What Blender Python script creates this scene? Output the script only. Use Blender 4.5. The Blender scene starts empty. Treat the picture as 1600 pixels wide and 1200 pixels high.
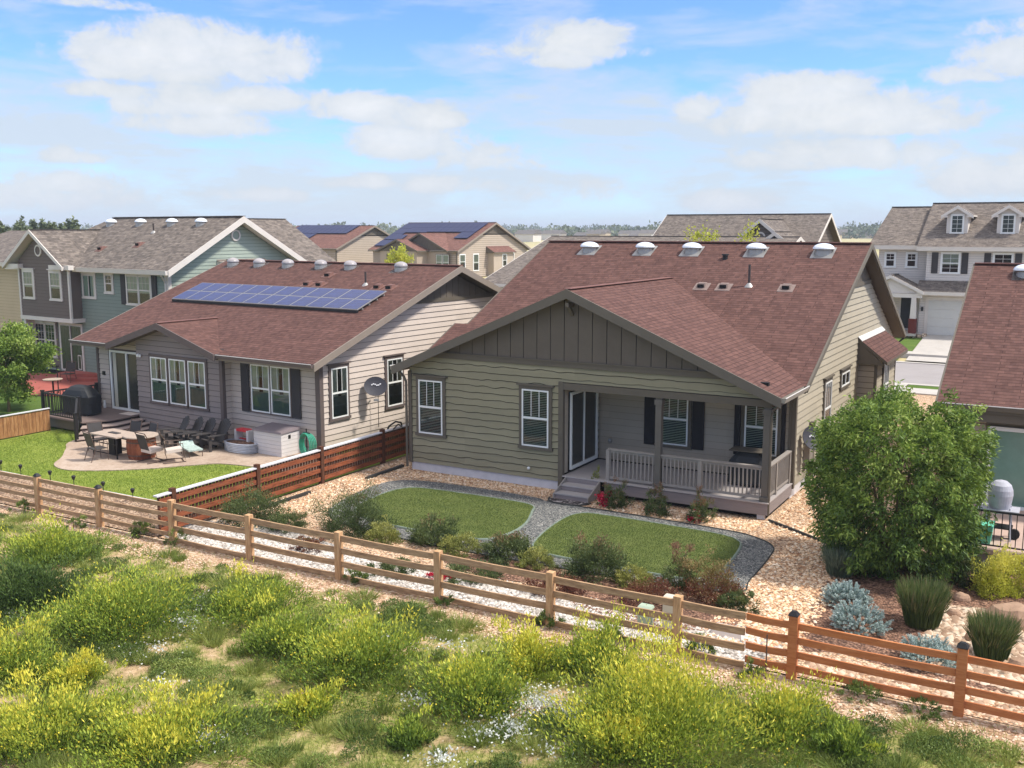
import bpy, math, random
import numpy as np
from mathutils import Vector, Matrix, noise
random.seed(7)
rng = np.random.default_rng(11)
R = math.radians
SC = bpy.context.scene
COL = SC.collection

# ---------------------------------------------------------------- camera
cam_d = bpy.data.cameras.new('camera')
cam = bpy.data.objects.new('camera', cam_d); COL.objects.link(cam)
cam_d.sensor_width = 36.0
cam_d.lens = 36.0 * 1570.0 / 1600.0
cam_d.clip_start = 0.1; cam_d.clip_end = 20000
cam.location = (0, 0, 7.5)
cam.rotation_euler = (R(90) - math.atan(242.0 / 1570.0), 0, R(29.9))
SC.camera = cam

# ---------------------------------------------------------------- sun, sky, exposure
SUN_EL, SUN_AZ = 54.0, 18.0            # azimuth counted from +X towards +Y
SUN_DIR = Vector((math.cos(R(SUN_EL)) * math.cos(R(SUN_AZ)), math.cos(R(SUN_EL)) * math.sin(R(SUN_AZ)), math.sin(R(SUN_EL))))
sun_d = bpy.data.lights.new('sun', 'SUN'); sun_d.energy = 2.7; sun_d.angle = R(6.0); sun_d.color = (1.0, 0.95, 0.87)
sun = bpy.data.objects.new('sun', sun_d); COL.objects.link(sun)
sun.rotation_euler = (-SUN_DIR).to_track_quat('-Z', 'Y').to_euler()
SC.view_settings.view_transform = 'Standard'
SC.view_settings.look = 'None'
SC.view_settings.exposure = 0.86
SC.view_settings.gamma = 1.0

CLOUDS = [  # azimuth deg (left of +Y), elevation deg, half width, half height, weight
]
def build_world():
    w = bpy.data.worlds.new('World'); SC.world = w; w.use_nodes = True
    nt = w.node_tree; N = nt.nodes; L = nt.links
    for n in list(N): N.remove(n)
    out = N.new('ShaderNodeOutputWorld'); bg = N.new('ShaderNodeBackground')
    sky = N.new('ShaderNodeTexSky'); sky.sky_type = 'NISHITA'; sky.sun_disc = False
    sky.sun_elevation = R(SUN_EL)
    sky.sun_rotation = R(90 - SUN_AZ)
    sky.altitude = 1600; sky.air_density = 1.0; sky.dust_density = 0.7; sky.ozone_density = 1.3
    tc = N.new('ShaderNodeTexCoord')
    def math_(op, a, b=None, clamp=False):
        m = N.new('ShaderNodeMath'); m.operation = op; m.use_clamp = clamp
        for i, x in enumerate((a, b)):
            if x is None: continue
            if isinstance(x, (int, float)): m.inputs[i].default_value = x
            else: L.new(x, m.inputs[i])
        return m.outputs[0]
    sep = N.new('ShaderNodeSeparateXYZ'); L.new(tc.outputs['Generated'], sep.inputs[0])
    X, Y, Z = sep.outputs
    # azimuth / elevation of the looking direction, in degrees: the sky is infinitely far away
    az = math_('MULTIPLY', math_('ARCTAN2', math_('MULTIPLY', X, -1.0), Y), 57.2958)
    el = math_('MULTIPLY', math_('ARCSINE', Z), 57.2958)
    cmb = N.new('ShaderNodeCombineXYZ'); L.new(az, cmb.inputs[0]); L.new(el, cmb.inputs[1])
    def noise_(scale, detail, rough, sx=1.0, sy=1.0, off=0.0, dist=0.0):
        mp = N.new('ShaderNodeMapping'); L.new(cmb.outputs[0], mp.inputs[0])
        mp.inputs['Scale'].default_value = (sx, sy, 1); mp.inputs['Location'].default_value = (off, off * .7, off)
        t = N.new('ShaderNodeTexNoise'); t.inputs['Scale'].default_value = scale
        t.inputs['Detail'].default_value = detail; t.inputs['Roughness'].default_value = rough
        t.inputs['Distortion'].default_value = dist
        L.new(mp.outputs[0], t.inputs['Vector']); return t.outputs[0]
    n1 = noise_(0.36, 12, 0.68, 1.0, 1.45, 3.0, .35)
    n2 = noise_(0.20, 10, 0.63, 0.5, 2.2, 9.0, .3)
    total = None
    for (a, e, hw, hh, wt) in CLOUDS:
        da = math_('DIVIDE', math_('SUBTRACT', az, a), hw)
        de = math_('DIVIDE', math_('SUBTRACT', el, e), hh)
        up = math_('MAXIMUM', math_('MULTIPLY', de, -1.35), de)      # flatter underside
        d2 = math_('ADD', math_('MULTIPLY', da, da), math_('MULTIPLY', up, up))
        v = math_('MULTIPLY', math_('SUBTRACT', 1.0, d2), wt)
        v = math_('MAXIMUM', v, -1.2)
        total = v if total is None else math_('MAXIMUM', total, v)
    shape = math_('ADD', total, math_('MULTIPLY', math_('SUBTRACT', n1, 0.5), 4.4))
    ss = N.new('ShaderNodeMapRange'); ss.interpolation_type = 'SMOOTHSTEP'
    L.new(shape, ss.inputs[0]); ss.inputs[1].default_value = -0.30; ss.inputs[2].default_value = 0.70
    # thin high veil, denser near the horizon
    mr = N.new('ShaderNodeMapRange'); mr.interpolation_type = 'SMOOTHSTEP'
    L.new(el, mr.inputs[0]); mr.inputs[1].default_value = 13.5; mr.inputs[2].default_value = 0.0
    veil = math_('ADD', math_('MULTIPLY', math_('SUBTRACT', n2, 0.475), 3.8), math_('MULTIPLY', mr.outputs[0], 0.80), True)
    veil = math_('MULTIPLY', veil, 0.88, True)
    # bright cloud added above the view, out of sight, as neutral fill light
    n4 = noise_(0.05, 6, .6, 1.0, 1.6, 40.0)
    hi = N.new('ShaderNodeMapRange'); hi.interpolation_type = 'SMOOTHSTEP'; L.new(el, hi.inputs[0]); hi.inputs[1].default_value = 17; hi.inputs[2].default_value = 32
    hic = math_('MULTIPLY', hi.outputs[0], math_('ADD', math_('MULTIPLY', math_('SUBTRACT', n4, .5), 2.2), .62, True))
    mix0 = N.new('ShaderNodeMixRGB'); mix0.inputs[0].default_value = 1
    tint = N.new('ShaderNodeMixRGB'); tint.blend_type = 'MULTIPLY'; tint.inputs[0].default_value = 1
    L.new(sky.outputs[0], tint.inputs[1]); tint.inputs[2].default_value = SKY_TINT
    m1 = N.new('ShaderNodeMixRGB'); L.new(veil, m1.inputs[0]); L.new(tint.outputs[0], m1.inputs[1]); m1.inputs[2].default_value = VEIL_COL
    n3 = noise_(0.6, 6, .6, 1.0, 1.4, 21.0)
    cr = N.new('ShaderNodeMixRGB')
    shade = N.new('ShaderNodeMapRange'); L.new(math_('ADD', math_('MULTIPLY', shape, .45), math_('MULTIPLY', n3, .9)), shade.inputs[0])
    shade.inputs[1].default_value = .45; shade.inputs[2].default_value = 1.5
    L.new(shade.outputs[0], cr.inputs[0]); cr.inputs[1].default_value = CLOUD_LIT; cr.inputs[2].default_value = CLOUD_SHADE
    m2 = N.new('ShaderNodeMixRGB'); L.new(math_('MULTIPLY', ss.outputs[0], .93), m2.inputs[0]); L.new(m1.outputs[0], m2.inputs[1]); L.new(cr.outputs[0], m2.inputs[2])
    m3 = N.new('ShaderNodeMixRGB'); L.new(hic, m3.inputs[0]); L.new(m2.outputs[0], m3.inputs[1]); m3.inputs[2].default_value = (5.6, 5.35, 5.1, 1); L.new(m3.outputs[0], bg.inputs[0]); bg.inputs[1].default_value = 0.15
    L.new(bg.outputs[0], out.inputs[0])
# colours before the 0.13 strength
SKY_TINT = (.43, .60, .87, 1); VEIL_COL = (2.5, 2.78, 3.05, 1); CLOUD_LIT = (2.6, 2.8, 3.0, 1); CLOUD_SHADE = (3.5, 3.52, 3.55, 1)
def sky_dir(u, v):
    P = math.atan(242 / 1570.); YAW = R(29.9)
    a = (u - 800) / 1570.; b = (600 - v) / 1570.
    fw = Vector((-math.sin(YAW) * math.cos(P), math.cos(YAW) * math.cos(P), -math.sin(P)))
    rt = Vector((math.cos(YAW), math.sin(YAW), 0)); up = Vector((-math.sin(YAW) * math.sin(P), math.cos(YAW) * math.sin(P), math.cos(P)))
    d = (fw + rt * a + up * b).normalized()
    return math.degrees(math.atan2(-d.x, d.y)), math.degrees(math.asin(d.z))
for (u, v, hw, hh, wt) in [(300, 88, 185, 52, 1.5), (215, 95, 100, 40, 1.2), (430, 92, 70, 42, 1.0), (160, 142, 85, 14, .9), (290, 163, 110, 30, 1.2), (400, 160, 80, 24, 1.0), (330, 196, 120, 22, 1.0),
                           (570, 170, 95, 28, 1.2), (660, 185, 80, 27, 1.1), (640, 225, 120, 32, 1.1), (760, 248, 100, 26, 1.0), (560, 285, 80, 14, .9), (700, 290, 90, 16, .9),
                           (880, 80, 120, 22, 1.0), (905, 60, 90, 30, 1.2), (880, 92, 70, 18, 1.0),
                           (1260, 150, 110, 40, 1.4), (1290, 180, 210, 42, 1.3), (1090, 175, 50, 26, .8), (1410, 190, 100, 28, 1.2), (1320, 245, 170, 28, 1.2),
                           (1560, 92, 70, 34, 1.1), (1510, 115, 60, 20, .8), (1570, 280, 120, 40, 1.1), (1140, 315, 80, 22, 1.1),
                           (95, 290, 80, 28, 1.1), (60, 310, 140, 26, 1.0), (400, 305, 90, 14, 1.0), (110, 245, 70, 14, .9), (130, 5, 90, 9, .7), (900, 300, 90, 20, .5), (1560, 45, 60, 10, .3)]:
    a, e = sky_dir(u, v)
    CLOUDS.append((a, e, hw / 1570. * 57.3, hh / 1570. * 57.3, wt))
build_world()

# ---------------------------------------------------------------- helpers
def tag(o, label=None, cat=None, group=None, kind=None):
    if label: o['label'] = label
    if cat: o['category'] = cat
    if group: o['group'] = group
    if kind: o['kind'] = kind
    return o
def empty(name, loc, rz=0, label=None, cat=None, group=None):
    o = bpy.data.objects.new(name, None); COL.objects.link(o)
    o.empty_display_size = .2; o.location = loc; o.rotation_euler = (0, 0, R(rz))
    return tag(o, label, cat, group)
def copy_tree(o, parent=None):
    c = o.copy(); COL.objects.link(c); c.parent = parent
    for ch in o.children: copy_tree(ch, c)
    return c
def S(r, g, b, k=1.0):
    f = lambda x: (x / 255 / 12.92 if x / 255 <= .04045 else ((x / 255 + .055) / 1.055) ** 2.4) * k
    return (f(r), f(g), f(b), 1)
class MB:
    def __init__(s): s.v = []; s.f = []; s.m = []; s.mats = []; s.uv = {}
    def mi(s, m):
        if m not in s.mats: s.mats.append(m)
        return s.mats.index(m)
    def poly(s, pts, m, uv=None):
        n = len(s.v); s.v += [tuple(p) for p in pts]; s.f.append(tuple(range(n, n + len(pts)))); s.m.append(s.mi(m))
        if uv: s.uv[len(s.f) - 1] = uv
    def hull(s, b, t, m, mt=None, caps=True):      # b, t: matching rings (b seen from outside below)
        k = len(b)
        if caps: s.poly(list(reversed(b)), m); s.poly(t, mt or m)
        for i in range(k):
            j = (i + 1) % k; s.poly([b[i], b[j], t[j], t[i]], m)
    def box(s, x0, x1, y0, y1, z0, z1, m):
        if x0 > x1: x0, x1 = x1, x0
        if y0 > y1: y0, y1 = y1, y0
        s.hull([(x0, y0, z0), (x1, y0, z0), (x1, y1, z0), (x0, y1, z0)], [(x0, y0, z1), (x1, y0, z1), (x1, y1, z1), (x0, y1, z1)], m)
    def beam(s, p, q, w, h, m, upv=(0, 0, 1)):      # bar p..q, w sideways, h along up, centred
        p, q = Vector(p), Vector(q); d = (q - p).normalized(); sd = d.cross(Vector(upv))
        if sd.length < 1e-4: sd = d.cross(Vector((1, 0, 0)))
        sd.normalize(); u = sd.cross(d).normalized()
        r = lambda c: [c - sd * w / 2 - u * h / 2, c + sd * w / 2 - u * h / 2, c + sd * w / 2 + u * h / 2, c - sd * w / 2 + u * h / 2]
        s.hull([tuple(x) for x in r(p)], [tuple(x) for x in r(q)], m)
    def tube(s, pts, rad, m, n=8, caps=True):
        pts = [Vector(p) for p in pts]; rings = []
        for i, p in enumerate(pts):
            d = (pts[min(i + 1, len(pts) - 1)] - pts[max(i - 1, 0)]).normalized()
            a = d.cross(Vector((0, 0, 1)) if abs(d.z) < .9 else Vector((1, 0, 0))).normalized(); b = d.cross(a)
            r_ = rad[i] if isinstance(rad, (list, tuple)) else rad
            rings.append([tuple(p + a * r_ * math.cos(2 * math.pi * k / n) - b * r_ * math.sin(2 * math.pi * k / n)) for k in range(n)])
        for i in range(len(rings) - 1):
            for k in range(n):
                j = (k + 1) % n; s.poly([rings[i][k], rings[i + 1][k], rings[i + 1][j], rings[i][j]], m)
        if caps: s.poly(rings[0], m); s.poly(list(reversed(rings[-1])), m)
    def lathe(s, c, prof, m, n=16, sx=1, sy=1, cap=True):   # prof: (r, z)
        rings = [[(c[0] + r * sx * math.cos(2 * math.pi * k / n), c[1] + r * sy * math.sin(2 * math.pi * k / n), c[2] + z) for k in range(n)] for r, z in prof]
        for i in range(len(rings) - 1):
            for k in range(n):
                j = (k + 1) % n; s.poly([rings[i][k], rings[i][j], rings[i + 1][j], rings[i + 1][k]], m)
        if cap: s.poly(list(reversed(rings[0])), m); s.poly(rings[-1], m)
    SPLIT = {'corner_trim', 'fascia', 'eave_trim', 'skirt', 'bay_trim', 'front_wall', 'foundation', 'wall', 'far_walls', 'mounting_rail', 'flood_light', 'mulch_patch', 'curtain', 'interior'}
    def islands(s):
        n = len(s.f); par = list(range(len(s.v)))
        def fd(a):
            while par[a] != a: par[a] = par[par[a]]; a = par[a]
            return a
        for f in s.f:
            for a in f[1:]: par[fd(a)] = fd(f[0])
        key = {}
        for i, p in enumerate(s.v):
            k = (round(p[0], 3), round(p[1], 3), round(p[2], 3))
            if k in key: par[fd(i)] = fd(key[k])
            else: key[k] = i
        g = {}
        for i, f in enumerate(s.f): g.setdefault(fd(f[0]), []).append(i)
        G_ = []
        for fs in g.values():
            P = np.array([s.v[a] for i in fs for a in s.f[i]]); G_.append([P.min(0) - .04, P.max(0) + .04, fs])
        ch = True
        while ch:
            ch = False
            for i in range(len(G_)):
                for j in range(len(G_) - 1, i, -1):
                    if (G_[i][0] <= G_[j][1]).all() and (G_[j][0] <= G_[i][1]).all():
                        G_[i] = [np.minimum(G_[i][0], G_[j][0]), np.maximum(G_[i][1], G_[j][1]), G_[i][2] + G_[j][2]]; G_.pop(j); ch = True
        return [sorted(x[2]) for x in G_]
    def build(s, name, parent=None, smooth=False, **kw):
        if name in MB.SPLIT and len(s.f) < 60000:
            gs = s.islands()
            if len(gs) > 1:
                o = None
                for fs in gs:
                    m = MB(); m.mats = s.mats
                    for i in fs:
                        n = len(m.v); m.v += [s.v[a] for a in s.f[i]]; m.f.append(tuple(range(n, n + len(s.f[i])))); m.m.append(s.m[i])
                        if i in s.uv: m.uv[len(m.f) - 1] = s.uv[i]
                    o = m.build1(name, parent, smooth, **kw)
                return o
        return s.build1(name, parent, smooth, **kw)
    def build1(s, name, parent=None, smooth=False, **kw):
        me = bpy.data.meshes.new(name); me.from_pydata(s.v, [], s.f)
        for m in s.mats: me.materials.append(m)
        me.polygons.foreach_set('material_index', s.m)
        if s.uv:
            ul = me.uv_layers.new(name='UVMap')
            for fi, uv in s.uv.items():
                for k, li in enumerate(me.polygons[fi].loop_indices): ul.data[li].uv = uv[k]
        if smooth: me.polygons.foreach_set('use_smooth', [True] * len(me.polygons))
        me.validate(); me.update()
        o = bpy.data.objects.new(name, me); COL.objects.link(o)
        if parent: o.parent = parent
        return tag(o, **kw)

# ---------------------------------------------------------------- materials
def nodes(name):
    m = bpy.data.materials.new(name); m.use_nodes = True; nt = m.node_tree
    return m, nt, nt.nodes, nt.links, nt.nodes['Principled BSDF']
def mat(name, col, rough=.75, var=.12, scale=2.0, bump=0.0, bscale=60, metal=0, spec=.35, streak=None, coat=0):
    m, nt, N, L, P = nodes(name)
    P.inputs['Roughness'].default_value = rough; P.inputs['Metallic'].default_value = metal
    P.inputs['Specular IOR Level'].default_value = spec; P.inputs['Coat Weight'].default_value = coat
    tc = N.new('ShaderNodeTexCoord'); mp = N.new('ShaderNodeMapping'); L.new(tc.outputs['Object'], mp.inputs[0])
    if streak: mp.inputs['Scale'].default_value = streak
    t = N.new('ShaderNodeTexNoise'); t.inputs['Scale'].default_value = scale; t.inputs['Detail'].default_value = 6; t.inputs['Roughness'].default_value = .65
    L.new(mp.outputs[0], t.inputs['Vector'])
    mr = N.new('ShaderNodeMapRange'); L.new(t.outputs[0], mr.inputs[0]); mr.inputs[1].default_value = .3; mr.inputs[2].default_value = .7
    mr.inputs[3].default_value = 1 - var; mr.inputs[4].default_value = 1 + var
    mx = N.new('ShaderNodeVectorMath'); mx.operation = 'SCALE'; mx.inputs[0].default_value = col[:3]; L.new(mr.outputs[0], mx.inputs['Scale'])
    L.new(mx.outputs[0], P.inputs['Base Color'])
    if bump:
        b = N.new('ShaderNodeTexNoise'); b.inputs['Scale'].default_value = bscale; b.inputs['Detail'].default_value = 4; L.new(mp.outputs[0], b.inputs['Vector'])
        bp = N.new('ShaderNodeBump'); bp.inputs['Strength'].default_value = bump; bp.inputs['Distance'].default_value = .02; L.new(b.outputs[0], bp.inputs['Height']); L.new(bp.outputs[0], P.inputs['Normal'])
    return m
def weathered(m, amt=.16):
    """splash dirt low on the wall and slow board-to-board tone changes"""
    nt = m.node_tree; N = nt.nodes; L = nt.links; P = N['Principled BSDF']; src = P.inputs['Base Color'].links[0].from_socket
    tc = N.new('ShaderNodeTexCoord'); sp = N.new('ShaderNodeSeparateXYZ'); L.new(tc.outputs['Object'], sp.inputs[0])
    mp = N.new('ShaderNodeMapping'); mp.inputs['Scale'].default_value = (.27, .27, 5.0); L.new(tc.outputs['Object'], mp.inputs[0]); w = N.new('ShaderNodeTexWhiteNoise'); sn = N.new('ShaderNodeVectorMath'); sn.operation = 'FLOOR'; L.new(mp.outputs[0], sn.inputs[0]); L.new(sn.outputs[0], w.inputs[0])
    a = N.new('ShaderNodeMapRange'); L.new(w.outputs[0], a.inputs[0]); a.inputs[3].default_value = .94; a.inputs[4].default_value = 1.05
    t = N.new('ShaderNodeTexNoise'); t.inputs['Scale'].default_value = 1.6; t.inputs['Detail'].default_value = 6; L.new(tc.outputs['Object'], t.inputs['Vector'])
    ad = N.new('ShaderNodeMath'); ad.operation = 'MULTIPLY_ADD'; L.new(t.outputs[0], ad.inputs[0]); ad.inputs[1].default_value = -.9; L.new(sp.outputs[2], ad.inputs[2])
    d = N.new('ShaderNodeMapRange'); L.new(ad.outputs[0], d.inputs[0]); d.inputs[1].default_value = -.35; d.inputs[2].default_value = .35; d.inputs[3].default_value = 1 - amt; d.inputs[4].default_value = 1
    mu = N.new('ShaderNodeMath'); mu.operation = 'MULTIPLY'; L.new(a.outputs[0], mu.inputs[0]); L.new(d.outputs[0], mu.inputs[1])
    mx = N.new('ShaderNodeVectorMath'); mx.operation = 'SCALE'; L.new(src, mx.inputs[0]); L.new(mu.outputs[0], mx.inputs['Scale']); L.new(mx.outputs[0], P.inputs['Base Color']); return m
def ramp(N, stops):
    r = N.new('ShaderNodeValToRGB'); e = r.color_ramp.elements
    while len(e) > 1: e.remove(e[-1])
    e[0].position = stops[0][0]; e[0].color = stops[0][1]
    for p, c in stops[1:]: x = e.new(p); x.color = c
    return r
def shingle(name, c1, c2, cm, w=.33, h=.15, mottle=.25):
    m, nt, N, L, P = nodes(name); P.inputs['Roughness'].default_value = .9; P.inputs['Specular IOR Level'].default_value = .2
    tc = N.new('ShaderNodeTexCoord')
    def bk(w_, ms, c1_, c2_, cm_, off):
        b = N.new('ShaderNodeTexBrick'); L.new(tc.outputs['UV'], b.inputs['Vector']); b.inputs['Scale'].default_value = 1; b.inputs['Brick Width'].default_value = w_; b.inputs['Row Height'].default_value = h
        b.inputs['Mortar Size'].default_value = ms; b.inputs['Mortar Smooth'].default_value = .2; b.inputs['Bias'].default_value = 0; b.inputs['Color1'].default_value = c1_; b.inputs['Color2'].default_value = c2_; b.inputs['Mortar'].default_value = cm_; b.offset = off; return b
    b0 = bk(w, 0, c1, c2, cm, .37); b = bk(w * 9, .013, (1, 1, 1, 1), (.86, .86, .86, 1), (.56, .54, .54, 1), .43)  # dark course lines paint the shadow under each shingle row
    bx = N.new('ShaderNodeMixRGB'); bx.blend_type = 'MULTIPLY'; bx.inputs[0].default_value = 1; L.new(b0.outputs[0], bx.inputs[1]); L.new(b.outputs[0], bx.inputs[2])
    t = N.new('ShaderNodeTexNoise'); t.inputs['Scale'].default_value = 1.1; t.inputs['Detail'].default_value = 7; t.inputs['Roughness'].default_value = .8; L.new(tc.outputs['UV'], t.inputs['Vector'])
    t2 = N.new('ShaderNodeTexNoise'); t2.inputs['Scale'].default_value = 7; t2.inputs['Detail'].default_value = 3; L.new(tc.outputs['UV'], t2.inputs['Vector'])
    ad = N.new('ShaderNodeMath'); ad.operation = 'ADD'; L.new(t.outputs[0], ad.inputs[0]); L.new(t2.outputs[0], ad.inputs[1])
    mr = N.new('ShaderNodeMapRange'); L.new(ad.outputs[0], mr.inputs[0]); mr.inputs[1].default_value = .7; mr.inputs[2].default_value = 1.3; mr.inputs[3].default_value = 1 - mottle; mr.inputs[4].default_value = 1 + mottle
    mx = N.new('ShaderNodeVectorMath'); mx.operation = 'SCALE'; L.new(bx.outputs[0], mx.inputs[0]); L.new(mr.outputs[0], mx.inputs['Scale']); L.new(mx.outputs[0], P.inputs['Base Color'])
    bp = N.new('ShaderNodeBump'); bp.inputs['Strength'].default_value = .6; bp.inputs['Distance'].default_value = .02
    inv = N.new('ShaderNodeMath'); inv.operation = 'SUBTRACT'; inv.inputs[0].default_value = 1; L.new(b.outputs['Fac'], inv.inputs[1]); L.new(inv.outputs[0], bp.inputs['Height']); L.new(bp.outputs[0], P.inputs['Normal'])
    return m
def pebbles(name, stops, scale=22, bump=.7, patch=.2, rough=.85, edge=.35):
    m, nt, N, L, P = nodes(name); P.inputs['Roughness'].default_value = rough; P.inputs['Specular IOR Level'].default_value = .3
    tc = N.new('ShaderNodeTexCoord'); v = N.new('ShaderNodeTexVoronoi'); v.inputs['Scale'].default_value = scale; L.new(tc.outputs['Object'], v.inputs['Vector'])
    sp = N.new('ShaderNodeSeparateColor'); L.new(v.outputs['Color'], sp.inputs[0]); r = ramp(N, stops); L.new(sp.outputs[0], r.inputs[0])
    t = N.new('ShaderNodeTexNoise'); t.inputs['Scale'].default_value = .7; t.inputs['Detail'].default_value = 5; L.new(tc.outputs['Object'], t.inputs['Vector'])
    mr = N.new('ShaderNodeMapRange'); L.new(t.outputs[0], mr.inputs[0]); mr.inputs[1].default_value = .3; mr.inputs[2].default_value = .7; mr.inputs[3].default_value = 1 - patch; mr.inputs[4].default_value = 1 + patch
    er = N.new('ShaderNodeMapRange'); L.new(v.outputs['Distance'], er.inputs[0]); er.inputs[1].default_value = .35; er.inputs[2].default_value = .8; er.inputs[3].default_value = 1; er.inputs[4].default_value = edge
    mm = N.new('ShaderNodeMath'); mm.operation = 'MULTIPLY'; L.new(mr.outputs[0], mm.inputs[0]); L.new(er.outputs[0], mm.inputs[1])
    mx = N.new('ShaderNodeVectorMath'); mx.operation = 'SCALE'; L.new(r.outputs[0], mx.inputs[0]); L.new(mm.outputs[0], mx.inputs['Scale']); L.new(mx.outputs[0], P.inputs['Base Color'])
    bp = N.new('ShaderNodeBump'); bp.invert = True; bp.inputs['Strength'].default_value = bump; bp.inputs['Distance'].default_value = .03; L.new(v.outputs['Distance'], bp.inputs['Height']); L.new(bp.outputs[0], P.inputs['Normal'])
    return m
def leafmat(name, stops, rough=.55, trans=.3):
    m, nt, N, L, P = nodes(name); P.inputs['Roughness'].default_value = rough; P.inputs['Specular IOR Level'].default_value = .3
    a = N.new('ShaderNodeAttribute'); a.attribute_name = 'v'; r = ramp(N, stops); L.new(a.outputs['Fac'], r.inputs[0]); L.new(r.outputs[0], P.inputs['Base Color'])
    tr = N.new('ShaderNodeBsdfTranslucent'); L.new(r.outputs[0], tr.inputs[0]); mx = N.new('ShaderNodeMixShader'); mx.inputs[0].default_value = trans
    L.new(P.outputs[0], mx.inputs[1]); L.new(tr.outputs[0], mx.inputs[2]); L.new(mx.outputs[0], N['Material Output'].inputs[0])
    return m
def wood(name, c1, c2, c3, sx=(1.5, 1.5, 1.5), rough=.8):
    m, nt, N, L, P = nodes(name); P.inputs['Roughness'].default_value = rough; P.inputs['Specular IOR Level'].default_value = .25
    tc = N.new('ShaderNodeTexCoord'); mp = N.new('ShaderNodeMapping'); L.new(tc.outputs['Object'], mp.inputs[0]); mp.inputs['Scale'].default_value = sx
    t = N.new('ShaderNodeTexNoise'); t.inputs['Scale'].default_value = 3; t.inputs['Detail'].default_value = 8; t.inputs['Roughness'].default_value = .7; L.new(mp.outputs[0], t.inputs['Vector'])
    r = ramp(N, [(.3, c1), (.5, c2), (.7, c3)]); L.new(t.outputs[0], r.inputs[0]); L.new(r.outputs[0], P.inputs['Base Color'])
    bp = N.new('ShaderNodeBump'); bp.inputs['Strength'].default_value = .4; bp.inputs['Distance'].default_value = .01; L.new(t.outputs[0], bp.inputs['Height']); L.new(bp.outputs[0], P.inputs['Normal'])
    return m
def glassmat(name, refl=.16, tint=(.75, .85, .82)):
    m, nt, N, L, P = nodes(name)
    tr = N.new('ShaderNodeBsdfTransparent'); tr.inputs[0].default_value = (*tint, 1); gl = N.new('ShaderNodeBsdfGlossy'); gl.inputs['Roughness'].default_value = .04; gl.inputs[0].default_value = (.9, .93, .95, 1)
    fr = N.new('ShaderNodeFresnel'); fr.inputs[0].default_value = 1.5; ad = N.new('ShaderNodeMath'); ad.operation = 'ADD'; L.new(fr.outputs[0], ad.inputs[0]); ad.inputs[1].default_value = refl
    mx = N.new('ShaderNodeMixShader'); L.new(ad.outputs[0], mx.inputs[0]); L.new(tr.outputs[0], mx.inputs[1]); L.new(gl.outputs[0], mx.inputs[2]); L.new(mx.outputs[0], N['Material Output'].inputs[0])
    return m
G = {}
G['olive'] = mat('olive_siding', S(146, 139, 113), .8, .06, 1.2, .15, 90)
G['olive_lit'] = mat('olive_siding_lit', S(176, 166, 146), .8, .05, 1.2, .15, 90)  # lighter copy of the olive, sunlight on the side wall put into its colour
G['porchwall'] = mat('porch_siding', S(176, 163, 145), .8, .05, 1.2, .15, 90)
G['joint'] = mat('siding_lap_shade', S(62, 58, 48), .9, .1)  # dark tone that paints the shade line under each siding lap
G['lapshade_l'] = mat('siding_lap_shade_light', S(112, 100, 94), .9, .1)
G['taupe'] = mat('taupe_trim', S(100, 92, 80), .75, .06, 3, .1, 60)
G['taupe2'] = mat('board_and_batten', S(102, 93, 82), .8, .08, 2, .1, 50)
G['groove'] = mat('batten_groove', S(42, 38, 34), .9)
G['fascia'] = mat('fascia_grey', S(104, 97, 86), .7, .06, 2)
G['soffit'] = mat('soffit', S(88, 78, 66), .8, .05)
G['white'] = mat('white_vinyl', S(232, 232, 228), .45, .03)
G['trimwhite'] = mat('cream_white_trim', S(214, 206, 196), .6, .04)
G['found'] = mat('concrete_foundation', S(205, 203, 205), .85, .08, 4, .2, 40)
G['gutter'] = mat('gutter_metal', S(150, 143, 132), .38, .05, 2, 0, 0, 0, .6)
G['lipglint'] = mat('gutter_lip_highlight', S(225, 222, 216), .35, .03, 2)  # near-white tone: the metal's bright highlight painted as colour
G['dark'] = mat('dark_recess', S(28, 27, 27), .9)
G['shutter'] = mat('dark_shutter', S(62, 58, 58), .7, .05)
G['shutterd'] = mat('black_shutter', S(40, 36, 38), .7, .05)
G['glass'] = glassmat('window_glass', .015)
G['screen'] = mat('insect_screen', S(104, 118, 112), .6, .08, 8)
G['doorglass'] = mat('dark_door_glass', S(52, 52, 50), .25, .15, 2, 0, 0, 0, .6, (6, 6, .2))
G['tealglass'] = mat('teal_reflecting_glass', S(112, 142, 128), .2, .18, 1.2, 0, 0, 0, .7)
G['blind'] = mat('blind_slat', S(184, 184, 176), .6, .05)
G['curtain'] = mat('curtain', S(190, 186, 170), .9, .1, 2, 0, 0, 0, .2, (14, 14, .3))
G['deck'] = mat('deck_composite', S(172, 164, 160), .75, .08, 3, .1, 40, 0, .3, (1, 8, 8))
G['skirt'] = mat('deck_skirt', S(138, 128, 126), .75, .12, 3, .1, 40, 0, .3, (.6, .6, 8))
G['rail'] = mat('rail_grey', S(152, 144, 136), .75, .08, 4)
G['postp'] = mat('porch_post_taupe', S(104, 98, 90), .75, .06, 4)
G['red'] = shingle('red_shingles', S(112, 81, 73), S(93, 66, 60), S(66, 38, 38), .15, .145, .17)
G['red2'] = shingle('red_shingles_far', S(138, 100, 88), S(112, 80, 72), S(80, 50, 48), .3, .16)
G['grey'] = shingle('grey_brown_shingles', S(136, 125, 115), S(102, 94, 88), S(84, 76, 74), .22, .15, .32)
G['ridgecap'] = mat('ridge_cap', S(122, 86, 78), .9, .15, 6)
G['ridgecapg'] = mat('grey_ridge_cap', S(104, 98, 94), .9, .15, 6)
G['dome'] = mat('skylight_dome_acrylic', S(235, 238, 240), .2, .02, 2, 0, 0, 0, .6, None, .4)
G['domecl'] = mat('clear_dome_acrylic', S(165, 158, 156), .25, .1, 2, 0, 0, 0, .7)
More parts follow.
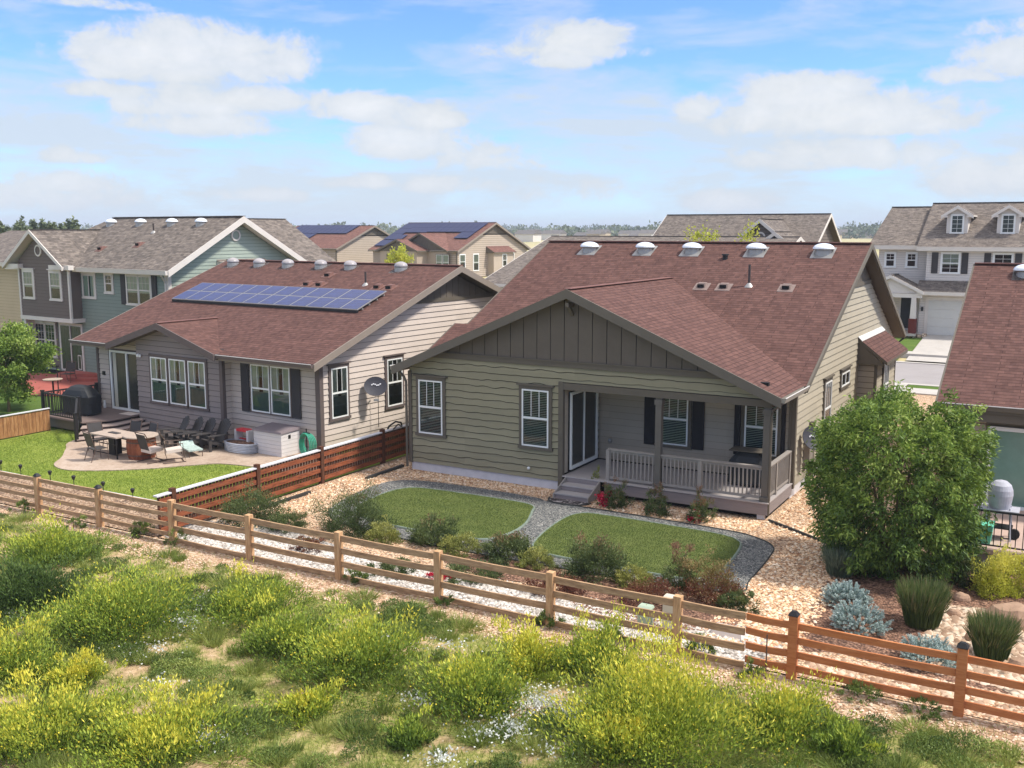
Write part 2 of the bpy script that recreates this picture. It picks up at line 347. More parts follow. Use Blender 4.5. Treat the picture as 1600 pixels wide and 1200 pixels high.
G['metal'] = mat('galvanised_metal', S(165, 163, 160), .45, .1, 6, 0, 0, .4)
G['metalr'] = mat('painted_vent', S(120, 86, 76), .6, .1, 6)
G['black'] = mat('black_metal', S(34, 33, 34), .5, .1, 6)
G['ventm'] = mat('brown_grey_vent', S(134, 116, 108), .6, .1, 6)
G['pvc'] = mat('vent_pipe', S(70, 62, 60), .6, .1)
G['concrete'] = mat('concrete_paving', S(182, 176, 168), .9, .08, 1.5, .15, 30)
G['asphalt'] = mat('asphalt_road', S(152, 146, 144), .9, .07, .8, .2, 60)
G['edging'] = mat('steel_edging', S(52, 54, 52), .6, .2, 6)
G['edgelt'] = mat('concrete_edging', S(120, 132, 120), .8, .2, 3)

for k_ in ('olive', 'olive_lit', 'porchwall'): weathered(G[k_])
# ---------------------------------------------------------------- building kit (local coordinates of the house)
def clipz(poly, z0, z1):
    def half(P, z, keep):
        o = []
        for i in range(len(P)):
            a, b = P[i], P[(i + 1) % len(P)]
            ia, ib = keep(a[1], z), keep(b[1], z)
            if ia: o.append(a)
            if ia != ib:
                t = (z - a[1]) / (b[1] - a[1]); o.append((a[0] + (b[0] - a[0]) * t, z))
        return o
    P = half(poly, z0, lambda y, z: y >= z - 1e-9)
    return half(P, z1, lambda y, z: y <= z + 1e-9) if P else P
def siding(mb, P0, U, N, poly, m, m_shade, course=.2, lip=.03, zoff=0.0, shade_h=.018):
    """lap siding over a convex (u,z) polygon; U along the wall, N outward"""
    P0, U, N = Vector(P0), Vector(U), Vector(N)
    pt = lambda u, z, off: tuple(P0 + U * u + Vector((0, 0, z)) + N * off)
    flip = U.cross(Vector((0, 0, 1))).dot(N) < 0
    def add(pts, mm): mb.poly(list(reversed(pts)) if flip else pts, mm)
    zs = [z for _, z in poly]; lo, hi = min(zs), max(zs)
    k = math.floor((lo - zoff) / course); z = k * course + zoff
    while z < hi:
        a, b = max(z, lo), min(z + course, hi)
        P = clipz(poly, a, b)
        if len(P) >= 3:
            f = lambda zz: lip * (1 - (zz - z) / course)
            add([pt(u, zz, f(zz)) for u, zz in P], m)
            if a == z:
                bs = sorted(u for u, zz in P if abs(zz - a) < 1e-6)
                if len(bs) >= 2 and bs[-1] - bs[0] > .01:
                    add([pt(bs[0], a, 0), pt(bs[-1], a, 0), pt(bs[-1], a, lip), pt(bs[0], a, lip)], m_shade)
                    if shade_h and a - shade_h > lo: add([pt(bs[0], a - shade_h, lip * .16), pt(bs[-1], a - shade_h, lip * .16), pt(bs[-1], a, lip * .1), pt(bs[0], a, lip * .1)], m_shade)  # dark strip below the lap: its shadow line painted on
        z += course
def wavy(mb, P0, U, N, u0, u1, lo, hi, m, m_shade, course=.205, lip=.03, seed=1, seg=.1):
    """staggered-edge shake siding between u0..u1; lo(u), hi(u) bounds"""
    P0, U, N = Vector(P0), Vector(U), Vector(N)
    pt = lambda u, z, off: tuple(P0 + U * u + Vector((0, 0, z)) + N * off)
    def wv(u, k): return .017 * noise.noise(Vector((u * 3.2, k * 7.7, seed))) * 2 + .010 * math.sin(u * 5.1 + k * 2.3)
    n = max(1, int((u1 - u0) / seg)); us = [u0 + (u1 - u0) * i / n for i in range(n + 1)]
    zlo = min(lo(u) for u in us); zhi = max(hi(u) for u in us); k0 = math.floor(zlo / course)
    for k in range(k0 - 1, int(zhi / course) + 2):
        for a, b in zip(us, us[1:]):
            za, zb = k * course + wv(a, k), k * course + wv(b, k)
            ta, tb = (k + 1) * course + wv(a, k + 1), (k + 1) * course + wv(b, k + 1)
            A0, B0 = max(za, lo(a)), max(zb, lo(b)); A1, B1 = min(ta, hi(a)), min(tb, hi(b))
            if A1 <= A0 and B1 <= B0: continue
            A1 = max(A1, A0); B1 = max(B1, B0)
            mb.poly([pt(a, A0, lip), pt(b, B0, lip), pt(b, B1, 0), pt(a, A1, 0)], m)
            if za > lo(a) and zb > lo(b) and za < hi(a) and zb < hi(b):
                mb.poly([pt(a, za, 0), pt(b, zb, 0), pt(b, zb, lip), pt(a, za, lip)], m_shade)
                mb.poly([pt(a, za - .024, .005), pt(b, zb - .024, .005), pt(b, zb, .004), pt(a, za, .004)], m_shade)  # painted shade line under the wavy lap
def fbox(mb, P0, U, N, u0, u1, z0, z1, n0, n1, m):
    P0, U, N = Vector(P0), Vector(U), Vector(N); Z = Vector((0, 0, 1))
    c = [P0 + U * u + N * n + Z * z for z in (z0, z1) for u, n in ((u0, n0), (u1, n0), (u1, n1), (u0, n1))]
    b, t = c[:4], c[4:]
    if U.cross(N).z < 0: b, t = list(reversed(b)), list(reversed(t))
    mb.hull([tuple(x) for x in b], [tuple(x) for x in t], m)
def window(par, P0, U, N, u0, u1, z0, z1, casing, sash='white', style='dh', grid=(3, 0), cover='blind', crown=True, cw=.1, lower=None, slats=True):
    """u,z = outer edge of the white frame. style dh (double hung), fx, sl (slider), many = number of units across in grid[2]"""
    mb = MB(); P0_ = Vector(P0)
    C = G[casing] if isinstance(casing, str) else casing
    if cw:
        fbox(mb, P0, U, N, u0 - cw, u0, z0, z1, 0, .06, C); fbox(mb, P0, U, N, u1, u1 + cw, z0, z1, 0, .06, C)
        fbox(mb, P0, U, N, u0 - cw - .03, u1 + cw + .03, z0 - cw * .9, z0 - .002, 0, .085, C)
        fbox(mb, P0, U, N, u0 - cw, u1 + cw, z1 + .002, z1 + cw * 1.1, 0, .065, C)
        if crown: fbox(mb, P0, U, N, u0 - cw - .07, u1 + cw + .07, z1 + cw * 1.1 + .002, z1 + cw * 1.6, 0, .11, C)
    fbox(mb, P0, U, N, u0 - .0, u1 + .0, z0, z1, .028, .034, G['dark'])
    w = mb.build('window', par)
    f = MB(); fw = .045; W = G[sash]
    fbox(f, P0, U, N, u0, u0 + fw, z0, z1, .036, .075, W); fbox(f, P0, U, N, u1 - fw, u1, z0, z1, .036, .075, W)
    fbox(f, P0, U, N, u0 + fw, u1 - fw, z0, z0 + fw, .036, .075, W); fbox(f, P0, U, N, u0 + fw, u1 - fw, z1 - fw, z1, .036, .075, W)
    zm = z0 + (z1 - z0) * .5
    if style == 'dh': fbox(f, P0, U, N, u0 + fw, u1 - fw, zm - .03, zm + .03, .036, .072, W)
    if style == 'sl': um = (u0 + u1) / 2; fbox(f, P0, U, N, um - .025, um + .025, z0 + fw, z1 - fw, .036, .072, W)
    gx, gz = grid
    zb = zm if style == 'dh' else z0
    if gx > 1:
        for i in range(1, gx):
            u = u0 + fw + (u1 - u0 - 2 * fw) * i / gx; fbox(f, P0, U, N, u - .009, u + .009, (zb if gz < 10 else z0) + fw, z1 - fw, .057, .068, W)
    if gz % 10 > 1:
        for rng_ in ([(zb, z1)] if gz < 10 else [(z0, zm), (zm, z1)] if style == 'dh' else [(z0, z1)]):
            for i in range(1, gz % 10):
                z = rng_[0] + (rng_[1] - rng_[0]) * i / (gz % 10); fbox(f, P0, U, N, u0 + fw, u1 - fw, z - .009, z + .009, .056, .067, W)
    f.build('frame', w)
    g = MB(); q = [P0_ + Vector(U) * u + Vector((0, 0, z)) + Vector(N) * .055 for u, z in ((u0 + .04, z0 + .04), (u1 - .04, z0 + .04), (u1 - .04, z1 - .04), (u0 + .04, z1 - .04))]
    if Vector(U).cross(Vector((0, 0, 1))).dot(Vector(N)) < 0: q.reverse()
    g.poly(q, G['glass']); g.build('pane', w)
    if cover == 'blind' and slats:
        b = MB(); z = z0 + .07
        while z < z1 - .06: fbox(b, P0, U, N, u0 + .06, u1 - .06, z, z + .018, .036, .05, G['blind']); z += .05
        b.build('blind', w)
    elif cover == 'curtain':
        b = MB(); n = 12
        for side in (0, 1):
            a0, a1 = (u0 + .05, u0 + (u1 - u0) * .42) if side == 0 else (u1 - (u1 - u0) * .38, u1 - .05)
            for i in range(n):
                ua, ub = a0 + (a1 - a0) * i / n, a0 + (a1 - a0) * (i + 1) / n
                na, nb = .040 + .004 * (i % 2) * 2, .040 + .004 * ((i + 1) % 2) * 2
                q = [P0_ + Vector(U) * u + Vector((0, 0, zz)) + Vector(N) * n_ for u, zz, n_ in ((ua, z0 + .05, na), (ub, z0 + .05, nb), (ub, z1 - .05, nb), (ua, z1 - .05, na))]
                if Vector(U).cross(Vector((0, 0, 1))).dot(Vector(N)) < 0: q.reverse()
                b.poly(q, G['curtain'])
        b.build('curtain', w)
    elif cover == 'shade':
        b = MB(); fbox(b, P0, U, N, u0 + .05, u1 - .05, z0 + (z1 - z0) * .4, z1 - .05, .036, .042, G['curtain']); b.build('shade', w)
    if lower:
        b = MB(); fbox(b, P0, U, N, u0 + .06, u1 - .06, z0 + .05, zm - .12, .050, .053, G['screen']); b.build('insect_screen', w)
    return w
def slab(mb, P, m, mside, th=.14, U=None, mb_under=None):
    """roof plane: P top corners CCW seen from above; UV measured along eave U and slope"""
    P = [Vector(p) for p in P]
    n = (P[1] - P[0]).cross(P[2] - P[0]).normalized()
    if n.z < 0: P.reverse(); n = -n
    U = Vector(U).normalized() if U else (P[1] - P[0]).normalized(); V = n.cross(U)
    mb.poly([tuple(p) for p in P], m, [(p.dot(U), p.dot(V)) for p in P])
    B = [p - Vector((0, 0, th)) for p in P]
    mb.poly([tuple(p) for p in reversed(B)], mb_under or mside)
    k = len(P)
    for i in range(k):
        j = (i + 1) % k; mb.poly([tuple(B[i]), tuple(B[j]), tuple(P[j]), tuple(P[i])], mside)
def batten_gable(mb, P0, U, N, poly, m, mg, step=.42, wid=.0):
    """vertical panels with dark grooves over a convex polygon"""
    P0, U, N = Vector(P0), Vector(U), Vector(N)
    sw = [(z, u) for u, z in poly]; us = [u for u, z in poly]; lo, hi = min(us), max(us)
    flip = U.cross(Vector((0, 0, 1))).dot(N) < 0
    u = lo; g = .022
    while u < hi:
        for a, b, mm, off in ((u, u + step - g, m, .02), (u + step - g, u + step, mg, .0)):
            P = clipz(sw, max(a, lo), min(b, hi))
            if len(P) >= 3:
                pts = [tuple(P0 + U * uu + Vector((0, 0, z)) + N * off) for z, uu in P]
                nn = (Vector(pts[1]) - Vector(pts[0])).cross(Vector(pts[2]) - Vector(pts[0]))
                if nn.dot(N) < 0: pts.reverse()
                mb.poly(pts, mm)
                if off:
                    for k in range(len(P)):
                        (z1_, a1), (z2_, a2) = P[k], P[(k + 1) % len(P)]
                        if abs(a1 - a2) < 1e-6:
                            q = [tuple(P0 + U * a1 + Vector((0, 0, zz)) + N * o_) for zz, o_ in ((z1_, 0), (z2_, 0), (z2_, .02), (z1_, .02))]
                            mb.poly(q, mm)
        u += step
def dome_vent(par, x, y, z, slope=.457, m='dome', r=.29, name='skylight_dome'):
    mb = MB(); t = math.atan(slope)
    mb.hull([(x - .36, y - .38, z - .38 * slope - .01), (x + .36, y - .38, z - .38 * slope - .01), (x + .36, y + .35, z + .35 * slope - .01), (x - .36, y + .35, z + .35 * slope - .01)],
            [(x - .36, y - .38, z - .38 * slope + .02), (x + .36, y - .38, z - .38 * slope + .02), (x + .36, y + .35, z + .35 * slope + .02), (x - .36, y + .35, z + .35 * slope + .02)], G['metal'])
    zb = z + .12; mb.lathe((x, y, z - .2), [(.27, 0), (.26, .3)], G['metal'], 20)
    mb.lathe((x, y, z + .10), [(r + .02, 0), (r + .06, .02), (r + .05, .035)], G['metal'], 20)
    o = mb.build(name, par)
    d = MB(); d.lathe((x, y, z + .135), [((r + .07) * math.cos(a), .19 * math.sin(a)) for a in [i * math.pi / 2 / 7 for i in range(7)]] + [(.01, .19)], G[m], 24)
    for o2 in (d.build('dome', o, True),): pass
    return o
def box_vent(par, x, y, z, slope=.457, m='ventm'):
    mb = MB(); a, b = .16, .14
    mb.hull([(x - .25, y - .25, z - .25 * slope), (x + .25, y - .25, z - .25 * slope), (x + .25, y + .2, z + .2 * slope), (x - .25, y + .2, z + .2 * slope)],
            [(x - .25, y - .25, z - .25 * slope + .02), (x + .25, y - .25, z - .25 * slope + .02), (x + .25, y + .2, z + .2 * slope + .02), (x - .25, y + .2, z + .2 * slope + .02)], G[m])
    mb.hull([(x - a, y - b, z - .05), (x + a, y - b, z - .05), (x + a, y + b, z), (x - a, y + b, z)], [(x - a * .8, y - b * .2, z + .12), (x + a * .8, y - b * .2, z + .12), (x + a * .8, y + b, z + .14), (x - a * .8, y + b, z + .14)], G[m])
    mb.box(x - a * .7, x + a * .7, y - b - .012, y - b + .02, z - .02, z + .08, G['dark'])
    return mb.build('roof_vent', par)
def vent_pipe(par, x, y, z, h=.5):
    mb = MB(); mb.tube([(x, y, z - .1), (x, y, z + h)], .04, G['pvc'], 10); mb.lathe((x, y, z - .06), [(.17, 0), (.13, .05), (.05, .14)], G['metal'], 14)
    return mb.build('vent_pipe', par)
def rake_board(mb, p, q, m, h=.22, t=.05, drop=.0):
    """sloping fascia whose top edge runs p..q; vertical face"""
    p, q = Vector(p), Vector(q); Z = Vector((0, 0, 1)); d = (q - p); nn = Vector((-d.y, d.x, 0)).normalized() * (t / 2)
    a = [p - nn, p + nn, q + nn, q - nn]
    b = [x - Z * h for x in a]
    mb.hull([tuple(x) for x in b], [tuple(x) for x in a], m)
def gutter(par, p, q, m='gutter', lip='lipglint', w=.12, h=.12, out=(0, -1, 0)):
    mb = MB(); p, q, o = Vector(p), Vector(q), Vector(out) * w
    Z = Vector((0, 0, 1))
    pr = lambda c: [c - Z * h, c - Z * h + o * .8, c + o, c + o * .96 + Z * 0, c + o * .9 - Z * .02, c - Z * (h - .02) + o * .7, c - Z * (h - .02) + o * .05, c]
    a, b = pr(p), pr(q)
    for i in range(len(a)):
        j = (i + 1) % len(a); mm = G[lip] if i in (2, 3) else G[m]
        mb.poly([tuple(a[i]), tuple(a[j]), tuple(b[j]), tuple(b[i])], mm)
    mb.poly([tuple(x) for x in a[:3] + [a[7]]], G[m]); mb.poly([tuple(x) for x in b[:3] + [b[7]]], G[m])
    mb.beam(p + o * .98 + Z * .006, q + o * .98 + Z * .006, .022, .018, G[lip])
    return mb.build('gutter', par)
def settle(root, dx, dy):
    """the house was drawn in its own drafting frame: move the root to the footprint's middle"""
    M = Matrix.Translation((-dx, -dy, 0)); rz = root.rotation_euler[2]
    root.location += Matrix.Rotation(rz, 3, 'Z') @ Vector((dx, dy, 0))
    done = set()
    def rec(o):
        for c in o.children:
            if c.data is not None and c.data.name not in done: c.data.transform(M); done.add(c.data.name)
            rec(c)
    rec(root)
def gable_roof(par, x0, x1, y0, y1, ze, zr, m='red', side='fascia', cap='ridgecap', th=.2, fas=.24, cut=None, under='soffit', rakes=True):
    """ridge along x"""
    ym = (y0 + y1) / 2; mb = MB()
    slab(mb, [(x0, y0, ze), (x1, y0, ze), (x1, ym, zr), (x0, ym, zr)], G[m], G[side], th, (1, 0, 0), G[under])
    slab(mb, [(x0, ym, zr), (x1, ym, zr), (x1, y1, ze), (x0, y1, ze)], G[m], G[side], th, (1, 0, 0), G[under])
    o = mb.build('roof', par)
    c = MB(); c.beam((x0, ym, zr + .015), (x1, ym, zr + .015), .26, .035, G[cap]); c.build('ridge_cap', o)
    if rakes:
        f = MB()
        for x in (x0 - .02, x1 + .02):
            rake_board(f, (x, y0, ze + .0), (x, ym, zr + .0), G[side], fas); rake_board(f, (x, ym, zr), (x, y1, ze), G[side], fas)
        f.build('fascia', par)
    return o
def cross_gable(par, xc, hw, yf, yb, ze, slope, m='red', side='fascia', th=.2, fas=.26, face=True, cap='ridgecap', under='soffit', ybe=None):
    """ridge along y starting at front plane yf; valley meets main slope; ybe = depth of the eave's back end"""
    zr = ze + hw * slope; mb = MB(); ybe = yf + .1 if ybe is None else ybe
    slab(mb, [(xc, yf, zr), (xc + hw, yf, ze), (xc + hw, ybe, ze), (xc, yb, zr)], G[m], G[side], th, (0, 1, 0), G[under])
    slab(mb, [(xc, yf, zr), (xc, yb, zr), (xc - hw, ybe, ze), (xc - hw, yf, ze)], G[m], G[side], th, (0, 1, 0), G[under])
    o = mb.build('roof', par)
    c = MB(); c.beam((xc, yf, zr + .012), (xc, yb, zr + .004), .24, .016, G[cap]); c.build('ridge_cap', o)
    f = MB()
    for s in (-1, 1): rake_board(f, (xc + s * hw, yf - .02, ze), (xc, yf - .02, zr), G[side], fas)
    f.build('fascia', par)
    return o
X1, Y1, Z1 = (1, 0, 0), (0, 1, 0), (0, 0, 1)
NF, NR, NL, NB = (0, -1, 0), (1, 0, 0), (-1, 0, 0), (0, 1, 0)
def post(mb, x, y, z0, z1, w, m, cap=True):
    mb.box(x - w / 2, x + w / 2, y - w / 2, y + w / 2, z0, z1, m)
    if cap:
        mb.box(x - w / 2 - .025, x + w / 2 + .025, y - w / 2 - .025, y + w / 2 + .025, z1 - .2, z1 - .06, m)
        mb.box(x - w / 2 - .03, x + w / 2 + .03, y - w / 2 - .03, y + w / 2 + .03, z0, z0 + .12, m)
def downspout(par, pts, m='taupe', r=.04):
    mb = MB(); mb.tube(pts, r, G[m], 6); return mb.build('downspout', par)

# ---------------------------------------------------------------- main house
def main_house():
    h = empty('house', (0, 0, 0), 0, 'olive house with a covered back porch and five white domes on its red roof', 'house', 'houses of the neighbourhood')
    xl, xr, yf, yp = -18.23, -6.9, 25.3, 27.7
    rz = lambda x: 5.86 - .422 * abs(x + 12.57) - .17
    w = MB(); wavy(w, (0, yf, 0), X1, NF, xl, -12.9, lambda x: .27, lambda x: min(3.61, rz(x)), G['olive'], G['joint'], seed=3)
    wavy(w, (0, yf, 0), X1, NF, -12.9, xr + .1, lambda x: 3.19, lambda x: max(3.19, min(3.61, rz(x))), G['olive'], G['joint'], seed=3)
    w.build('front_wall', h)
    b = MB(); batten_gable(b, (0, yf, 0), X1, NF, [(-17.22, 3.76), (-7.92, 3.76), (-12.57, 5.69)], G['taupe2'], G['groove'], .44); b.build('gable_panel', h)
    b = MB(); fbox(b, (0, yf, 0), X1, NF, -17.5, -7.65, 3.62, 3.76, -.02, .06, G['taupe']); fbox(b, (0, yf, 0), X1, NF, -17.25, -7.95, 3.762, 3.80, -.02, .09, G['taupe']); b.build('trim_band', h)
    b = MB(); b.beam((-12.57, 24.9, 5.42), (-12.57, 25.3, 5.42), .1, .12, G['taupe']); b.beam((-12.57, 24.95, 5.45), (-12.57, 25.27, 5.12), .08, .08, G['taupe']); b.build('gable_bracket', h)
    # inner volume keeps light from leaking through
    c = MB(); c.box(-18.18, -12.95, 25.34, 43.0, 0, 3.2, G['dark']); c.box(-12.95, -6.98, 27.76, 43.0, 0, 3.2, G['dark']); c.box(-18.1, -7.0, 25.36, 25.5, 3.1, 3.6, G['dark']); c.build('interior', h)
    c = MB(); c.box(xl + .03, -12.9, yf + .02, yf + .2, 0, .265, G['found']); c.box(xr - .2, xr - .02, yp, 43.1, 0, .3, G['found']); c.build('foundation', h)
    c = MB(); c.box(xl - .03, xl + .09, yf - .06, yf + .1, .25, 3.15, G['taupe']); c.box(-12.98, -12.83, yf - .07, yf + .06, .1, 3.2, G['taupe'])
    c.box(-6.94, -6.82, yp - .05, yp + .09, .3, 3.2, G['taupe']); c.box(-7.02, -6.945, yp - .045, yp + .0, .3, 3.1, G['taupe']); c.build('corner_trim', h)
    # side wall with gable, sunlit
    ro = lambda y: 7.03 - .457 * abs(y - 35.35) - .24
    w = MB(); yl = 43.1
    siding(w, (xr, 0, 0), Y1, NR, [(yp + .09, .3), (yl, .3), (yl, ro(yl)), (yl - .01, ro(yl)), (37.6, 5.72), (33.1, 5.72), (yp + .09, ro(yp))], G['olive_lit'], G['joint'], .2, .03)
    w.build('side_wall', h)
    b = MB(); batten_gable(b, (xr, 0, 0), Y1, NR, [(32.95, 5.72), (37.75, 5.72), (35.35, 6.8)], G['taupe2'], G['groove'], .3); b.build('gable_panel', h)
    b = MB(); fbox(b, (xr, 0, 0), Y1, NR, 32.9, 37.8, 5.58, 5.72, 0, .05, G['taupe']); b.build('trim_band', h)
    w = MB(); siding(w, (0, yp, 0), X1, NF, [(-12.84, .5), (-7.02, .5), (-7.02, 3.2), (-12.84, 3.2)], G['porchwall'], G['joint'], .2, .022, shade_h=.008); w.build('porch_wall', h)
    w = MB(); siding(w, (-12.86, 0, 0), Y1, NR, [(25.37, .5), (27.7, .5), (27.7, 3.2), (25.37, 3.2)], G['porchwall'], G['joint'], .2, .02, shade_h=.008); w.build('porch_wall', h)
    w = MB(); w.poly([(-18.23, 43.1, 0), (-18.23, 25.35, 0), (-18.23, 25.35, 3.2), (-18.23, 27.65, 3.3), (-18.23, 35.35, 6.7), (-18.23, 43.1, 3.2)], G['olive_lit']); w.poly([(-6.9, 43.1, 0), (-18.2, 43.1, 0), (-18.2, 43.1, 3.2), (-6.9, 43.1, 3.2)], G['olive_lit']); w.build('far_walls', h)
    c = MB(); c.box(-12.84, -6.86, 25.42, 27.69, 3.12, 3.18, G['soffit']); c.build('porch_ceiling', h)
    # roofs
    mb = MB(); x0, x1, y0, ym, y1, ze, zr = -18.6, -6.48, 27.2, 35.35, 43.5, 3.3, 7.03
    slab(mb, [(x0, y0, ze), (x1, y0, ze), (x1, ym, zr), (x0, ym, zr)], G['red'], G['fascia'], .2, X1, G['soffit'])
    slab(mb, [(x0, ym, zr), (x1, ym, zr), (x1, y1, ze), (x0, y1, ze)], G['red'], G['fascia'], .2, X1, G['soffit'])
    k = .4577; slab(mb, [(-19.12, y0, ze), (x0, y0, ze), (x0, 29.3, ze + 2.1 * k), (-19.12, 29.3, ze + 2.1 * k)], G['red'], G['fascia'], .2, X1, G['soffit'])
    o = mb.build('roof', h)
    c = MB(); c.beam((x0, ym, zr + .015), (x1, ym, zr + .015), .28, .035, G['ridgecap']); c.build('ridge_cap', o)
    f = MB()
    for x in (x0 - .03, x1 + .03): rake_board(f, (x, y0 if x > -10 else 29.3, ze if x > -10 else ze + 2.1 * k), (x, ym, zr), G['fascia'], .17); rake_board(f, (x, ym, zr), (x, y1, ze), G['fascia'], .17)
    rake_board(f, (-19.14, y0, ze), (-19.14, 29.3, ze + 2.1 * k), G['fascia'], .2)
    f.build('fascia', h)
    for vx in (-16.55, -14.3, -12.5, -10.17, -7.88): dome_vent(o, vx, 34.66, 6.71)
    for vx, vy in ((-11.25, 32.25), (-10.49, 32.25), (-8.45, 32.3)): box_vent(o, vx, vy, 3.3 + (vy - 27.2) * k)
    vent_pipe(o, -9.7, 32.4, 3.3 + 5.2 * k, .68)
    mb = MB(); mb.tube([(-11.1, 34.15, 6.4), (-11.1, 34.15, 6.62)], .09, G['black'], 10); mb.lathe((-11.1, 34.15, 6.6), [(.13, 0), (.12, .05)], G['black'], 12); mb.build('roof_vent', o)
    cross_gable(h, -12.57, 6.04, 24.9, 33.1, 3.31, .4222, ybe=27.25)
    gutter(h, (-6.53, 24.9, 3.30), (-6.53, 27.3, 3.30), out=(1, 0, 0)); gutter(h, (-18.61, 24.95, 3.30), (-18.61, 27.2, 3.30), out=(-1, 0, 0))
    downspout(h, [(-18.5, 25.1, 3.15), (-18.34, 25.16, 2.95), (-18.3, 25.2, 2.8), (-18.3, 25.2, .1)]); downspout(h, [(-6.6, 25.2, 3.1), (-6.78, 25.26, 2.95), (-6.86, 25.3, 2.8), (-6.86, 25.3, .12)], 'taupe', .035)
    downspout(h, [(-6.5, 43.55, 3.1), (-6.8, 43.2, 2.8), (-6.8, 43.2, 1.2), (-6.72, 43.1, .9), (-6.72, 43.1, .1)], 'black', .045); gutter(h, (x0, y1, 3.29), (x1, y1, 3.29), out=(0, 1, 0))
    c = MB(); c.box(-12.98, -6.86, 25.24, 25.42, 2.98, 3.17, G['taupe']); c.box(-7.02, -6.84, 25.42, 27.66, 2.98, 3.17, G['taupe']); c.box(-6.93, -6.84, 25.3, 27.7, 3.17, 3.3, G['taupe']); c.build('porch_beam', h)
    for px in (-9.95, -6.98): c = MB(); post(c, px, 25.37, .475, 2.98, .17, G['postp']); c.build('porch_post', h)
    # windows
    window(h, (0, yf, 0), X1, NF, -17.86, -16.98, 1.22, 2.90, 'taupe'); window(h, (0, yf, 0), X1, NF, -14.18, -13.3, 1.22, 2.90, 'taupe')
    window(h, (0, yp, 0), X1, NF, -10.85, -9.95, 1.18, 2.75, 'taupe'); window(h, (0, yp, 0), X1, NF, -8.26, -7.32, 1.18, 2.75, 'taupe')
    for a, b_ in ((-11.32, -10.97), (-9.82, -9.46), (-8.56, -8.38), (-7.21, -7.1)):
        c = MB(); fbox(c, (0, yp, 0), X1, NF, a, b_, 1.12, 2.8, .03, .07, G['shutterd'])
        for zz in [1.18 + i * .05 for i in range(32)]: fbox(c, (0, yp, 0), X1, NF, a + .03, b_ - .03, zz, zz + .03, .07, .078, G['shutterd'])
        c.build('shutter', h)
    window(h, (xr, 0, 0), Y1, NR, 31.2, 32.05, 1.15, 2.83, 'taupe'); window(h, (xr, 0, 0), Y1, NR, 33.5, 34.7, 2.38, 2.83, 'taupe', 'white', 'sl', (0, 0), None)
    # sliding door in the porch's side
    d = MB(); P0 = (-12.84, 0, 0); fbox(d, P0, Y1, NR, 25.6, 27.5, .5, 2.86, .0, .03, G['dark']); fbox(d, P0, Y1, NR, 25.68, 27.42, .6, 2.8, .03, .05, G['doorglass']); dr = d.build('sliding_door', h)
    d = MB()
    for a, b_, c_, e in ((25.64, 25.70, .56, 2.84), (27.36, 27.46, .56, 2.84), (25.7, 27.36, .56, .66), (25.7, 27.36, 2.76, 2.84), (26.5, 26.55, .66, 2.76)): fbox(d, P0, Y1, NR, a, b_, c_, e, .03, .085, G['white'])
    d.build('frame', dr); d = MB(); fbox(d, P0, Y1, NR, 26.56, 26.6, 1.45, 1.7, .05, .1, G['black']); d.build('handle', dr)
    # bump-out with its own little roof on the side wall
    bo = MB(); a, b_, ox = 36.35, 40.2, .62
    siding(bo, (0, a, 0), X1, NF, [(xr, .35), (xr + ox, .35), (xr + ox, 3.0), (xr, 3.35)], G['porchwall'], G['joint'], .2, .02)
    siding(bo, (xr + ox, 0, 0), Y1, NR, [(a, .35), (b_, .35), (b_, 3.0), (a, 3.0)], G['olive_lit'], G['joint'], .2, .02)
    bo.poly([(xr + ox, b_, .35), (xr, b_, .35), (xr, b_, 3.3), (xr + ox, b_, 3.0)], G['olive_lit']); bo.box(xr + ox - .06, xr + ox + .03, a - .03, a + .1, .3, 3.0, G['taupe']); bo.box(xr + ox - .06, xr + ox + .03, b_ - .1, b_ + .03, .3, 3.0, G['taupe'])
    bm = bo.build('bump_out', h)
    r = MB(); slab(r, [(xr + 1.02, a - .28, 2.98), (xr + 1.02, b_ + .28, 2.98), (xr + .0, b_ + .28, 3.78), (xr + .0, a - .28, 3.78)], G['red'], G['taupe'], .12, Y1, G['soffit'])
    r.poly([(xr + .95, a - .26, 2.86), (xr, a - .26, 2.86), (xr, a - .26, 3.66), (xr + .02, a - .26, 3.66)], G['taupe']); r.poly([(xr, b_ + .26, 2.86), (xr + .95, b_ + .26, 2.86), (xr, b_ + .26, 3.66)], G['taupe'])
    r.build('roof', bm); f = MB(); slab(f, [(xr + .16, a - .3, 3.68), (xr + .16, b_ + .3, 3.68), (xr, b_ + .3, 3.84), (xr, a - .3, 3.84)], G['lipglint'], G['lipglint'], .03, Y1); f.build('flashing', bm)
    window(h, (xr + ox, 0, 0), Y1, NR, 37.6, 38.6, 1.1, 2.75, 'taupe', crown=False)
    # small fixtures
    c = MB(); c.lathe((-12.44, 27.66, 1.04), [(.05, 0), (.07, .05), (.05, .1)], G['metal'], 10); c.build('outdoor_tap', h)
    c = MB(); c.lathe((-13.95, 25.24, .52), [(.04, 0), (.05, .04), (.03, .07)], G['white'], 10); c.build('outdoor_tap', h)
    c = MB(); c.box(-6.88, -6.7, 28.9, 29.3, .75, 1.45, G['gutter']); c.box(-6.87, -6.75, 29.45, 29.7, .2, 1.9, G['taupe']); c.tube([(-6.8, 29.1, .75), (-6.8, 29.1, .05)], .03, G['metal'], 6); c.build('utility_meter', h)
    # porch deck, steps and railings
    d = MB(); n = 17
    for i in range(n):
        y0_ = 25.2 + (27.68 - 25.2) * i / n; d.box(-12.82, -6.84, y0_, y0_ + 2.48 / n - .006, .44, .47, G['deck'])
    dk = d.build('porch_deck', h)
    s = MB(); s.box(-11.5, -6.87, 25.24, 25.28, .13, .43, G['skirt']); s.box(-6.9, -6.86, 25.28, 27.68, .13, .43, G['skirt']); s.box(-12.8, -6.92, 25.4, 27.6, .02, .42, G['dark'])
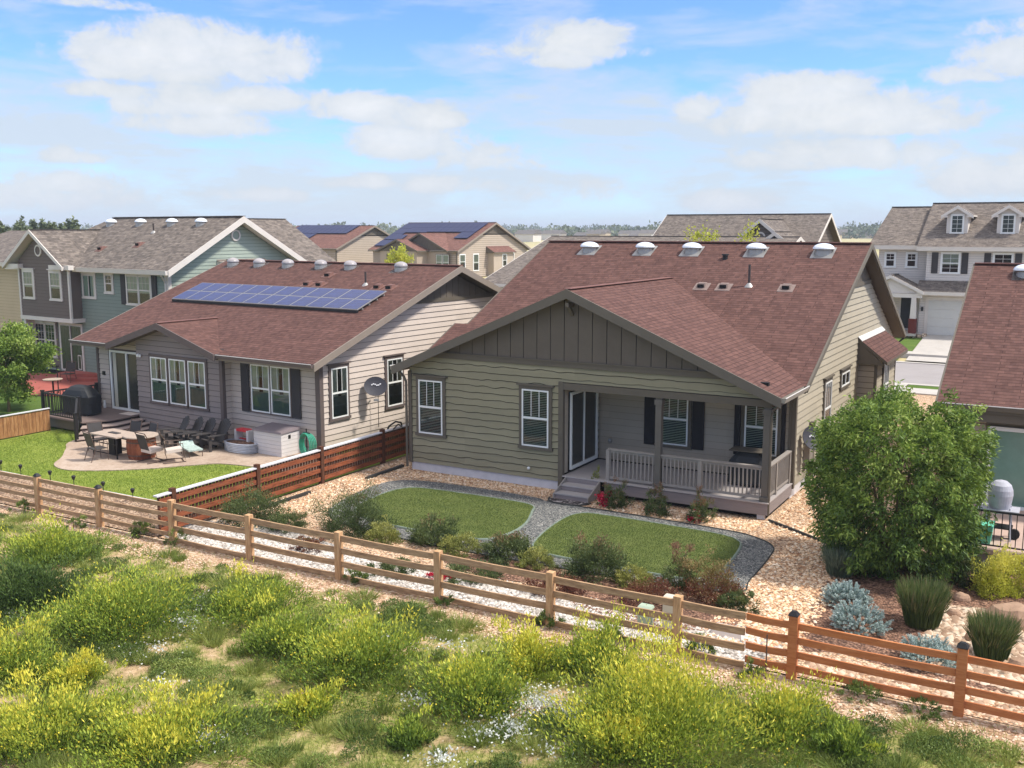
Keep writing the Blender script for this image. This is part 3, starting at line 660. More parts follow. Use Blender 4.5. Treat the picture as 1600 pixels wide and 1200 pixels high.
    s.box(-7.15, -6.95, 25.3, 25.5, 0, .13, G['found']); s.box(-12.98, -12.83, 25.2, 25.3, 0, .1, G['taupe']); s.build('skirt', dk)
    st = MB(); xa, xb = -12.72, -11.62
    for i, (ya, yb, z) in enumerate(((24.84, 25.23, .31), (24.46, 24.84, .155))):
        st.box(xa + .04, xb - .04, ya, yb, z - .035, z, G['deck']); st.box(xa + .04, xb - .04, ya + .02, ya + .04, z - .155, z - .036, G['skirt'])
    st.box(xa + .04, xb - .04, 25.2, 25.23, .31, .43, G['skirt'])
    for x in (xa, xb - .035): st.hull([(x, 24.42, 0), (x + .035, 24.42, 0), (x + .035, 25.22, 0), (x, 25.22, 0)], [(x, 24.42, .13), (x + .035, 24.42, .13), (x + .035, 25.22, .46), (x, 25.22, .46)], G['rail'])
    st.build('steps', dk)
    def railing(p, q, n, newel=()):
        rr = MB(); p, q = Vector(p), Vector(q); d_ = q - p
        rr.beam(p + Vector((0, 0, .915)), q + Vector((0, 0, .915)), .13, .035, G['rail']); rr.beam(p + Vector((0, 0, .86)), q + Vector((0, 0, .86)), .04, .07, G['rail']); rr.beam(p + Vector((0, 0, .1)), q + Vector((0, 0, .1)), .04, .07, G['rail'])
        ro_ = rr.build('railing', dk)
        b_ = MB()
        for i in range(n):
            t = (i + .5) / n; c_ = p + d_ * t; b_.box(c_.x - .017, c_.x + .017, c_.y - .017, c_.y + .017, .47 + .13, .47 + .84, G['rail'])
        b_.build('baluster', ro_, kind=None)
        for t in newel:
            c_ = p + d_ * t; nb = MB(); nb.box(c_.x - .05, c_.x + .05, c_.y - .05, c_.y + .05, .47, .47 + .9, G['rail']); nb.build('newel_post', ro_)
    railing((-11.45, 25.36, .47), (-10.04, 25.36, .47), 12, (0,)); railing((-9.86, 25.36, .47), (-7.07, 25.36, .47), 25, (.4,)); railing((-6.95, 25.46, .47), (-6.95, 27.62, .47), 18, (.35, .98))
    settle(h, -12.5, 34)
    return h
main_house()

# ---------------------------------------------------------------- left neighbour (pink red roof with solar panels)
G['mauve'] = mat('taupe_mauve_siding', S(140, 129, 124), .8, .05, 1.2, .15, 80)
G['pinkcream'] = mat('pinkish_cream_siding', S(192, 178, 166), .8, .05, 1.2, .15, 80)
G['pinklit'] = mat('pinkish_cream_siding_lit', S(204, 190, 178), .8, .05, 1.2, .15, 80)  # lighter copy of the cream, with the sun on that wall painted in
for k_ in ('mauve', 'pinkcream', 'pinklit'): weathered(G[k_])
G['mauvetrim'] = mat('brown_grey_trim', S(100, 88, 84), .7, .06, 3)
G['rakebeige'] = mat('beige_rake_board', S(140, 128, 116), .7, .06, 3)
G['pv'] = None
def pvmat():
    m, nt, N, L, P = nodes('solar_cells'); P.inputs['Roughness'].default_value = .3; P.inputs['Specular IOR Level'].default_value = .4; P.inputs['Coat Weight'].default_value = .15; P.inputs['Coat Roughness'].default_value = .12
    tc = N.new('ShaderNodeTexCoord'); b = N.new('ShaderNodeTexBrick'); L.new(tc.outputs['UV'], b.inputs['Vector']); b.offset = 0
    b.inputs['Scale'].default_value = 1; b.inputs['Brick Width'].default_value = .14; b.inputs['Row Height'].default_value = .14; b.inputs['Mortar Size'].default_value = .008
    b.inputs['Color1'].default_value = S(20, 32, 84); b.inputs['Color2'].default_value = S(30, 46, 108); b.inputs['Mortar'].default_value = S(60, 74, 120)
    L.new(b.outputs[0], P.inputs['Base Color']); return m
G['pv'] = pvmat()
G['pvd'] = mat('dark_solar_cells', S(26, 34, 76), .4, .1, 3, 0, 0, 0, .3, None, .0)
def left_house():
    A = -4.1; h = empty('house', (-21.6, 24.97, 0), A, 'pinkish grey house with dark red roof left of the olive house', 'house', 'houses of the neighbourhood')
    ze, k = 3.17, .3675; L_ = -13.3; yr = 7.73; zr = ze + k * (yr + .27); yb = 2 * yr + .27
    mb = MB(); yn = .14; zn = ze + k * (yn + .27)
    slab(mb, [(L_, yn, zn), (0, yn, zn), (0, yr, zr), (L_, yr, zr)], G['red'], G['rakebeige'], .2, X1, G['soffit']); slab(mb, [(L_, yr, zr), (0, yr, zr), (0, yb, ze), (L_, yb, ze)], G['red'], G['rakebeige'], .2, X1, G['soffit'])
    for xa, xb in ((L_, -10.7), (-4.72, 0)): slab(mb, [(xa, -.27, ze), (xb, -.27, ze), (xb, yn, zn), (xa, yn, zn)], G['red'], G['rakebeige'], .2, X1, G['soffit'])
    o = mb.build('roof', h); c = MB(); c.beam((L_, yr, zr + .015), (0, yr, zr + .015), .26, .035, G['ridgecap']); c.build('ridge_cap', o); f = MB()
    for x in (L_ - .02, .02): rake_board(f, (x, -.27, ze), (x, yr, zr), G['rakebeige'], .24); rake_board(f, (x, yr, zr), (x, yb, ze), G['rakebeige'], .24)
    f.build('fascia', h)
    yw, xw = .48, -.49
    w = MB(); siding(w, (0, yw, 0), X1, NF, [(-4.95, .15), (xw, .15), (xw, 3.05), (-4.95, 3.05)], G['pinkcream'], G['lapshade_l'], .2, .028)
    siding(w, (0, yw, 0), X1, NF, [(-12.75, .45), (-9.55, .45), (-9.55, 3.05), (-12.75, 3.05)], G['pinkcream'], G['lapshade_l'], .2, .028); w.build('front_wall', h)
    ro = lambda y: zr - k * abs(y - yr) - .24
    w = MB(); siding(w, (xw, 0, 0), Y1, NR, [(yw, .1), (yb - .7, .1), (yb - .7, ro(yb - .7)), (yb - .72, ro(yb - .7)), (yr + 2.9, 4.9), (yr - 2.9, 4.9), (yw, ro(yw))], G['pinklit'], G['lapshade_l'], .2, .028); w.build('side_wall', h)
    b = MB(); batten_gable(b, (xw, 0, 0), Y1, NR, [(yr - 2.6, 4.9), (yr + 2.6, 4.9), (yr, 5.85)], G['taupe2'], G['groove'], .38); b.build('gable_panel', h)
    b = MB(); fbox(b, (xw, 0, 0), Y1, NR, yr - 3.0, yr + 3.0, 4.76, 4.9, 0, .05, G['taupe']); b.build('trim_band', h)
    c = MB(); c.box(-12.7, xw - .05, yw + .03, yb - .75, 0, 3.0, G['dark']); c.build('interior', h)
    w = MB(); w.poly([(-12.75, yb - .7, 0), (-12.75, yw, 0), (-12.75, yw, 3.0), (-12.75, yr, 5.8), (-12.75, yb - .7, 3.0)], G['pinkcream']); w.poly([(xw, yb - .7, 0), (-12.75, yb - .7, 0), (-12.75, yb - .7, 3), (xw, yb - .7, 3)], G['pinkcream']); w.build('far_walls', h)
    c = MB(); c.box(xw - .03, xw + .06, yw - .05, yw + .12, .05, 3.0, G['mauvetrim']); c.box(xw - .16, xw - .032, yw - .045, yw + .02, .05, 3.0, G['mauvetrim']); c.box(-12.8, -12.66, yw - .05, yw + .05, .4, 3.0, G['mauvetrim']); c.build('corner_trim', h)
    c = MB(); c.box(-4.9, xw, yw + .01, yw + .1, 0, .15, G['found']); c.build('foundation', h)
    # projecting bay with its own gable
    yb0 = .10; bl, br = -9.72, -4.86
    bw = MB(); rzb = lambda x: 4.13 - .292 * abs(x + 7.72) - .17
    siding(bw, (0, yb0, 0), X1, NF, [(bl, .05), (br, .05), (br, rzb(br)), (-7.72, rzb(-7.72)), (bl, rzb(bl))], G['mauve'], G['joint'], .2, .028)
    siding(bw, (br, 0, 0), Y1, NR, [(yb0, .05), (yw, .05), (yw, 3.05), (yb0, 3.05)], G['pinkcream'], G['lapshade_l'], .2, .02)
    bw.poly([(bl, yw, .05), (bl, yb0, .05), (bl, yb0, 3.05), (bl, yw, 3.05)], G['mauve'])
    bw.build('bay', h)
    c = MB(); c.box(br - .12, br + .035, yb0 - .05, yb0 + .09, 0, 3.1, G['mauvetrim']); c.build('corner_trim', h)
    cross_gable(h, -7.72, 3.1, -.42, 3.4, 3.2, .30, side='mauvetrim', ybe=-.1, fas=.24)
    gutter(h, (-4.62, -.27, ze), (0, -.27, ze), 'mauvetrim'); gutter(h, (L_, -.27, ze), (-10.82, -.27, ze), 'mauvetrim')
    for i, x in enumerate((-8.82, -7.74, -6.66)): window(h, (0, yb0, 0), X1, NF, x, x + .93, 1.1, 2.78, 'mauvetrim', cover='curtain', crown=False, cw=.1, lower=1, slats=False)
    for x in (-3.76, -2.76): window(h, (0, yw, 0), X1, NF, x, x + .93, 1.17, 2.84, 'mauvetrim', cover='curtain', crown=False, cw=.05, lower=1)
    for a in (-4.28, -1.74): c = MB(); fbox(c, (0, yw, 0), X1, NF, a, a + .4, 1.12, 2.88, .03, .07, G['shutter']); [fbox(c, (0, yw, 0), X1, NF, a + .03, a + .37, 1.2 + i * .05, 1.23 + i * .05, .07, .078, G['shutter']) for i in range(32)]; c.build('shutter', h)
    window(h, (xw, 0, 0), Y1, NR, .98, 1.76, 1.14, 2.86, 'mauvetrim', cover='curtain', lower=1); window(h, (xw, 0, 0), Y1, NR, 3.83, 4.66, 1.14, 2.86, 'mauvetrim', cover='curtain', lower=1)
    window(h, (xw, 0, 0), Y1, NR, 7.2, 8.0, 1.14, 2.86, 'mauvetrim', cover='curtain', lower=1)
    d = MB(); P0 = (0, yw, 0); fbox(d, P0, X1, NF, -12.0, -9.76, .45, 2.86, 0, .04, G['mauvetrim']); fbox(d, P0, X1, NF, -11.82, -9.8, .5, 2.76, .041, .05, G['doorglass']); dr = d.build('sliding_door', h)
    d = MB()
    for a, b_, c_, e in ((-11.86, -11.78, .46, 2.8), (-10.84, -10.76, .54, 2.74), (-11.78, -9.8, .46, .54), (-11.78, -9.8, 2.72, 2.8)): fbox(d, P0, X1, NF, a, b_, c_, e, .05, .1, G['white'])
    d.build('frame', dr); c = MB(); fbox(c, P0, X1, NF, -11.7, -11.5, .55, 2.7, .052, .06, G['curtain']); c.build('curtain', dr)
    for x, z in ((-9.55, 2.72), (-12.3, 2.95)):
        c = MB(); y_ = yb0 if x > -10 else yw - .1; c.lathe((x, y_ - .08, z), [(.045, 0), (.055, .05), (.03, .1)], G['white'], 8); c.tube([(x, y_ - .08, z + .1), (x, y_, z + .1)], .02, G['white'], 6); c.lathe((x + .14, y_ - .08, z), [(.045, 0), (.055, .05), (.03, .1)], G['white'], 8); c.build('flood_light', h)
    c = MB(); c.box(-12.45, -12.3, yw - .06, yw, 1.75, 1.9, G['black']); c.build('door_lamp', h)
    r_ = [c for c in h.children if c.name.startswith('roof')][0]
    for vx in (-12.4, -10.7, -8.92, -6.97, -5.3, -2.6): dome_vent(r_, vx, 7.25, zr - .48 * k - .02, k, 'domecl', .20)
    for vx in (-6.04, -5.35, -2.31, -1.71): box_vent(r_, vx, 5.55, ze + (5.55 + .27) * k, k, 'metalr')
    box_vent(r_, -5.75, 6.45, ze + 6.72 * k, k, 'metalr'); vent_pipe(r_, -3.12, 5.75, ze + 6.0 * k, .5)
    settle(h, -6.5, 8)
    # the solar array: its panels are the parts
    s = empty('solar_array', (-21.6, 24.97, 0), A, 'blue solar panel array in two rows on the red roof of the pinkish grey house', 'solar panels', 'rooftop solar arrays')
    pr = None; cw_, ch_ = .865, .86; up = Vector((0, math.cos(math.atan(k)), math.sin(math.atan(k)))); nn = Vector((0, -math.sin(math.atan(k)), math.cos(math.atan(k))))
    rl = MB()
    for v in (.25, .65, 1.1, 1.5):
        p = Vector((-11.76, 3.42, ze + 3.69 * k)) + up * v + nn * .05; rl.beam(p, p + Vector((12 * cw_ + .02, 0, 0)), .04, .06, G['metal'])
    p = Vector((-11.76, 3.42, ze + 3.69 * k)) + nn * .055; rl.beam(p, p + Vector((12 * cw_, 0, 0)), .02, .09, G['black'])
    rl.build('mounting_rail', s)
    for j in range(2):
        for i in range(12):
            if pr is None:
                mb = MB(); a, b_ = cw_ - .012, ch_ - .012; t = .035
                def q(u, v, n_): return tuple(Vector((u, 0, 0)) + up * v + nn * n_)
                mb.hull([q(0, 0, 0), q(a, 0, 0), q(a, b_, 0), q(0, b_, 0)], [q(0, 0, t), q(a, 0, t), q(a, b_, t), q(0, b_, t)], G['metal'])
                f = .024; mb.poly([q(f, f, t + .003), q(a - f, f, t + .003), q(a - f, b_ - f, t + .003), q(f, b_ - f, t + .003)], G['pv'], [(f, f), (a - f, f), (a - f, b_ - f), (f, b_ - f)])
                o = mb.build('solar_panel', s); pr = o
            else:
                o = pr.copy(); COL.objects.link(o); o.parent = s
            o.location = Vector((-11.76 + i * cw_, 3.42, ze + 3.69 * k)) + up * (j * ch_) + nn * .10
    return h
left_house()

# ---------------------------------------------------------------- blue two-storey house, far left
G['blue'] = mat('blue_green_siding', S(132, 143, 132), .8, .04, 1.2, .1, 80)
G['blue_lit'] = mat('blue_green_siding_lit', S(152, 163, 150), .8, .04, 1.2, .1, 80)  # paler copy of the blue green, sunlit look mixed into the colour
G['brownsid'] = mat('brown_siding', S(112, 100, 92), .8, .04, 1.2, .1, 80)
G['beige'] = mat('beige_siding', S(186, 168, 138), .8, .04, 1.2, .1, 80)
G['jb'] = mat('blue_lap_shade', S(70, 84, 82), .9)
G['lapshade_br'] = mat('brown_lap_shade', S(66, 56, 50), .9)
G['lapshade_be'] = mat('beige_lap_shade', S(128, 108, 84), .9)
G['redpaint'] = mat('red_stained_concrete', S(168, 92, 80), .7, .12, 2, .1)
def ring_vent(par, P0, U, N, u, z, r=.27, mr='trimwhite', mi='beige', name='gable_vent'):
    mb = MB(); P0, U, N = Vector(P0), Vector(U), Vector(N); n = 20
    pt = lambda rr, a, off: tuple(P0 + U * (u + rr * math.cos(a)) + Vector((0, 0, z + rr * math.sin(a))) + N * off)
    flip = U.cross(Vector((0, 0, 1))).dot(N) < 0
    for i in range(n):
        a, b = 2 * math.pi * i / n, 2 * math.pi * (i + 1) / n
        for q, mm in (([pt(r, a, .07), pt(r, b, .07), pt(r * .72, b, .07), pt(r * .72, a, .07)], G[mr]), ([pt(r, a, 0), pt(r, b, 0), pt(r, b, .07), pt(r, a, .07)], G[mr])):
            if mm is G[mr] and not flip: q.reverse()
            mb.poly(q, mm)
    q = [pt(r * .72, 2 * math.pi * i / n, .04) for i in range(n)]
    if flip: q.reverse()
    mb.poly(q, G[mi]); return mb.build(name, par)
def blue_house():
    A = -5; h = empty('house', (-36.5, 32.05, 0), A, 'two storey blue green house with brown overhanging bay and grey brown roof at the left', 'house', 'houses of the neighbourhood')
    ze, k, yr = 5.62, .555, 4.5; zr = ze + k * 4.5; L_ = -13.9; yb = 9.0; yw, xw = .42, -.55
    mw = G['trimwhite']; mb = MB(); xh = -10.6
    slab(mb, [(L_, 0, ze), (0, 0, ze), (0, yr, zr), (xh, yr, zr)], G['grey'], mw, .22, X1, mw); slab(mb, [(xh, yr, zr), (0, yr, zr), (0, yb, ze), (L_, yb, ze)], G['grey'], mw, .22, X1, mw); slab(mb, [(L_, 0, ze), (xh, yr, zr), (L_, yb, ze)], G['grey'], mw, .22, Y1, mw)
    o = mb.build('roof', h); c = MB(); c.beam((xh, yr, zr + .015), (0, yr, zr + .015), .26, .035, G['ridgecapg']); c.build('ridge_cap', o); f = MB()
    rake_board(f, (.02, 0, ze), (.02, yr, zr), mw, .3); rake_board(f, (.02, yr, zr), (.02, yb, ze), mw, .3); f.build('fascia', h)
    # rear wing, its roof seen over the ridge
    cross_gable(h, -6.34, 4.85, 6.0, 13.0, 5.25, .588, 'grey', 'trimwhite', .2, .2, cap='ridgecapg', ybe=13.0, under='trimwhite')
    w = MB(); w.box(-10.6, -2.0, 8.6, 12.6, 0, 5.2, G['blue_lit']); w.build('rear_wing', h)
    w = MB(); siding(w, (0, yw, 0), X1, NF, [(-13.3, .2), (xw, .2), (xw, 5.5), (-13.3, 5.5)], G['blue'], G['jb'], .17, .022, shade_h=.01); w.build('front_wall', h)
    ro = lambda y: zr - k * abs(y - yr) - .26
    w = MB(); siding(w, (xw, 0, 0), Y1, NR, [(yw, .1), (yb - .4, .1), (yb - .4, ro(yb - .4)), (yr, ro(yr)), (yw, ro(yw))], G['blue_lit'], G['jb'], .17, .022, shade_h=.01); w.build('side_wall', h)
    c = MB(); c.box(-13.2, xw - .05, yw + .04, yb - .5, 0, 5.4, G['dark']); c.build('interior', h)
    c = MB(); c.box(xw - .22, xw - .03, yw - .06, yw + .05, .1, 5.45, G['trimwhite']); c.box(xw - .028, xw + .05, yw - .06, yw + .12, .1, 5.4, G['trimwhite']); c.build('corner_trim', h)
    gutter(h, (-7.4, 0, ze), (0, 0, ze), 'trimwhite', 'trimwhite', .16, .2); downspout(h, [(-.45, -.05, 5.4), (-.65, .25, 5.15), (-.68, .33, 5.0), (-.68, .33, .2)], 'trimwhite', .05)
    # overhanging brown bay
    bl, br, yb0, zb = -12.1, -7.6, -.22, 3.05; xc = (bl + br) / 2 - .35; ks = .66
    b = MB(); rb = lambda x: 7.38 - ks * abs(x - xc) - .2
    siding(b, (0, yb0, 0), X1, NF, [(bl, zb), (br, zb), (br, rb(br)), (xc, rb(xc)), (bl, rb(bl))], G['brownsid'], G['lapshade_br'], .17, .022, shade_h=.01)
    b.poly([(br, yb0, zb), (br, yw, zb), (br, yw, 5.6), (br, yb0, 5.6)], G['brownsid']); b.poly([(bl, yw, zb), (bl, yb0, zb), (bl, yb0, 5.6), (bl, yw, 5.6)], G['brownsid'])
    b.box(bl, br, yb0, yw, zb - .05, zb - .002, G['brownsid']); b.build('bay', h)
    c = MB(); c.box(bl - .05, br + .2, yb0 - .08, yb0 + .0, zb - .2, zb + .0, G['trimwhite']); c.box(br + .01, br + .2, yb0 + .002, yw, zb - .2, zb, G['trimwhite']); c.box(br - .05, br + .08, yb0 - .05, yb0 + .05, zb, 5.6, G['trimwhite']); c.box(bl - .06, bl + .06, yb0 - .05, yb0 + .05, zb, 5.6, G['trimwhite'])
    c.box(bl - .75, bl + .42, yb0 - .3, yb0 - .01, 5.5, 5.72, G['trimwhite']); c.box(br - 1.25, br + .5, yb0 - .3, yb0 - .01, 5.5, 5.72, G['trimwhite']); c.build('bay_trim', h)
    cross_gable(h, xc, 2.75, yb0 - .4, 3.6, 7.38 - 2.75 * ks + .1, ks, 'grey', 'trimwhite', .18, .2, cap='ridgecapg', ybe=.2, under='trimwhite')
    c = MB(); siding(c, (0, yw - .02, 0), X1, NF, [(bl + .1, .3), (-9.9, .3), (-9.9, 3.0), (bl + .1, 3.0)], G['brownsid'], G['lapshade_br'], .17, .022, shade_h=.01); c.build('lower_wall', h)
    c = MB(); c.box(bl - .1, bl + .12, yb0 + .1, yw, .2, 2.85, G['trimwhite']); c.build('corner_trim', h)
    for a, b_ in ((-11.66, -10.78), (-9.2, -8.3)): window(h, (0, yb0, 0), X1, NF, a, b_, 4.0, 5.35, 'trimwhite', 'trimwhite', grid=(3, 2), cover='shade')
    window(h, (0, yw, 0), X1, NF, -8.15 + .8, -6.98 + .6, 4.15, 5.25, 'trimwhite', 'trimwhite', 'sl', (0, 0), 'curtain')
    window(h, (0, yw, 0), X1, NF, -5.45, -4.9, 4.45, 5.3, 'trimwhite', 'trimwhite', grid=(2, 2), cover=None)
    for a in (-3.72, -2.78): window(h, (0, yw, 0), X1, NF, a, a + .9, 3.95, 5.3, 'trimwhite', 'trimwhite', grid=(3, 2), cover='shade', cw=.08)
    for a in (-4.2, -1.76): c = MB(); fbox(c, (0, yw, 0), X1, NF, a, a + .36, 3.9, 5.35, .03, .07, G['shutter']); c.build('shutter', h)
    for a in (-12.0, -11.05): window(h, (0, yw, 0), X1, NF, a, a + .88, .9, 2.6, 'trimwhite', 'trimwhite', grid=(3, 12), cover=None, cw=.08)
    d = MB(); P0 = (0, yw - .02, 0); fbox(d, P0, X1, NF, -9.75, -7.66, .25, 2.75, 0, .05, G['trimwhite']); fbox(d, P0, X1, NF, -9.6, -7.8, .36, 2.6, .051, .06, G['doorglass']); fbox(d, P0, X1, NF, -8.73, -8.66, .36, 2.6, .061, .09, G['trimwhite']); d.build('sliding_door', h)
    c = MB(); fbox(c, P0, X1, NF, -8.15, -7.85, .4, 1.15, .061, .075, G['trimwhite']); fbox(c, P0, X1, NF, -8.1, -7.9, .45, 1.1, .076, .08, G['doorglass']); c.build('pet_door', h)
    c = MB(); c.box(xw + .0, xw + .5, 3.2, 6.2, 5.72, 5.95, G['trimwhite']); slab(c, [(xw + .5, 3.2, 5.75), (xw + .5, 6.2, 5.75), (xw, 6.2, 6.05), (xw, 3.2, 6.05)], G['grey'], G['trimwhite'], .04, Y1); c.build('wall_awning', h)
    ring_vent(h, (0, yb0, 0), X1, NF, -10.12, 6.42, .3, 'trimwhite', 'brownsid'); ring_vent(h, (xw, 0, 0), Y1, NR, 4.4, 7.2, .28, 'trimwhite', 'blue_lit')
    r_ = [c for c in h.children if c.name.startswith('roof')][0]
    for vx in (-9.9, -7.3, -4.7, -2.4): dome_vent(r_, vx, 3.85, zr - .65 * k - .03, k, 'dome', .24)
    for vx, vy in ((-7.5, 1.6), (-4.9, 2.0)): box_vent(r_, vx, vy, ze + vy * k, k, 'metalr')
    vent_pipe(r_, -5.2, 3.1, ze + 3.1 * k, .45)
    c = MB(); c.box(-7.3, -7.15, yw - .08, yw, 2.2, 2.4, G['black']); c.build('door_lamp', h)
    settle(h, -6.5, 4.5)
blue_house()
def beige_house():
    h = empty('house', (-54.5, 38.5, 0), -6, 'beige two storey house with grey brown roof cut off by the left edge', 'house', 'houses of the neighbourhood')
    w = MB(); siding(w, (0, 0, 0), X1, NF, [(-14, .1), (5.0, .1), (5.0, 5.4), (-14, 5.4)], G['beige'], G['lapshade_be'], .19, .022, shade_h=.012); w.poly([(5.0, 0, 0), (5.0, 11, 0), (5.0, 11, 5.4), (5.0, 0, 5.4)], G['beige']); w.build('front_wall', h)
    mb = MB(); mw = G['trimwhite']
    slab(mb, [(-14, -.5, 5.45), (5.5, -.5, 5.45), (-1.5, 5.5, 7.4), (-14, 5.5, 7.4)], G['grey'], mw, .22, X1, mw); slab(mb, [(5.5, -.5, 5.45), (5.5, 11.5, 5.45), (-1.5, 5.5, 7.4)], G['grey'], mw, .22, Y1, mw); slab(mb, [(-14, 5.5, 7.4), (-1.5, 5.5, 7.4), (5.5, 11.5, 5.45), (-14, 11.5, 5.45)], G['grey'], mw, .22, X1, mw)
    r = mb.build('roof', h); gutter(h, (-14, -.5, 5.45), (5.5, -.5, 5.45), 'trimwhite', 'trimwhite', .16, .2)
    window(h, (0, 0, 0), X1, NF, 3.2, 4.5, .9, 2.75, 'trimwhite', 'trimwhite', grid=(3, 12), cover=None, cw=.14)
    window(h, (0, 0, 0), X1, NF, -1.2, .2, 3.6, 5.0, 'trimwhite', 'trimwhite', grid=(3, 12), cover=None, cw=.14)
    vent_pipe(r, -.4, 3.4, 6.7, .4); settle(h, -4, 5.5)
beige_house()

# ---------------------------------------------------------------- right neighbour
def right_house():
    h = empty('house', (0, 0, 0), 0, 'taupe single storey house with dark red shingle roof cut off by the right edge', 'house', 'houses of the neighbourhood')
    x0, x1, y0, ym, ze = -3.2, 9.5, 27.3, 34.5, 3.15; zr = ze + 7.2 * .457
    o = gable_roof(h, x0, x1, y0, 2 * ym - y0, ze, zr, 'red', 'fascia')
    gutter(h, (x0, y0, ze), (x1, y0, ze), 'taupe')
    w = MB(); siding(w, (0, 27.85, 0), X1, NF, [(-2.75, .1), (9, .1), (9, 2.95), (-2.75, 2.95)], G['porchwall'], G['joint'], .2, .02)
    siding(w, (-2.75, 0, 0), Y1, NL, [(27.85, .1), (41.2, .1), (41.2, 2.95), (ym, 6.0), (27.85, 2.95)], G['olive_lit'], G['joint'], .2, .02); w.build('wall', h)
    c = MB(); c.box(-2.7, 9, 27.9, 41.2, 0, 2.9, G['dark']); c.build('interior', h)
    c = MB(); c.box(-2.85, 9, 27.36, 27.8, 2.72, 2.95, G['taupe']); c.box(-2.8, -2.62, 27.78, 27.88, .1, 2.72, G['taupe']); c.build('eave_trim', h)
    d = MB(); P0 = (0, 27.85, 0); fbox(d, P0, X1, NF, -2.06, .75, .42, 2.66, 0, .04, G['taupe']); fbox(d, P0, X1, NF, -1.94, .62, .5, 2.5, .04, .05, G['tealglass']); dr = d.build('sliding_door', h)
    d = MB()
    for a, b_, c_, e in ((-2.0, -1.9, .47, 2.56), (.56, .66, .47, 2.56), (-1.9, .56, .47, .55), (-1.9, .56, 2.46, 2.56), (-.72, -.64, .55, 2.46)): fbox(d, P0, X1, NF, a, b_, c_, e, .05, .1, G['white'])
    d.build('frame', dr)
    dome_vent(o, -1.73, 33.9, zr - .6 * .457 - .02); settle(h, 3.2, 34.5)
    # its raised patio with the black railing
    p = empty('patio', (.6, 25.9, 0), 0, 'raised concrete patio with tan floor behind the black railing at the right edge', 'patio')
    mb = MB(); mb.box(-3.2, 4, -1.95, 1.9, 0, .36, G['skirt']); mb.box(-3.26, 4.05, -2.0, 1.92, .362, .47, mat('tan_patio_floor', S(186, 160, 146), .85, .08, 2)); mb.build('slab', p)
    rl = empty('railing', (.6, 24.0, .47), 0, 'black metal railing on the raised patio at the right edge', 'railing')
    mb = MB(); mb.box(-2.5, 3.5, -.02, .02, .83, .87, G['black']); mb.box(-2.5, 3.5, -.015, .015, .06, .09, G['black']); mb.tube([(-2.45, 0, 0), (-2.45, 0, .95)], .03, G['black'], 6); mb.tube([(.6, 0, 0), (.6, 0, .95)], .03, G['black'], 6); mb.build('rail', rl)
    x = -2.35
    while x < 3.4: mb = MB(); mb.box(x - .009, x + .009, -.009, .009, .09, .83, G['black']); mb.build('baluster', rl); x += .145
right_house()

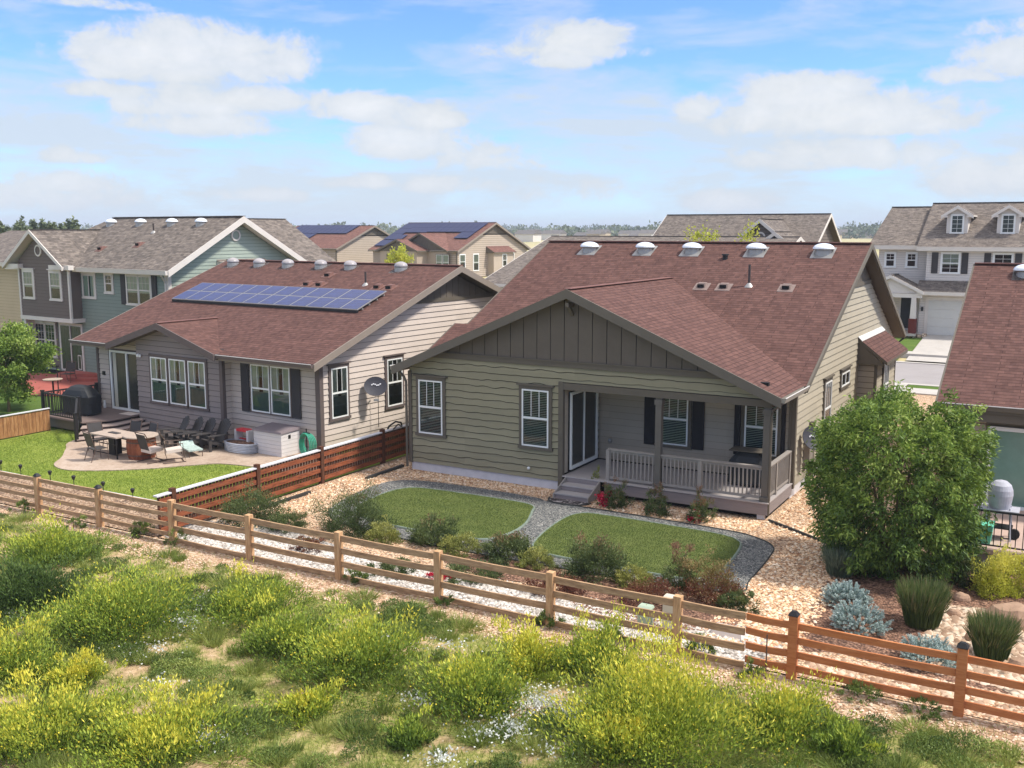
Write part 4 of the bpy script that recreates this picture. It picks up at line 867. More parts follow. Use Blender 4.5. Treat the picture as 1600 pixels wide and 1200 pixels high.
# ---------------------------------------------------------------- houses across the street
G['lgrey'] = mat('pale_grey_siding', S(216, 208, 198), .8, .03, 1.2)
G['lapshade_lg'] = mat('pale_lap_shade', S(150, 146, 142), .9)
G['garage'] = mat('garage_door_panel', S(204, 202, 194), .7, .03)
G['brick'] = shingle('red_brick', S(140, 70, 62), S(116, 58, 54), S(160, 140, 130), .22, .08)
def grey_house():
    z0 = .9; yF = 68.4
    h = empty('house', (-8.8, yF, z0), 0, 'pale grey two storey house with two small white dormers and a garage', 'house', 'houses of the neighbourhood')
    # local frame: x right, y back, z up from z0
    def wall(poly, y, mm='lgrey'):
        w = MB(); siding(w, (0, y, 0), X1, NF, poly, G[mm], G['lapshade_lg'], .15, .018, shade_h=.012); return w.build('wall', h)
    wall([(-.35, 3.4), (9, 3.4), (9, 5.35), (-.35, 5.35)], -.0); wall([(-3.4, 0), (-.35, 0), (-.35, 5.35), (-3.4, 5.35)], .9)
    wall([(-.55, 0), (7.5, 0), (7.5, 2.9), (-.55, 2.9)], -.5)
    w = MB(); w.poly([(-3.4, 10, 0), (-3.4, .9, 0), (-3.4, .9, 5.4), (-3.4, 5.5, 7.9), (-3.4, 10, 5.4)], G['lgrey']); w.poly([(9, 0, 0), (9, 10, 0), (9, 10, 5.4), (9, 5, 8), (9, 0, 5.4)], G['lgrey']); w.box(-3.3, 8.9, 1.0, 9.8, 0, 5.3, G['dark']); w.build('wall', h)
    mw = G['trimwhite']; mb = MB()
    slab(mb, [(-4.0, .35, 5.55), (-.9, .35, 5.55), (-.9, 6.0, 8.1), (-3.6, 6.0, 8.1)], G['grey'], mw, .2, X1, mw); slab(mb, [(-4.0, 11.5, 5.55), (-4.0, .35, 5.55), (-3.6, 6.0, 8.1)], G['grey'], mw, .2, Y1, mw)
    slab(mb, [(-.9, -.5, 5.5), (9.4, -.5, 5.5), (9.4, 5.5, 8.32), (-.9, 5.5, 8.32)], G['grey'], mw, .2, X1, mw); slab(mb, [(-.9, 5.5, 8.32), (9.4, 5.5, 8.32), (9.4, 11.5, 5.5), (-.9, 11.5, 5.5)], G['grey'], mw, .2, X1, mw)
    r = mb.build('roof', h); c = MB(); c.beam((-.9, 5.5, 8.34), (9.4, 5.5, 8.34), .25, .04, G['ridgecapg']); c.beam((-3.6, 6, 8.12), (-.9, 6, 8.12), .25, .04, G['ridgecapg']); c.build('ridge_cap', r)
    gutter(h, (-.9, -.5, 5.5), (9.4, -.5, 5.5), 'trimwhite', 'trimwhite', .16, .24); gutter(h, (-4.0, .35, 5.55), (-.95, .35, 5.55), 'trimwhite', 'trimwhite', .16, .24)
    for xd in (1.15, 4.05):     # dormers
        d = MB(); w2 = .62; yf = 1.3; zb, zt = 5.95, 7.45
        siding(d, (0, yf, 0), X1, NF, [(xd - w2, zb + .05), (xd + w2, zb + .05), (xd + w2, zt), (xd, zt + .45), (xd - w2, zt)], G['trimwhite'], G['lapshade_lg'], .15, .01, shade_h=.0)
        for s in (-1, 1):
            q = [(xd + s * w2, yf, zb), (xd + s * w2, yf + 2.6, zb + 1.2), (xd + s * w2, yf + 2.6, zt), (xd + s * w2, yf, zt)]; d.poly(q if s > 0 else q[::-1], G['lgrey'])
        dm = d.build('dormer', h); rr = MB()
        for s in (-1, 1): slab(rr, [(xd, yf - .25, zt + .62), (xd + s * .92, yf - .25, zt + .02), (xd + s * .92, yf + 2.2, zt + .02), (xd, yf + 3.2, zt + .62)], G['grey'], mw, .1, Y1, mw)
        for s in (-1, 1): rake_board(rr, (xd + s * .94, yf - .28, zt + .0), (xd, yf - .28, zt + .62), mw, .2); rr.box(xd + s * .92, xd + s * .55, yf - .27, yf + .0, zt - .12, zt + .0, mw)
        rr.build('roof', dm); window(h, (0, yf, 0), X1, NF, xd - .34, xd + .34, zb + .42, zt + .02, 'white', 'white', 'fx', (2, 4 + 10), None, crown=False, cw=.06)
    window(h, (0, 0, 0), X1, NF, .55, 1.55, 3.9, 5.1, 'white', 'white', grid=(2, 12), cover='shade', crown=False, cw=.08); window(h, (0, 0, 0), X1, NF, 3.5, 4.5, 3.9, 5.1, 'white', 'white', grid=(2, 12), cover=None, crown=False, cw=.08)
    for a in (-.05, 1.68, 2.95, 4.65): c = MB(); fbox(c, (0, 0, 0), X1, NF, a, a + .38, 3.85, 5.15, .02, .06, G['shutter']); c.build('shutter', h)
    for a in (-2.95, -1.65): window(h, (0, .9, 0), X1, NF, a, a + .55, 4.2, 5.05, 'white', 'white', grid=(2, 2), cover=None, crown=False, cw=.09)
    # lower roof over the garage and the porch gable
    mb = MB(); slab(mb, [(-.7, -1.3, 2.75), (8, -1.3, 2.75), (8, .0, 3.4), (-.7, .0, 3.4)], G['grey'], mw, .16, X1, mw); mb.build('roof', h); gutter(h, (-.6, -1.3, 2.75), (8, -1.3, 2.75), 'trimwhite', 'trimwhite', .14, .2)
    cross_gable(h, -2.2, 2.0, -1.5, 1.0, 2.75, .5, 'grey', 'trimwhite', .14, .2, cap='ridgecapg', ybe=1.0, under='trimwhite')
    w = MB(); siding(w, (0, -1.25, 0), X1, NF, [(-3.9, 2.62), (-.5, 2.62), (-2.2, 3.5)], G['lgrey'], G['lapshade_lg'], .15, .012, shade_h=.0); w.box(-4.1, -.3, -1.35, -1.2, 2.35, 2.6, mw); w.build('porch_gable', h)
    c = MB(); c.hull([(-.95, -1.42, 1.05), (-.6, -1.42, 1.05), (-.6, -1.07, 1.05), (-.95, -1.07, 1.05)], [(-.91, -1.38, 2.35), (-.64, -1.38, 2.35), (-.64, -1.11, 2.35), (-.91, -1.11, 2.35)], mw); c.box(-1.0, -.55, -1.47, -1.02, .12, 1.05, G['brick']); c.build('porch_post', h)
    d = MB(); P0 = (0, .9, 0); fbox(d, P0, X1, NF, -2.0, -.75, .2, 2.4, .0, .06, mw); fbox(d, P0, X1, NF, -1.85, -.9, .25, 2.3, .06, .09, G['black']); d.build('front_door', h)
    window(h, (0, .9, 0), X1, NF, -3.1, -2.45, .9, 2.2, 'white', 'white', grid=(2, 2), cover=None, crown=False, cw=.09)
    d = MB(); P0 = (0, -.5, 0); fbox(d, P0, X1, NF, -.2, 5.1, 0, 2.4, .0, .05, mw)
    for i in range(4): fbox(d, P0, X1, NF, 0, 4.9, .01 + i * .545, .54 + i * .545, .052, .075, G['garage'])
    d.build('garage_door', h)
    c = MB(); c.box(-.42, -.3, -.65, -.5, 1.5, 1.75, G['black']); c.build('porch_lamp', h)
    c = MB(); c.box(-4, -.5, -1.9, .9, 0, .12, G['concrete']); c.build('porch_slab', h)
    return h
grey_house()
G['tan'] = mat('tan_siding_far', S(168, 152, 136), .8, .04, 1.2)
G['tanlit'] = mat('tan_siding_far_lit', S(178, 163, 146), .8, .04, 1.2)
G['lapshade_t'] = mat('tan_lap_shade', S(120, 104, 86), .9)
def ranch(corner, A, label, z0=1.6, gd=16.9, L_=14.2, solar=None, bays=True, detail=True, apex_z=None):
    """single-storey house with the right gable towards the camera; origin = front right eave corner"""
    h = empty('house', (corner[0], corner[1], z0), A, label, 'house', 'houses of the neighbourhood'); ze = 3.3; yr = gd / 2 + .0; zr = (apex_z or 6.75)
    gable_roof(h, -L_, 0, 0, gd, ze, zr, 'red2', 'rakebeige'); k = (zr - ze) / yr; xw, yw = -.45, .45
    ro = lambda y: zr - k * abs(y - yr) - .24
    w = MB(); siding(w, (xw, 0, 0), Y1, NR, [(yw, 0), (gd - .45, 0), (gd - .45, ro(gd - .45)), (yr + 3.1, zr - 3.1 * k - .3), (yr - 3.1, zr - 3.1 * k - .3), (yw, ro(yw))], G['tanlit'], G['lapshade_t'], .25, .03, shade_h=.03); w.build('side_wall', h)
    w = MB(); siding(w, (0, yw, 0), X1, NF, [(-L_ + .45, 0), (xw, 0), (xw, 3.1), (-L_ + .45, 3.1)], G['tan'], G['lapshade_t'], .25, .03, shade_h=.03); w.box(-L_ + .5, xw - .1, yw + .1, gd - .6, 0, 3.0, G['dark']); w.build('front_wall', h)
    b = MB(); batten_gable(b, (xw, 0, 0), Y1, NR, [(yr - 2.9, zr - 2.9 * k - .25), (yr + 2.9, zr - 2.9 * k - .25), (yr, zr - .3)], G['taupe2'], G['groove'], .4); b.build('gable_panel', h)
    c = MB(); c.box(xw - .1, xw + .05, yw - .05, yw + .1, 0, 3.1, G['taupe']); c.build('corner_trim', h)
    gutter(h, (-4.0 if bays else -L_, 0, ze), (0, 0, ze), 'taupe')
    if detail:
        window(h, (xw, 0, 0), Y1, NR, 1.0, 2.1, 1.1, 2.8, 'white', 'white', grid=(0, 0), cover='shade', crown=False, cw=.08); window(h, (xw, 0, 0), Y1, NR, 3.9, 5.0, .8, 2.8, 'white', 'white', grid=(0, 0), cover='shade', crown=False, cw=.08)
        bo = MB(); a, b_, ox = 7.0, 11.6, 1.0
        bo.box(xw, xw + ox, a, b_, 0, 2.95, G['tanlit']); bm = bo.build('bump_out', h); r = MB(); slab(r, [(xw + 1.3, a - .3, 3.0), (xw + 1.3, b_ + .3, 3.0), (xw, b_ + .3, 3.75), (xw, a - .3, 3.75)], G['red2'], G['taupe'], .12, Y1, G['soffit'])
        r.poly([(xw + 1.25, a - .28, 2.9), (xw, a - .28, 2.9), (xw, a - .28, 3.65)], G['taupe']); r.build('roof', bm)
        window(h, (xw + ox, 0, 0), Y1, NR, 9.0, 9.9, 1.2, 2.7, 'white', 'white', cover=None, crown=False, cw=.08); window(h, (xw + ox, 0, 0), Y1, NR, 11.6 + .5, 11.6 + 1.3, 1.2, 2.7, 'white', 'white', cover=None, crown=False, cw=.08) if False else None
        window(h, (xw, 0, 0), Y1, NR, 12.3, 13.2, 1.2, 2.8, 'white', 'white', cover=None, crown=False, cw=.08)
    if bays:
        for xc, hw, yf, sl in ((-5.65, 4.3, .1, .5), (-7.6, 3.3, -2.0, .42)):
            zrg = ze + hw * sl; cross_gable(h, xc, hw, yf - .4, 5.5 if hw > 4 else 3.0, ze, sl, 'red2', 'taupe', .16, .22, ybe=.2)
            w = MB(); w.poly([(xc - hw + .4, yf, 0), (xc + hw - .4, yf, 0), (xc + hw - .4, yf, 3.2), (xc - hw + .4, yf, 3.2)], G['tan']); w.poly([(xc + hw - .4, yf, 0), (xc + hw - .4, .5, 0), (xc + hw - .4, .5, 3.2), (xc + hw - .4, yf, 3.2)], G['tan']); w.build('bay', h)
            b = MB(); batten_gable(b, (0, yf, 0), X1, NF, [(xc - hw + .5, 3.2), (xc + hw - .5, 3.2), (xc, zrg - .2)], G['taupe2'], G['groove'], .4); b.build('gable_panel', h)
        for a in (-8.75, -7.6): window(h, (0, -2.0, 0), X1, NF, a, a + 1.05, 1.4, 2.8, 'taupe', 'white', grid=(3, 0), cover='curtain', crown=False, cw=.08)
        for a in (-9.4, -6.5): c = MB(); fbox(c, (0, -2.0, 0), X1, NF, a, a + .45, 1.35, 2.85, .03, .07, G['shutter']); c.build('shutter', h)
        for a in (-3.3, -2.3): window(h, (0, .1, 0), X1, NF, a, a + .9, 1.0, 2.8, 'taupe', 'white', grid=(0, 0), cover='shade', crown=False, cw=.06)
    if solar:
        s = empty('solar_array', (corner[0], corner[1], z0), A, solar[0], 'solar panels', 'rooftop solar arrays'); t = math.atan(k); up = Vector((0, math.cos(t), math.sin(t))); nn = Vector((0, -math.sin(t), math.cos(t)))
        for (xa, xb, va, vb) in solar[1]:
            nx = max(1, round((xb - xa) / 1.0)); nv = max(1, round((vb - va) / 1.7))
            for i in range(nx):
                for j in range(nv):
                    mb = MB(); f = lambda u, v, n_: tuple(Vector((xa + (xb - xa) * u, 0, ze)) + up * (va + (vb - va) * v) + nn * n_)
                    u0, u1, v0, v1 = i / nx + .002, (i + 1) / nx - .002, j / nv + .004, (j + 1) / nv - .004
                    mb.hull([f(u0, v0, .12), f(u1, v0, .12), f(u1, v1, .12), f(u0, v1, .12)], [f(u0, v0, .17), f(u1, v0, .17), f(u1, v1, .17), f(u0, v1, .17)], G['pvd']); mb.build('solar_panel', s)
    return h
ranch((-66.77, 102.93), -3, 'tan house in the middle distance with most of its red roof under solar panels', solar=('large dark solar array with gaps, on the tan house in the middle distance',
      [(-13.9, -12.0, 3.0, 8.6), (-12.0, -8.6, 5.4, 8.6), (-12.0, -11.0, 2.0, 4.6), (-8.6, -.9, 5.6, 8.7), (-3.0, -.9, 3.6, 5.5), (-13.9, -11.5, 1.0, 2.8)]))
ranch((-88.63, 106.63), -3, 'tan house with brown red roof just right of the blue green house', gd=16.0, L_=15.0, bays=False, detail=False, apex_z=6.4,
      solar=('blue solar array on the brown red roof at the far left of the middle distance', [(-14.0, -2.5, 5.2, 8.4), (-14.0, -8.0, 3.4, 5.1)]))
def simple_house(loc, A, label, L_, D_, ze, zr, roofm, wallm, m_shade='lapshade_lg', side='trimwhite', cap='ridgecapg', gables=(), vents=(), windows=()):
    h = empty('house', loc, A, label, 'house', 'houses of the neighbourhood')
    gable_roof(h, -L_, 0, 0, D_, ze, zr, roofm, side, cap); k = (zr - ze) / (D_ / 2); ro = lambda y: zr - k * abs(y - D_ / 2) - .24
    w = MB(); siding(w, (-.5, 0, 0), Y1, NR, [(.5, 0), (D_ - .5, 0), (D_ - .5, ro(D_ - .5)), (D_ / 2, ro(D_ / 2)), (.5, ro(.5))], G[wallm], G[m_shade], .25, .02, shade_h=.03); siding(w, (0, .5, 0), X1, NF, [(-L_ + .5, 0), (-.5, 0), (-.5, ze - .1), (-L_ + .5, ze - .1)], G[wallm], G[m_shade], .25, .02, shade_h=.03)
    w.box(-L_ + .6, -.6, .6, D_ - .6, 0, ze - .2, G['dark']); w.build('wall', h)
    for xc, hw, yf, z_, sl, ybk in gables:
        cross_gable(h, xc, hw, yf, ybk, z_, sl, roofm, side, .18, .3, cap=cap, ybe=.3)
        b = MB(); siding(b, (0, yf + .35, 0), X1, NF, [(xc - hw + .4, 0), (xc + hw - .4, 0), (xc + hw - .4, z_), (xc, z_ + hw * sl - .35), (xc - hw + .4, z_)], G[wallm], G[m_shade], .25, .02, shade_h=.03); b.build('bay', h)
        ring_vent(h, (0, yf + .33, 0), X1, NF, xc, z_ + hw * sl - 1.35, .38, 'trimwhite', wallm)
    for a, b_, c_, d_, yy in windows: window(h, (0, yy, 0), X1, NF, a, b_, c_, d_, 'white', 'white', cover='shade', crown=False, cw=.08)
    return h
simple_house((-18.1, 75.6, 1.2), 0, 'brown two storey house with grey roof and round gable vents behind the red roof', 13.6, 12.0, 4.2, 7.5, 'grey', 'brownsid', 'lapshade_br', gables=((-3.6, 3.2, -1.0, 4.5, .80, 6.0), (-2.2, 2.4, -2.0, 4.35, .74, 2.5)), windows=((-11.5, -10.3, 2.0, 3.4, .5),))
simple_house((-18.5, 62.5, 1.0), 0, 'low house with grey brown roof partly hidden behind the olive house', 20.3, 23.0, 2.6, 5.95, 'grey', 'lgrey')

# ---------------------------------------------------------------- ground, street, yards
def terr(y): return 0 if y < 60 else .9 * (y - 60) / 8.4 if y < 68.4 else .9 + .7 * (y - 68.4) / 41.6 if y < 110 else 1.6
def fieldmat(name, stops, scale=.02, sy=1, fine=1.2, detail=8, bump=.3):
    m, nt, N, L, P = nodes(name); P.inputs['Roughness'].default_value = .95; P.inputs['Specular IOR Level'].default_value = .1
    tc = N.new('ShaderNodeTexCoord'); mp = N.new('ShaderNodeMapping'); mp.inputs['Scale'].default_value = (1, sy, 1); L.new(tc.outputs['Object'], mp.inputs[0])
    t = N.new('ShaderNodeTexNoise'); t.inputs['Scale'].default_value = scale; t.inputs['Detail'].default_value = detail; t.inputs['Roughness'].default_value = .7; L.new(mp.outputs[0], t.inputs['Vector'])
    t2 = N.new('ShaderNodeTexNoise'); t2.inputs['Scale'].default_value = fine; t2.inputs['Detail'].default_value = 6; t2.inputs['Roughness'].default_value = .8; L.new(mp.outputs[0], t2.inputs['Vector'])
    ma = N.new('ShaderNodeMath'); ma.operation = 'MULTIPLY_ADD'; L.new(t2.outputs[0], ma.inputs[0]); ma.inputs[1].default_value = .5; 
    mb_ = N.new('ShaderNodeMath'); mb_.operation = 'MULTIPLY'; L.new(t.outputs[0], mb_.inputs[0]); mb_.inputs[1].default_value = .5; L.new(mb_.outputs[0], ma.inputs[2])
    r = ramp(N, stops); L.new(ma.outputs[0], r.inputs[0]); L.new(r.outputs[0], P.inputs['Base Color'])
    bp = N.new('ShaderNodeBump'); bp.inputs['Strength'].default_value = bump; bp.inputs['Distance'].default_value = .05; L.new(t2.outputs[0], bp.inputs['Height']); L.new(bp.outputs[0], P.inputs['Normal'])
    return m
G['field'] = fieldmat('dry_field', [(.36, S(120, 128, 84)), (.45, S(168, 160, 116)), (.52, S(190, 176, 136)), (.62, S(150, 150, 104))], .006, 3.0, .05)
G['lawn'] = fieldmat('lawn_grass', [(.34, S(104, 124, 50)), (.46, S(132, 148, 62)), (.54, S(146, 158, 72)), (.66, S(168, 172, 92))], .55, 1.4, 24, 6, .8)
G['lawnd'] = fieldmat('darker_lawn_grass', [(.36, S(66, 92, 40)), (.5, S(88, 112, 50)), (.64, S(112, 130, 66))], .5, 1.4, 24, 6, .8)
G['turf'] = fieldmat('artificial_turf', [(.38, S(92, 106, 54)), (.5, S(108, 120, 64)), (.62, S(124, 132, 76))], .8, 1.6, 40, 8, .8)
G['salmon'] = pebbles('salmon_rock_mulch', [(.0, S(158, 116, 86)), (.2, S(202, 160, 124)), (.5, S(222, 186, 150)), (.75, S(232, 206, 174)), (1, S(212, 178, 150))], 21, .8, .12)
G['greyrock'] = pebbles('grey_crushed_gravel', [(.0, S(74, 78, 80)), (.4, S(118, 120, 118)), (.8, S(146, 144, 138)), (1, S(182, 178, 170))], 30, .8, .1)
G['whiterock'] = pebbles('white_marble_chips', [(.0, S(124, 116, 106)), (.3, S(172, 164, 154)), (1, S(208, 202, 194))], 17, .9, .1)
G['mulch'] = pebbles('brown_bark_mulch', [(.0, S(84, 60, 48)), (.5, S(136, 100, 80)), (1, S(172, 134, 110))], 22, .8, .2)
G['cobble'] = pebbles('tan_river_cobble', [(.0, S(150, 126, 104)), (.4, S(196, 170, 144)), (1, S(220, 200, 176))], 9, 1.0, .15, .8, .25)
G['patio'] = fieldmat('stamped_concrete_patio', [(.36, S(150, 130, 114)), (.5, S(176, 156, 138)), (.64, S(192, 176, 160))], .6, 1, 6, 5, .3)
def grid_sheet(name, xs, ys, zf, m, kind='structure', **kw):
    mb = MB()
    for i in range(len(xs) - 1):
        for j in range(len(ys) - 1):
            a, b, c, d = xs[i], xs[i + 1], ys[j], ys[j + 1]
            mb.poly([(a, c, zf(a, c)), (b, c, zf(b, c)), (b, d, zf(b, d)), (a, d, zf(a, d))], m)
    return mb.build(name, None, kind=kind, **kw)
grid_sheet('ground', [-5000, -900, -300, -120, -60, -20, 10, 60, 200, 900, 4000], [-60, 0, 14.5, 16.2, 30, 50, 60, 68.4, 90, 110, 180, 400, 900, 2500, 9000], lambda x, y: terr(y) - (.05 if y > 15 else 1.2), G['field'])
def strip(name, x0, x1, y0, y1, dz, m, kind='structure'):
    ys = sorted({y0, y1} | {y for y in (60, 68.4, 110) if y0 < y < y1}); return grid_sheet(name, [x0, x1], ys, lambda x, y: terr(y) + dz, m, kind)
def smooth_poly(P, n=5):
    o = []; k = len(P)
    for i in range(k):
        p0, p1, p2, p3 = [Vector(P[(i + j - 1) % k]) for j in range(4)]
        for t in [j / n for j in range(n)]: o.append(.5 * ((2 * p1) + (-p0 + p2) * t + (2 * p0 - 5 * p1 + 4 * p2 - p3) * t * t + (-p0 + 3 * p1 - 3 * p2 + p3) * t ** 3))
    return [(p.x, p.y) for p in o]
def area(name, P, z, m, thick=.0, kind='structure', smooth=True, parent=None, **kw):
    Q = smooth_poly(P) if smooth else P
    if sum(Q[i][0] * Q[(i + 1) % len(Q)][1] - Q[(i + 1) % len(Q)][0] * Q[i][1] for i in range(len(Q))) < 0: Q = Q[::-1]
    mb = MB(); mb.poly([(x, y, z) for x, y in Q], m)
    if thick:
        for i in range(len(Q)): j = (i + 1) % len(Q); mb.poly([(*Q[i], z - thick), (*Q[j], z - thick), (*Q[j], z), (*Q[i], z)], m)
    return mb.build(name, parent, kind=kind, **kw), Q
strip('road', -160, 90, 51.8, 59.9, .02, G['asphalt'])
for nm, x0, x1, y0, y1 in (('kerb', -160, 90, 51.35, 51.8), ('kerb', -160, 90, 59.9, 60.3), ('pavement', -160, 90, 48.7, 50.3), ('pavement', -160, 90, 61.5, 62.8)):
    mb = MB(); ya = y0; n = 1; mb.box(x0, x1, y0, y1, -.04, .06 if y0 < 60 else terr(y1) + .08, G['concrete']); mb.build(nm, None, kind='structure')
strip('driveway', -8.85, -3.2, 60.3, 68.4, .1, G['concrete']); strip('driveway', -16.5, -7.35, 43.6, 51.3, .07, G['concrete']); strip('driveway', 2.0, 8, 43.6, 51.3, .07, G['concrete'])
strip('lawn', -7.3, 2.0, 50.35, 51.3, .05, G['lawnd']); strip('lawn', -16, -8.9, 62.85, 67.0, .05, G['lawnd']); strip('lawn', -16, -9.3, 60.35, 61.45, .05, G['lawnd']); strip('lawn', -60, -16.6, 43.6, 48.6, .02, G['lawnd'])
mb = MB()
for i in range(14): mb.box(-12.6 + i * .28, -12.36 + i * .28, 66.9 + .1 * math.sin(i), 67.3, terr(67) + .0, terr(67) + .25 + .05 * math.sin(i * 2), G['cobble'])
tag(mb.build('rock_border'), 'low tan rock border below the porch of the pale grey house', 'rock border')
# yards
grid_sheet('gravel_bed', [-19.45, 12], [16.3, 50.3], lambda x, y: .0, G['salmon'])
ring = [(-17.55, 20.7), (-17.9, 22.2), (-17.85, 23.7), (-16.9, 24.25), (-15.0, 24.33), (-13.2, 24.25), (-12.7, 24.05), (-11.6, 24.0), (-10.0, 23.98), (-7.9, 23.9), (-6.9, 23.75), (-6.15, 23.2), (-5.98, 22.3), (-5.92, 20.6), (-5.98, 19.7), (-8, 19.35), (-11, 19.2), (-14, 19.2), (-16.2, 19.5), (-17.1, 20.0)]
_, Qr = area('gravel_path', ring, .006, G['greyrock'])
mb = MB(); mb.tube([(x, y, .012) for x, y in Qr[:70]], .018, G['edging'], 5, False); tag(mb.build('garden_edging'), 'dark metal edging round the grey gravel path', 'edging')
turfL = [(-16.9, 21.0), (-17.1, 22.1), (-17.0, 23.0), (-16.5, 23.42), (-15, 23.52), (-13.3, 23.52), (-12.75, 23.33), (-12.55, 22.9), (-12.15, 21.8), (-12.1, 20.8), (-12.5, 20.1), (-14.2, 19.95), (-15.8, 20.1), (-16.6, 20.5)]
turfR = [(-11.35, 23.33), (-11.5, 22.6), (-11.35, 21.2), (-11.05, 20.2), (-10.5, 19.92), (-8.6, 19.9), (-7.2, 19.95), (-6.75, 20.3), (-6.65, 21.2), (-6.75, 22.5), (-6.95, 23.1), (-7.5, 23.4), (-9, 23.5), (-10.8, 23.52)]
for nm, P, lb in (('artificial_lawn', turfL, 'left of the two artificial turf lawns, nearer the wooden fence'), ('artificial_lawn', turfR, 'right of the two artificial turf lawns, in front of the porch')):
    o, Q = area(nm, P, .035, G['turf'], .035, None); tag(o, lb, 'artificial turf', 'artificial turf lawns')
    mb = MB(); Q2 = Q + [Q[0]]; mb.tube([(x, y, .015) for x, y in Q2], .035, G['edgelt'], 6, False); mb.build('edging', o)
_, _q = area('white_gravel_bed', [(-19.3, 16.45), (-12, 16.4), (-4.6, 16.4), (-4.4, 17.5), (-5.6, 18.1), (-8, 17.7), (-11, 17.9), (-14, 17.9), (-16.5, 18.3), (-17.5, 18.6), (-18.6, 18.0), (-19.3, 18.2)], .008, G['whiterock'])
area('mulch_patch', [(-8.9, 17.6), (-7.0, 17.2), (-5.6, 17.6), (-5.6, 18.7), (-7.5, 19.0), (-9.3, 19.0)], .012, G['mulch']); area('mulch_patch', [(-12.3, 18.3), (-10.2, 18.0), (-9.6, 18.9), (-11.9, 19.15)], .012, G['mulch'])
area('mulch_bed', [(-4.3, 19.2), (-3.9, 17.4), (-2.2, 16.6), (3, 16.5), (9, 16.5), (9, 23.9), (0, 23.9), (-2.6, 24.2), (-4.0, 22.8), (-4.5, 21.0)], .010, G['mulch'])
area('cobble_bed', [(-2.2, 20.9), (-1.2, 21.3), (-.3, 20.8), (.6, 19.6), (3, 18.0), (3, 16.7), (.5, 16.9), (-1.2, 17.8), (-2.0, 18.6), (-2.1, 19.7)], .016, G['cobble'])
area('gravel_bed', [(-3.9, 16.4), (5, 16.4), (5, 17.3), (-1.6, 17.4), (-3.6, 17.6)], .013, G['salmon'])
# semicircle of dark pebbles under the steps
area('pebble_mat', [(-12.75, 24.4)] + [(-12.17 + .62 * math.cos(a), 24.42 + .45 * math.sin(a)) for a in [math.pi + math.pi * i / 8 for i in range(9)]], .02, pebbles('dark_pebbles', [(0, S(50, 44, 44)), (.6, S(96, 86, 84)), (1, S(200, 190, 184))], 16, .8), 0, smooth=False)
mb = MB(); mb.tube([(-12.17 + .64 * math.cos(a), 24.42 + .47 * math.sin(a), .02) for a in [math.pi + math.pi * i / 12 for i in range(13)]], .022, G['edging'], 5); tag(mb.build('garden_edging'), 'curved dark edging below the porch steps', 'edging')
for pts, lb in ((((-6.8, 25.2), (-5.2, 24.1), (-4.1, 23.0)), 'black edging strip running diagonally from the porch corner to the big shrub'), (((-19.0, 19.4), (-19.0, 21.4)), 'dark timber edging beside the wooden fence, nearer the rail fence'), (((-18.6, 23.5), (-18.62, 25.4)), 'dark timber edging at the corner of the olive house')):
    mb = MB(); [mb.beam((*pts[i], .03), (*pts[i + 1], .03), .05 if len(pts) == 3 else .1, .07 if len(pts) == 3 else .1, G['edging']) for i in range(len(pts) - 1)]; tag(mb.build('garden_edging'), lb, 'edging')
# left yard
grid_sheet('lawn', [-33.6, -19.55], [18.55, 46], lambda x, y: .0, G['lawn'])
grid_sheet('gravel_strip', [-60, -19.55], [16.3, 18.4], lambda x, y: .0, pebbles('tan_bark_strip', [(0, S(120, 92, 70)), (.5, S(168, 138, 112)), (1, S(206, 180, 152))], 20, .8, .2))
mb = MB(); mb.box(-60, -19.6, 18.38, 18.56, -.02, .05, G['found']); mb.build('kerb', None, kind='structure')
grid_sheet('lawn', [-75, -33.7], [18.55, 34], lambda x, y: .0, G['lawnd'])
area('patio_floor', [(-29.2, 20.8), (-28.5, 20.0), (-27.6, 19.72), (-26.7, 20.05), (-25.5, 21.0), (-24.6, 22.1), (-23.9, 22.75), (-22.3, 23.0), (-20.2, 23.1), (-20.2, 25.4), (-26, 26.0), (-31.5, 26.2), (-31.2, 22.8), (-30.2, 21.7)], .03, G['patio'], .03)
area('patio_floor', [(-47.5, 32.9), (-41.5, 32.4), (-39.4, 31.0), (-39.8, 28.9), (-43, 28.2), (-46.5, 29.3), (-47.6, 31)], .04, G['redpaint'], .04)
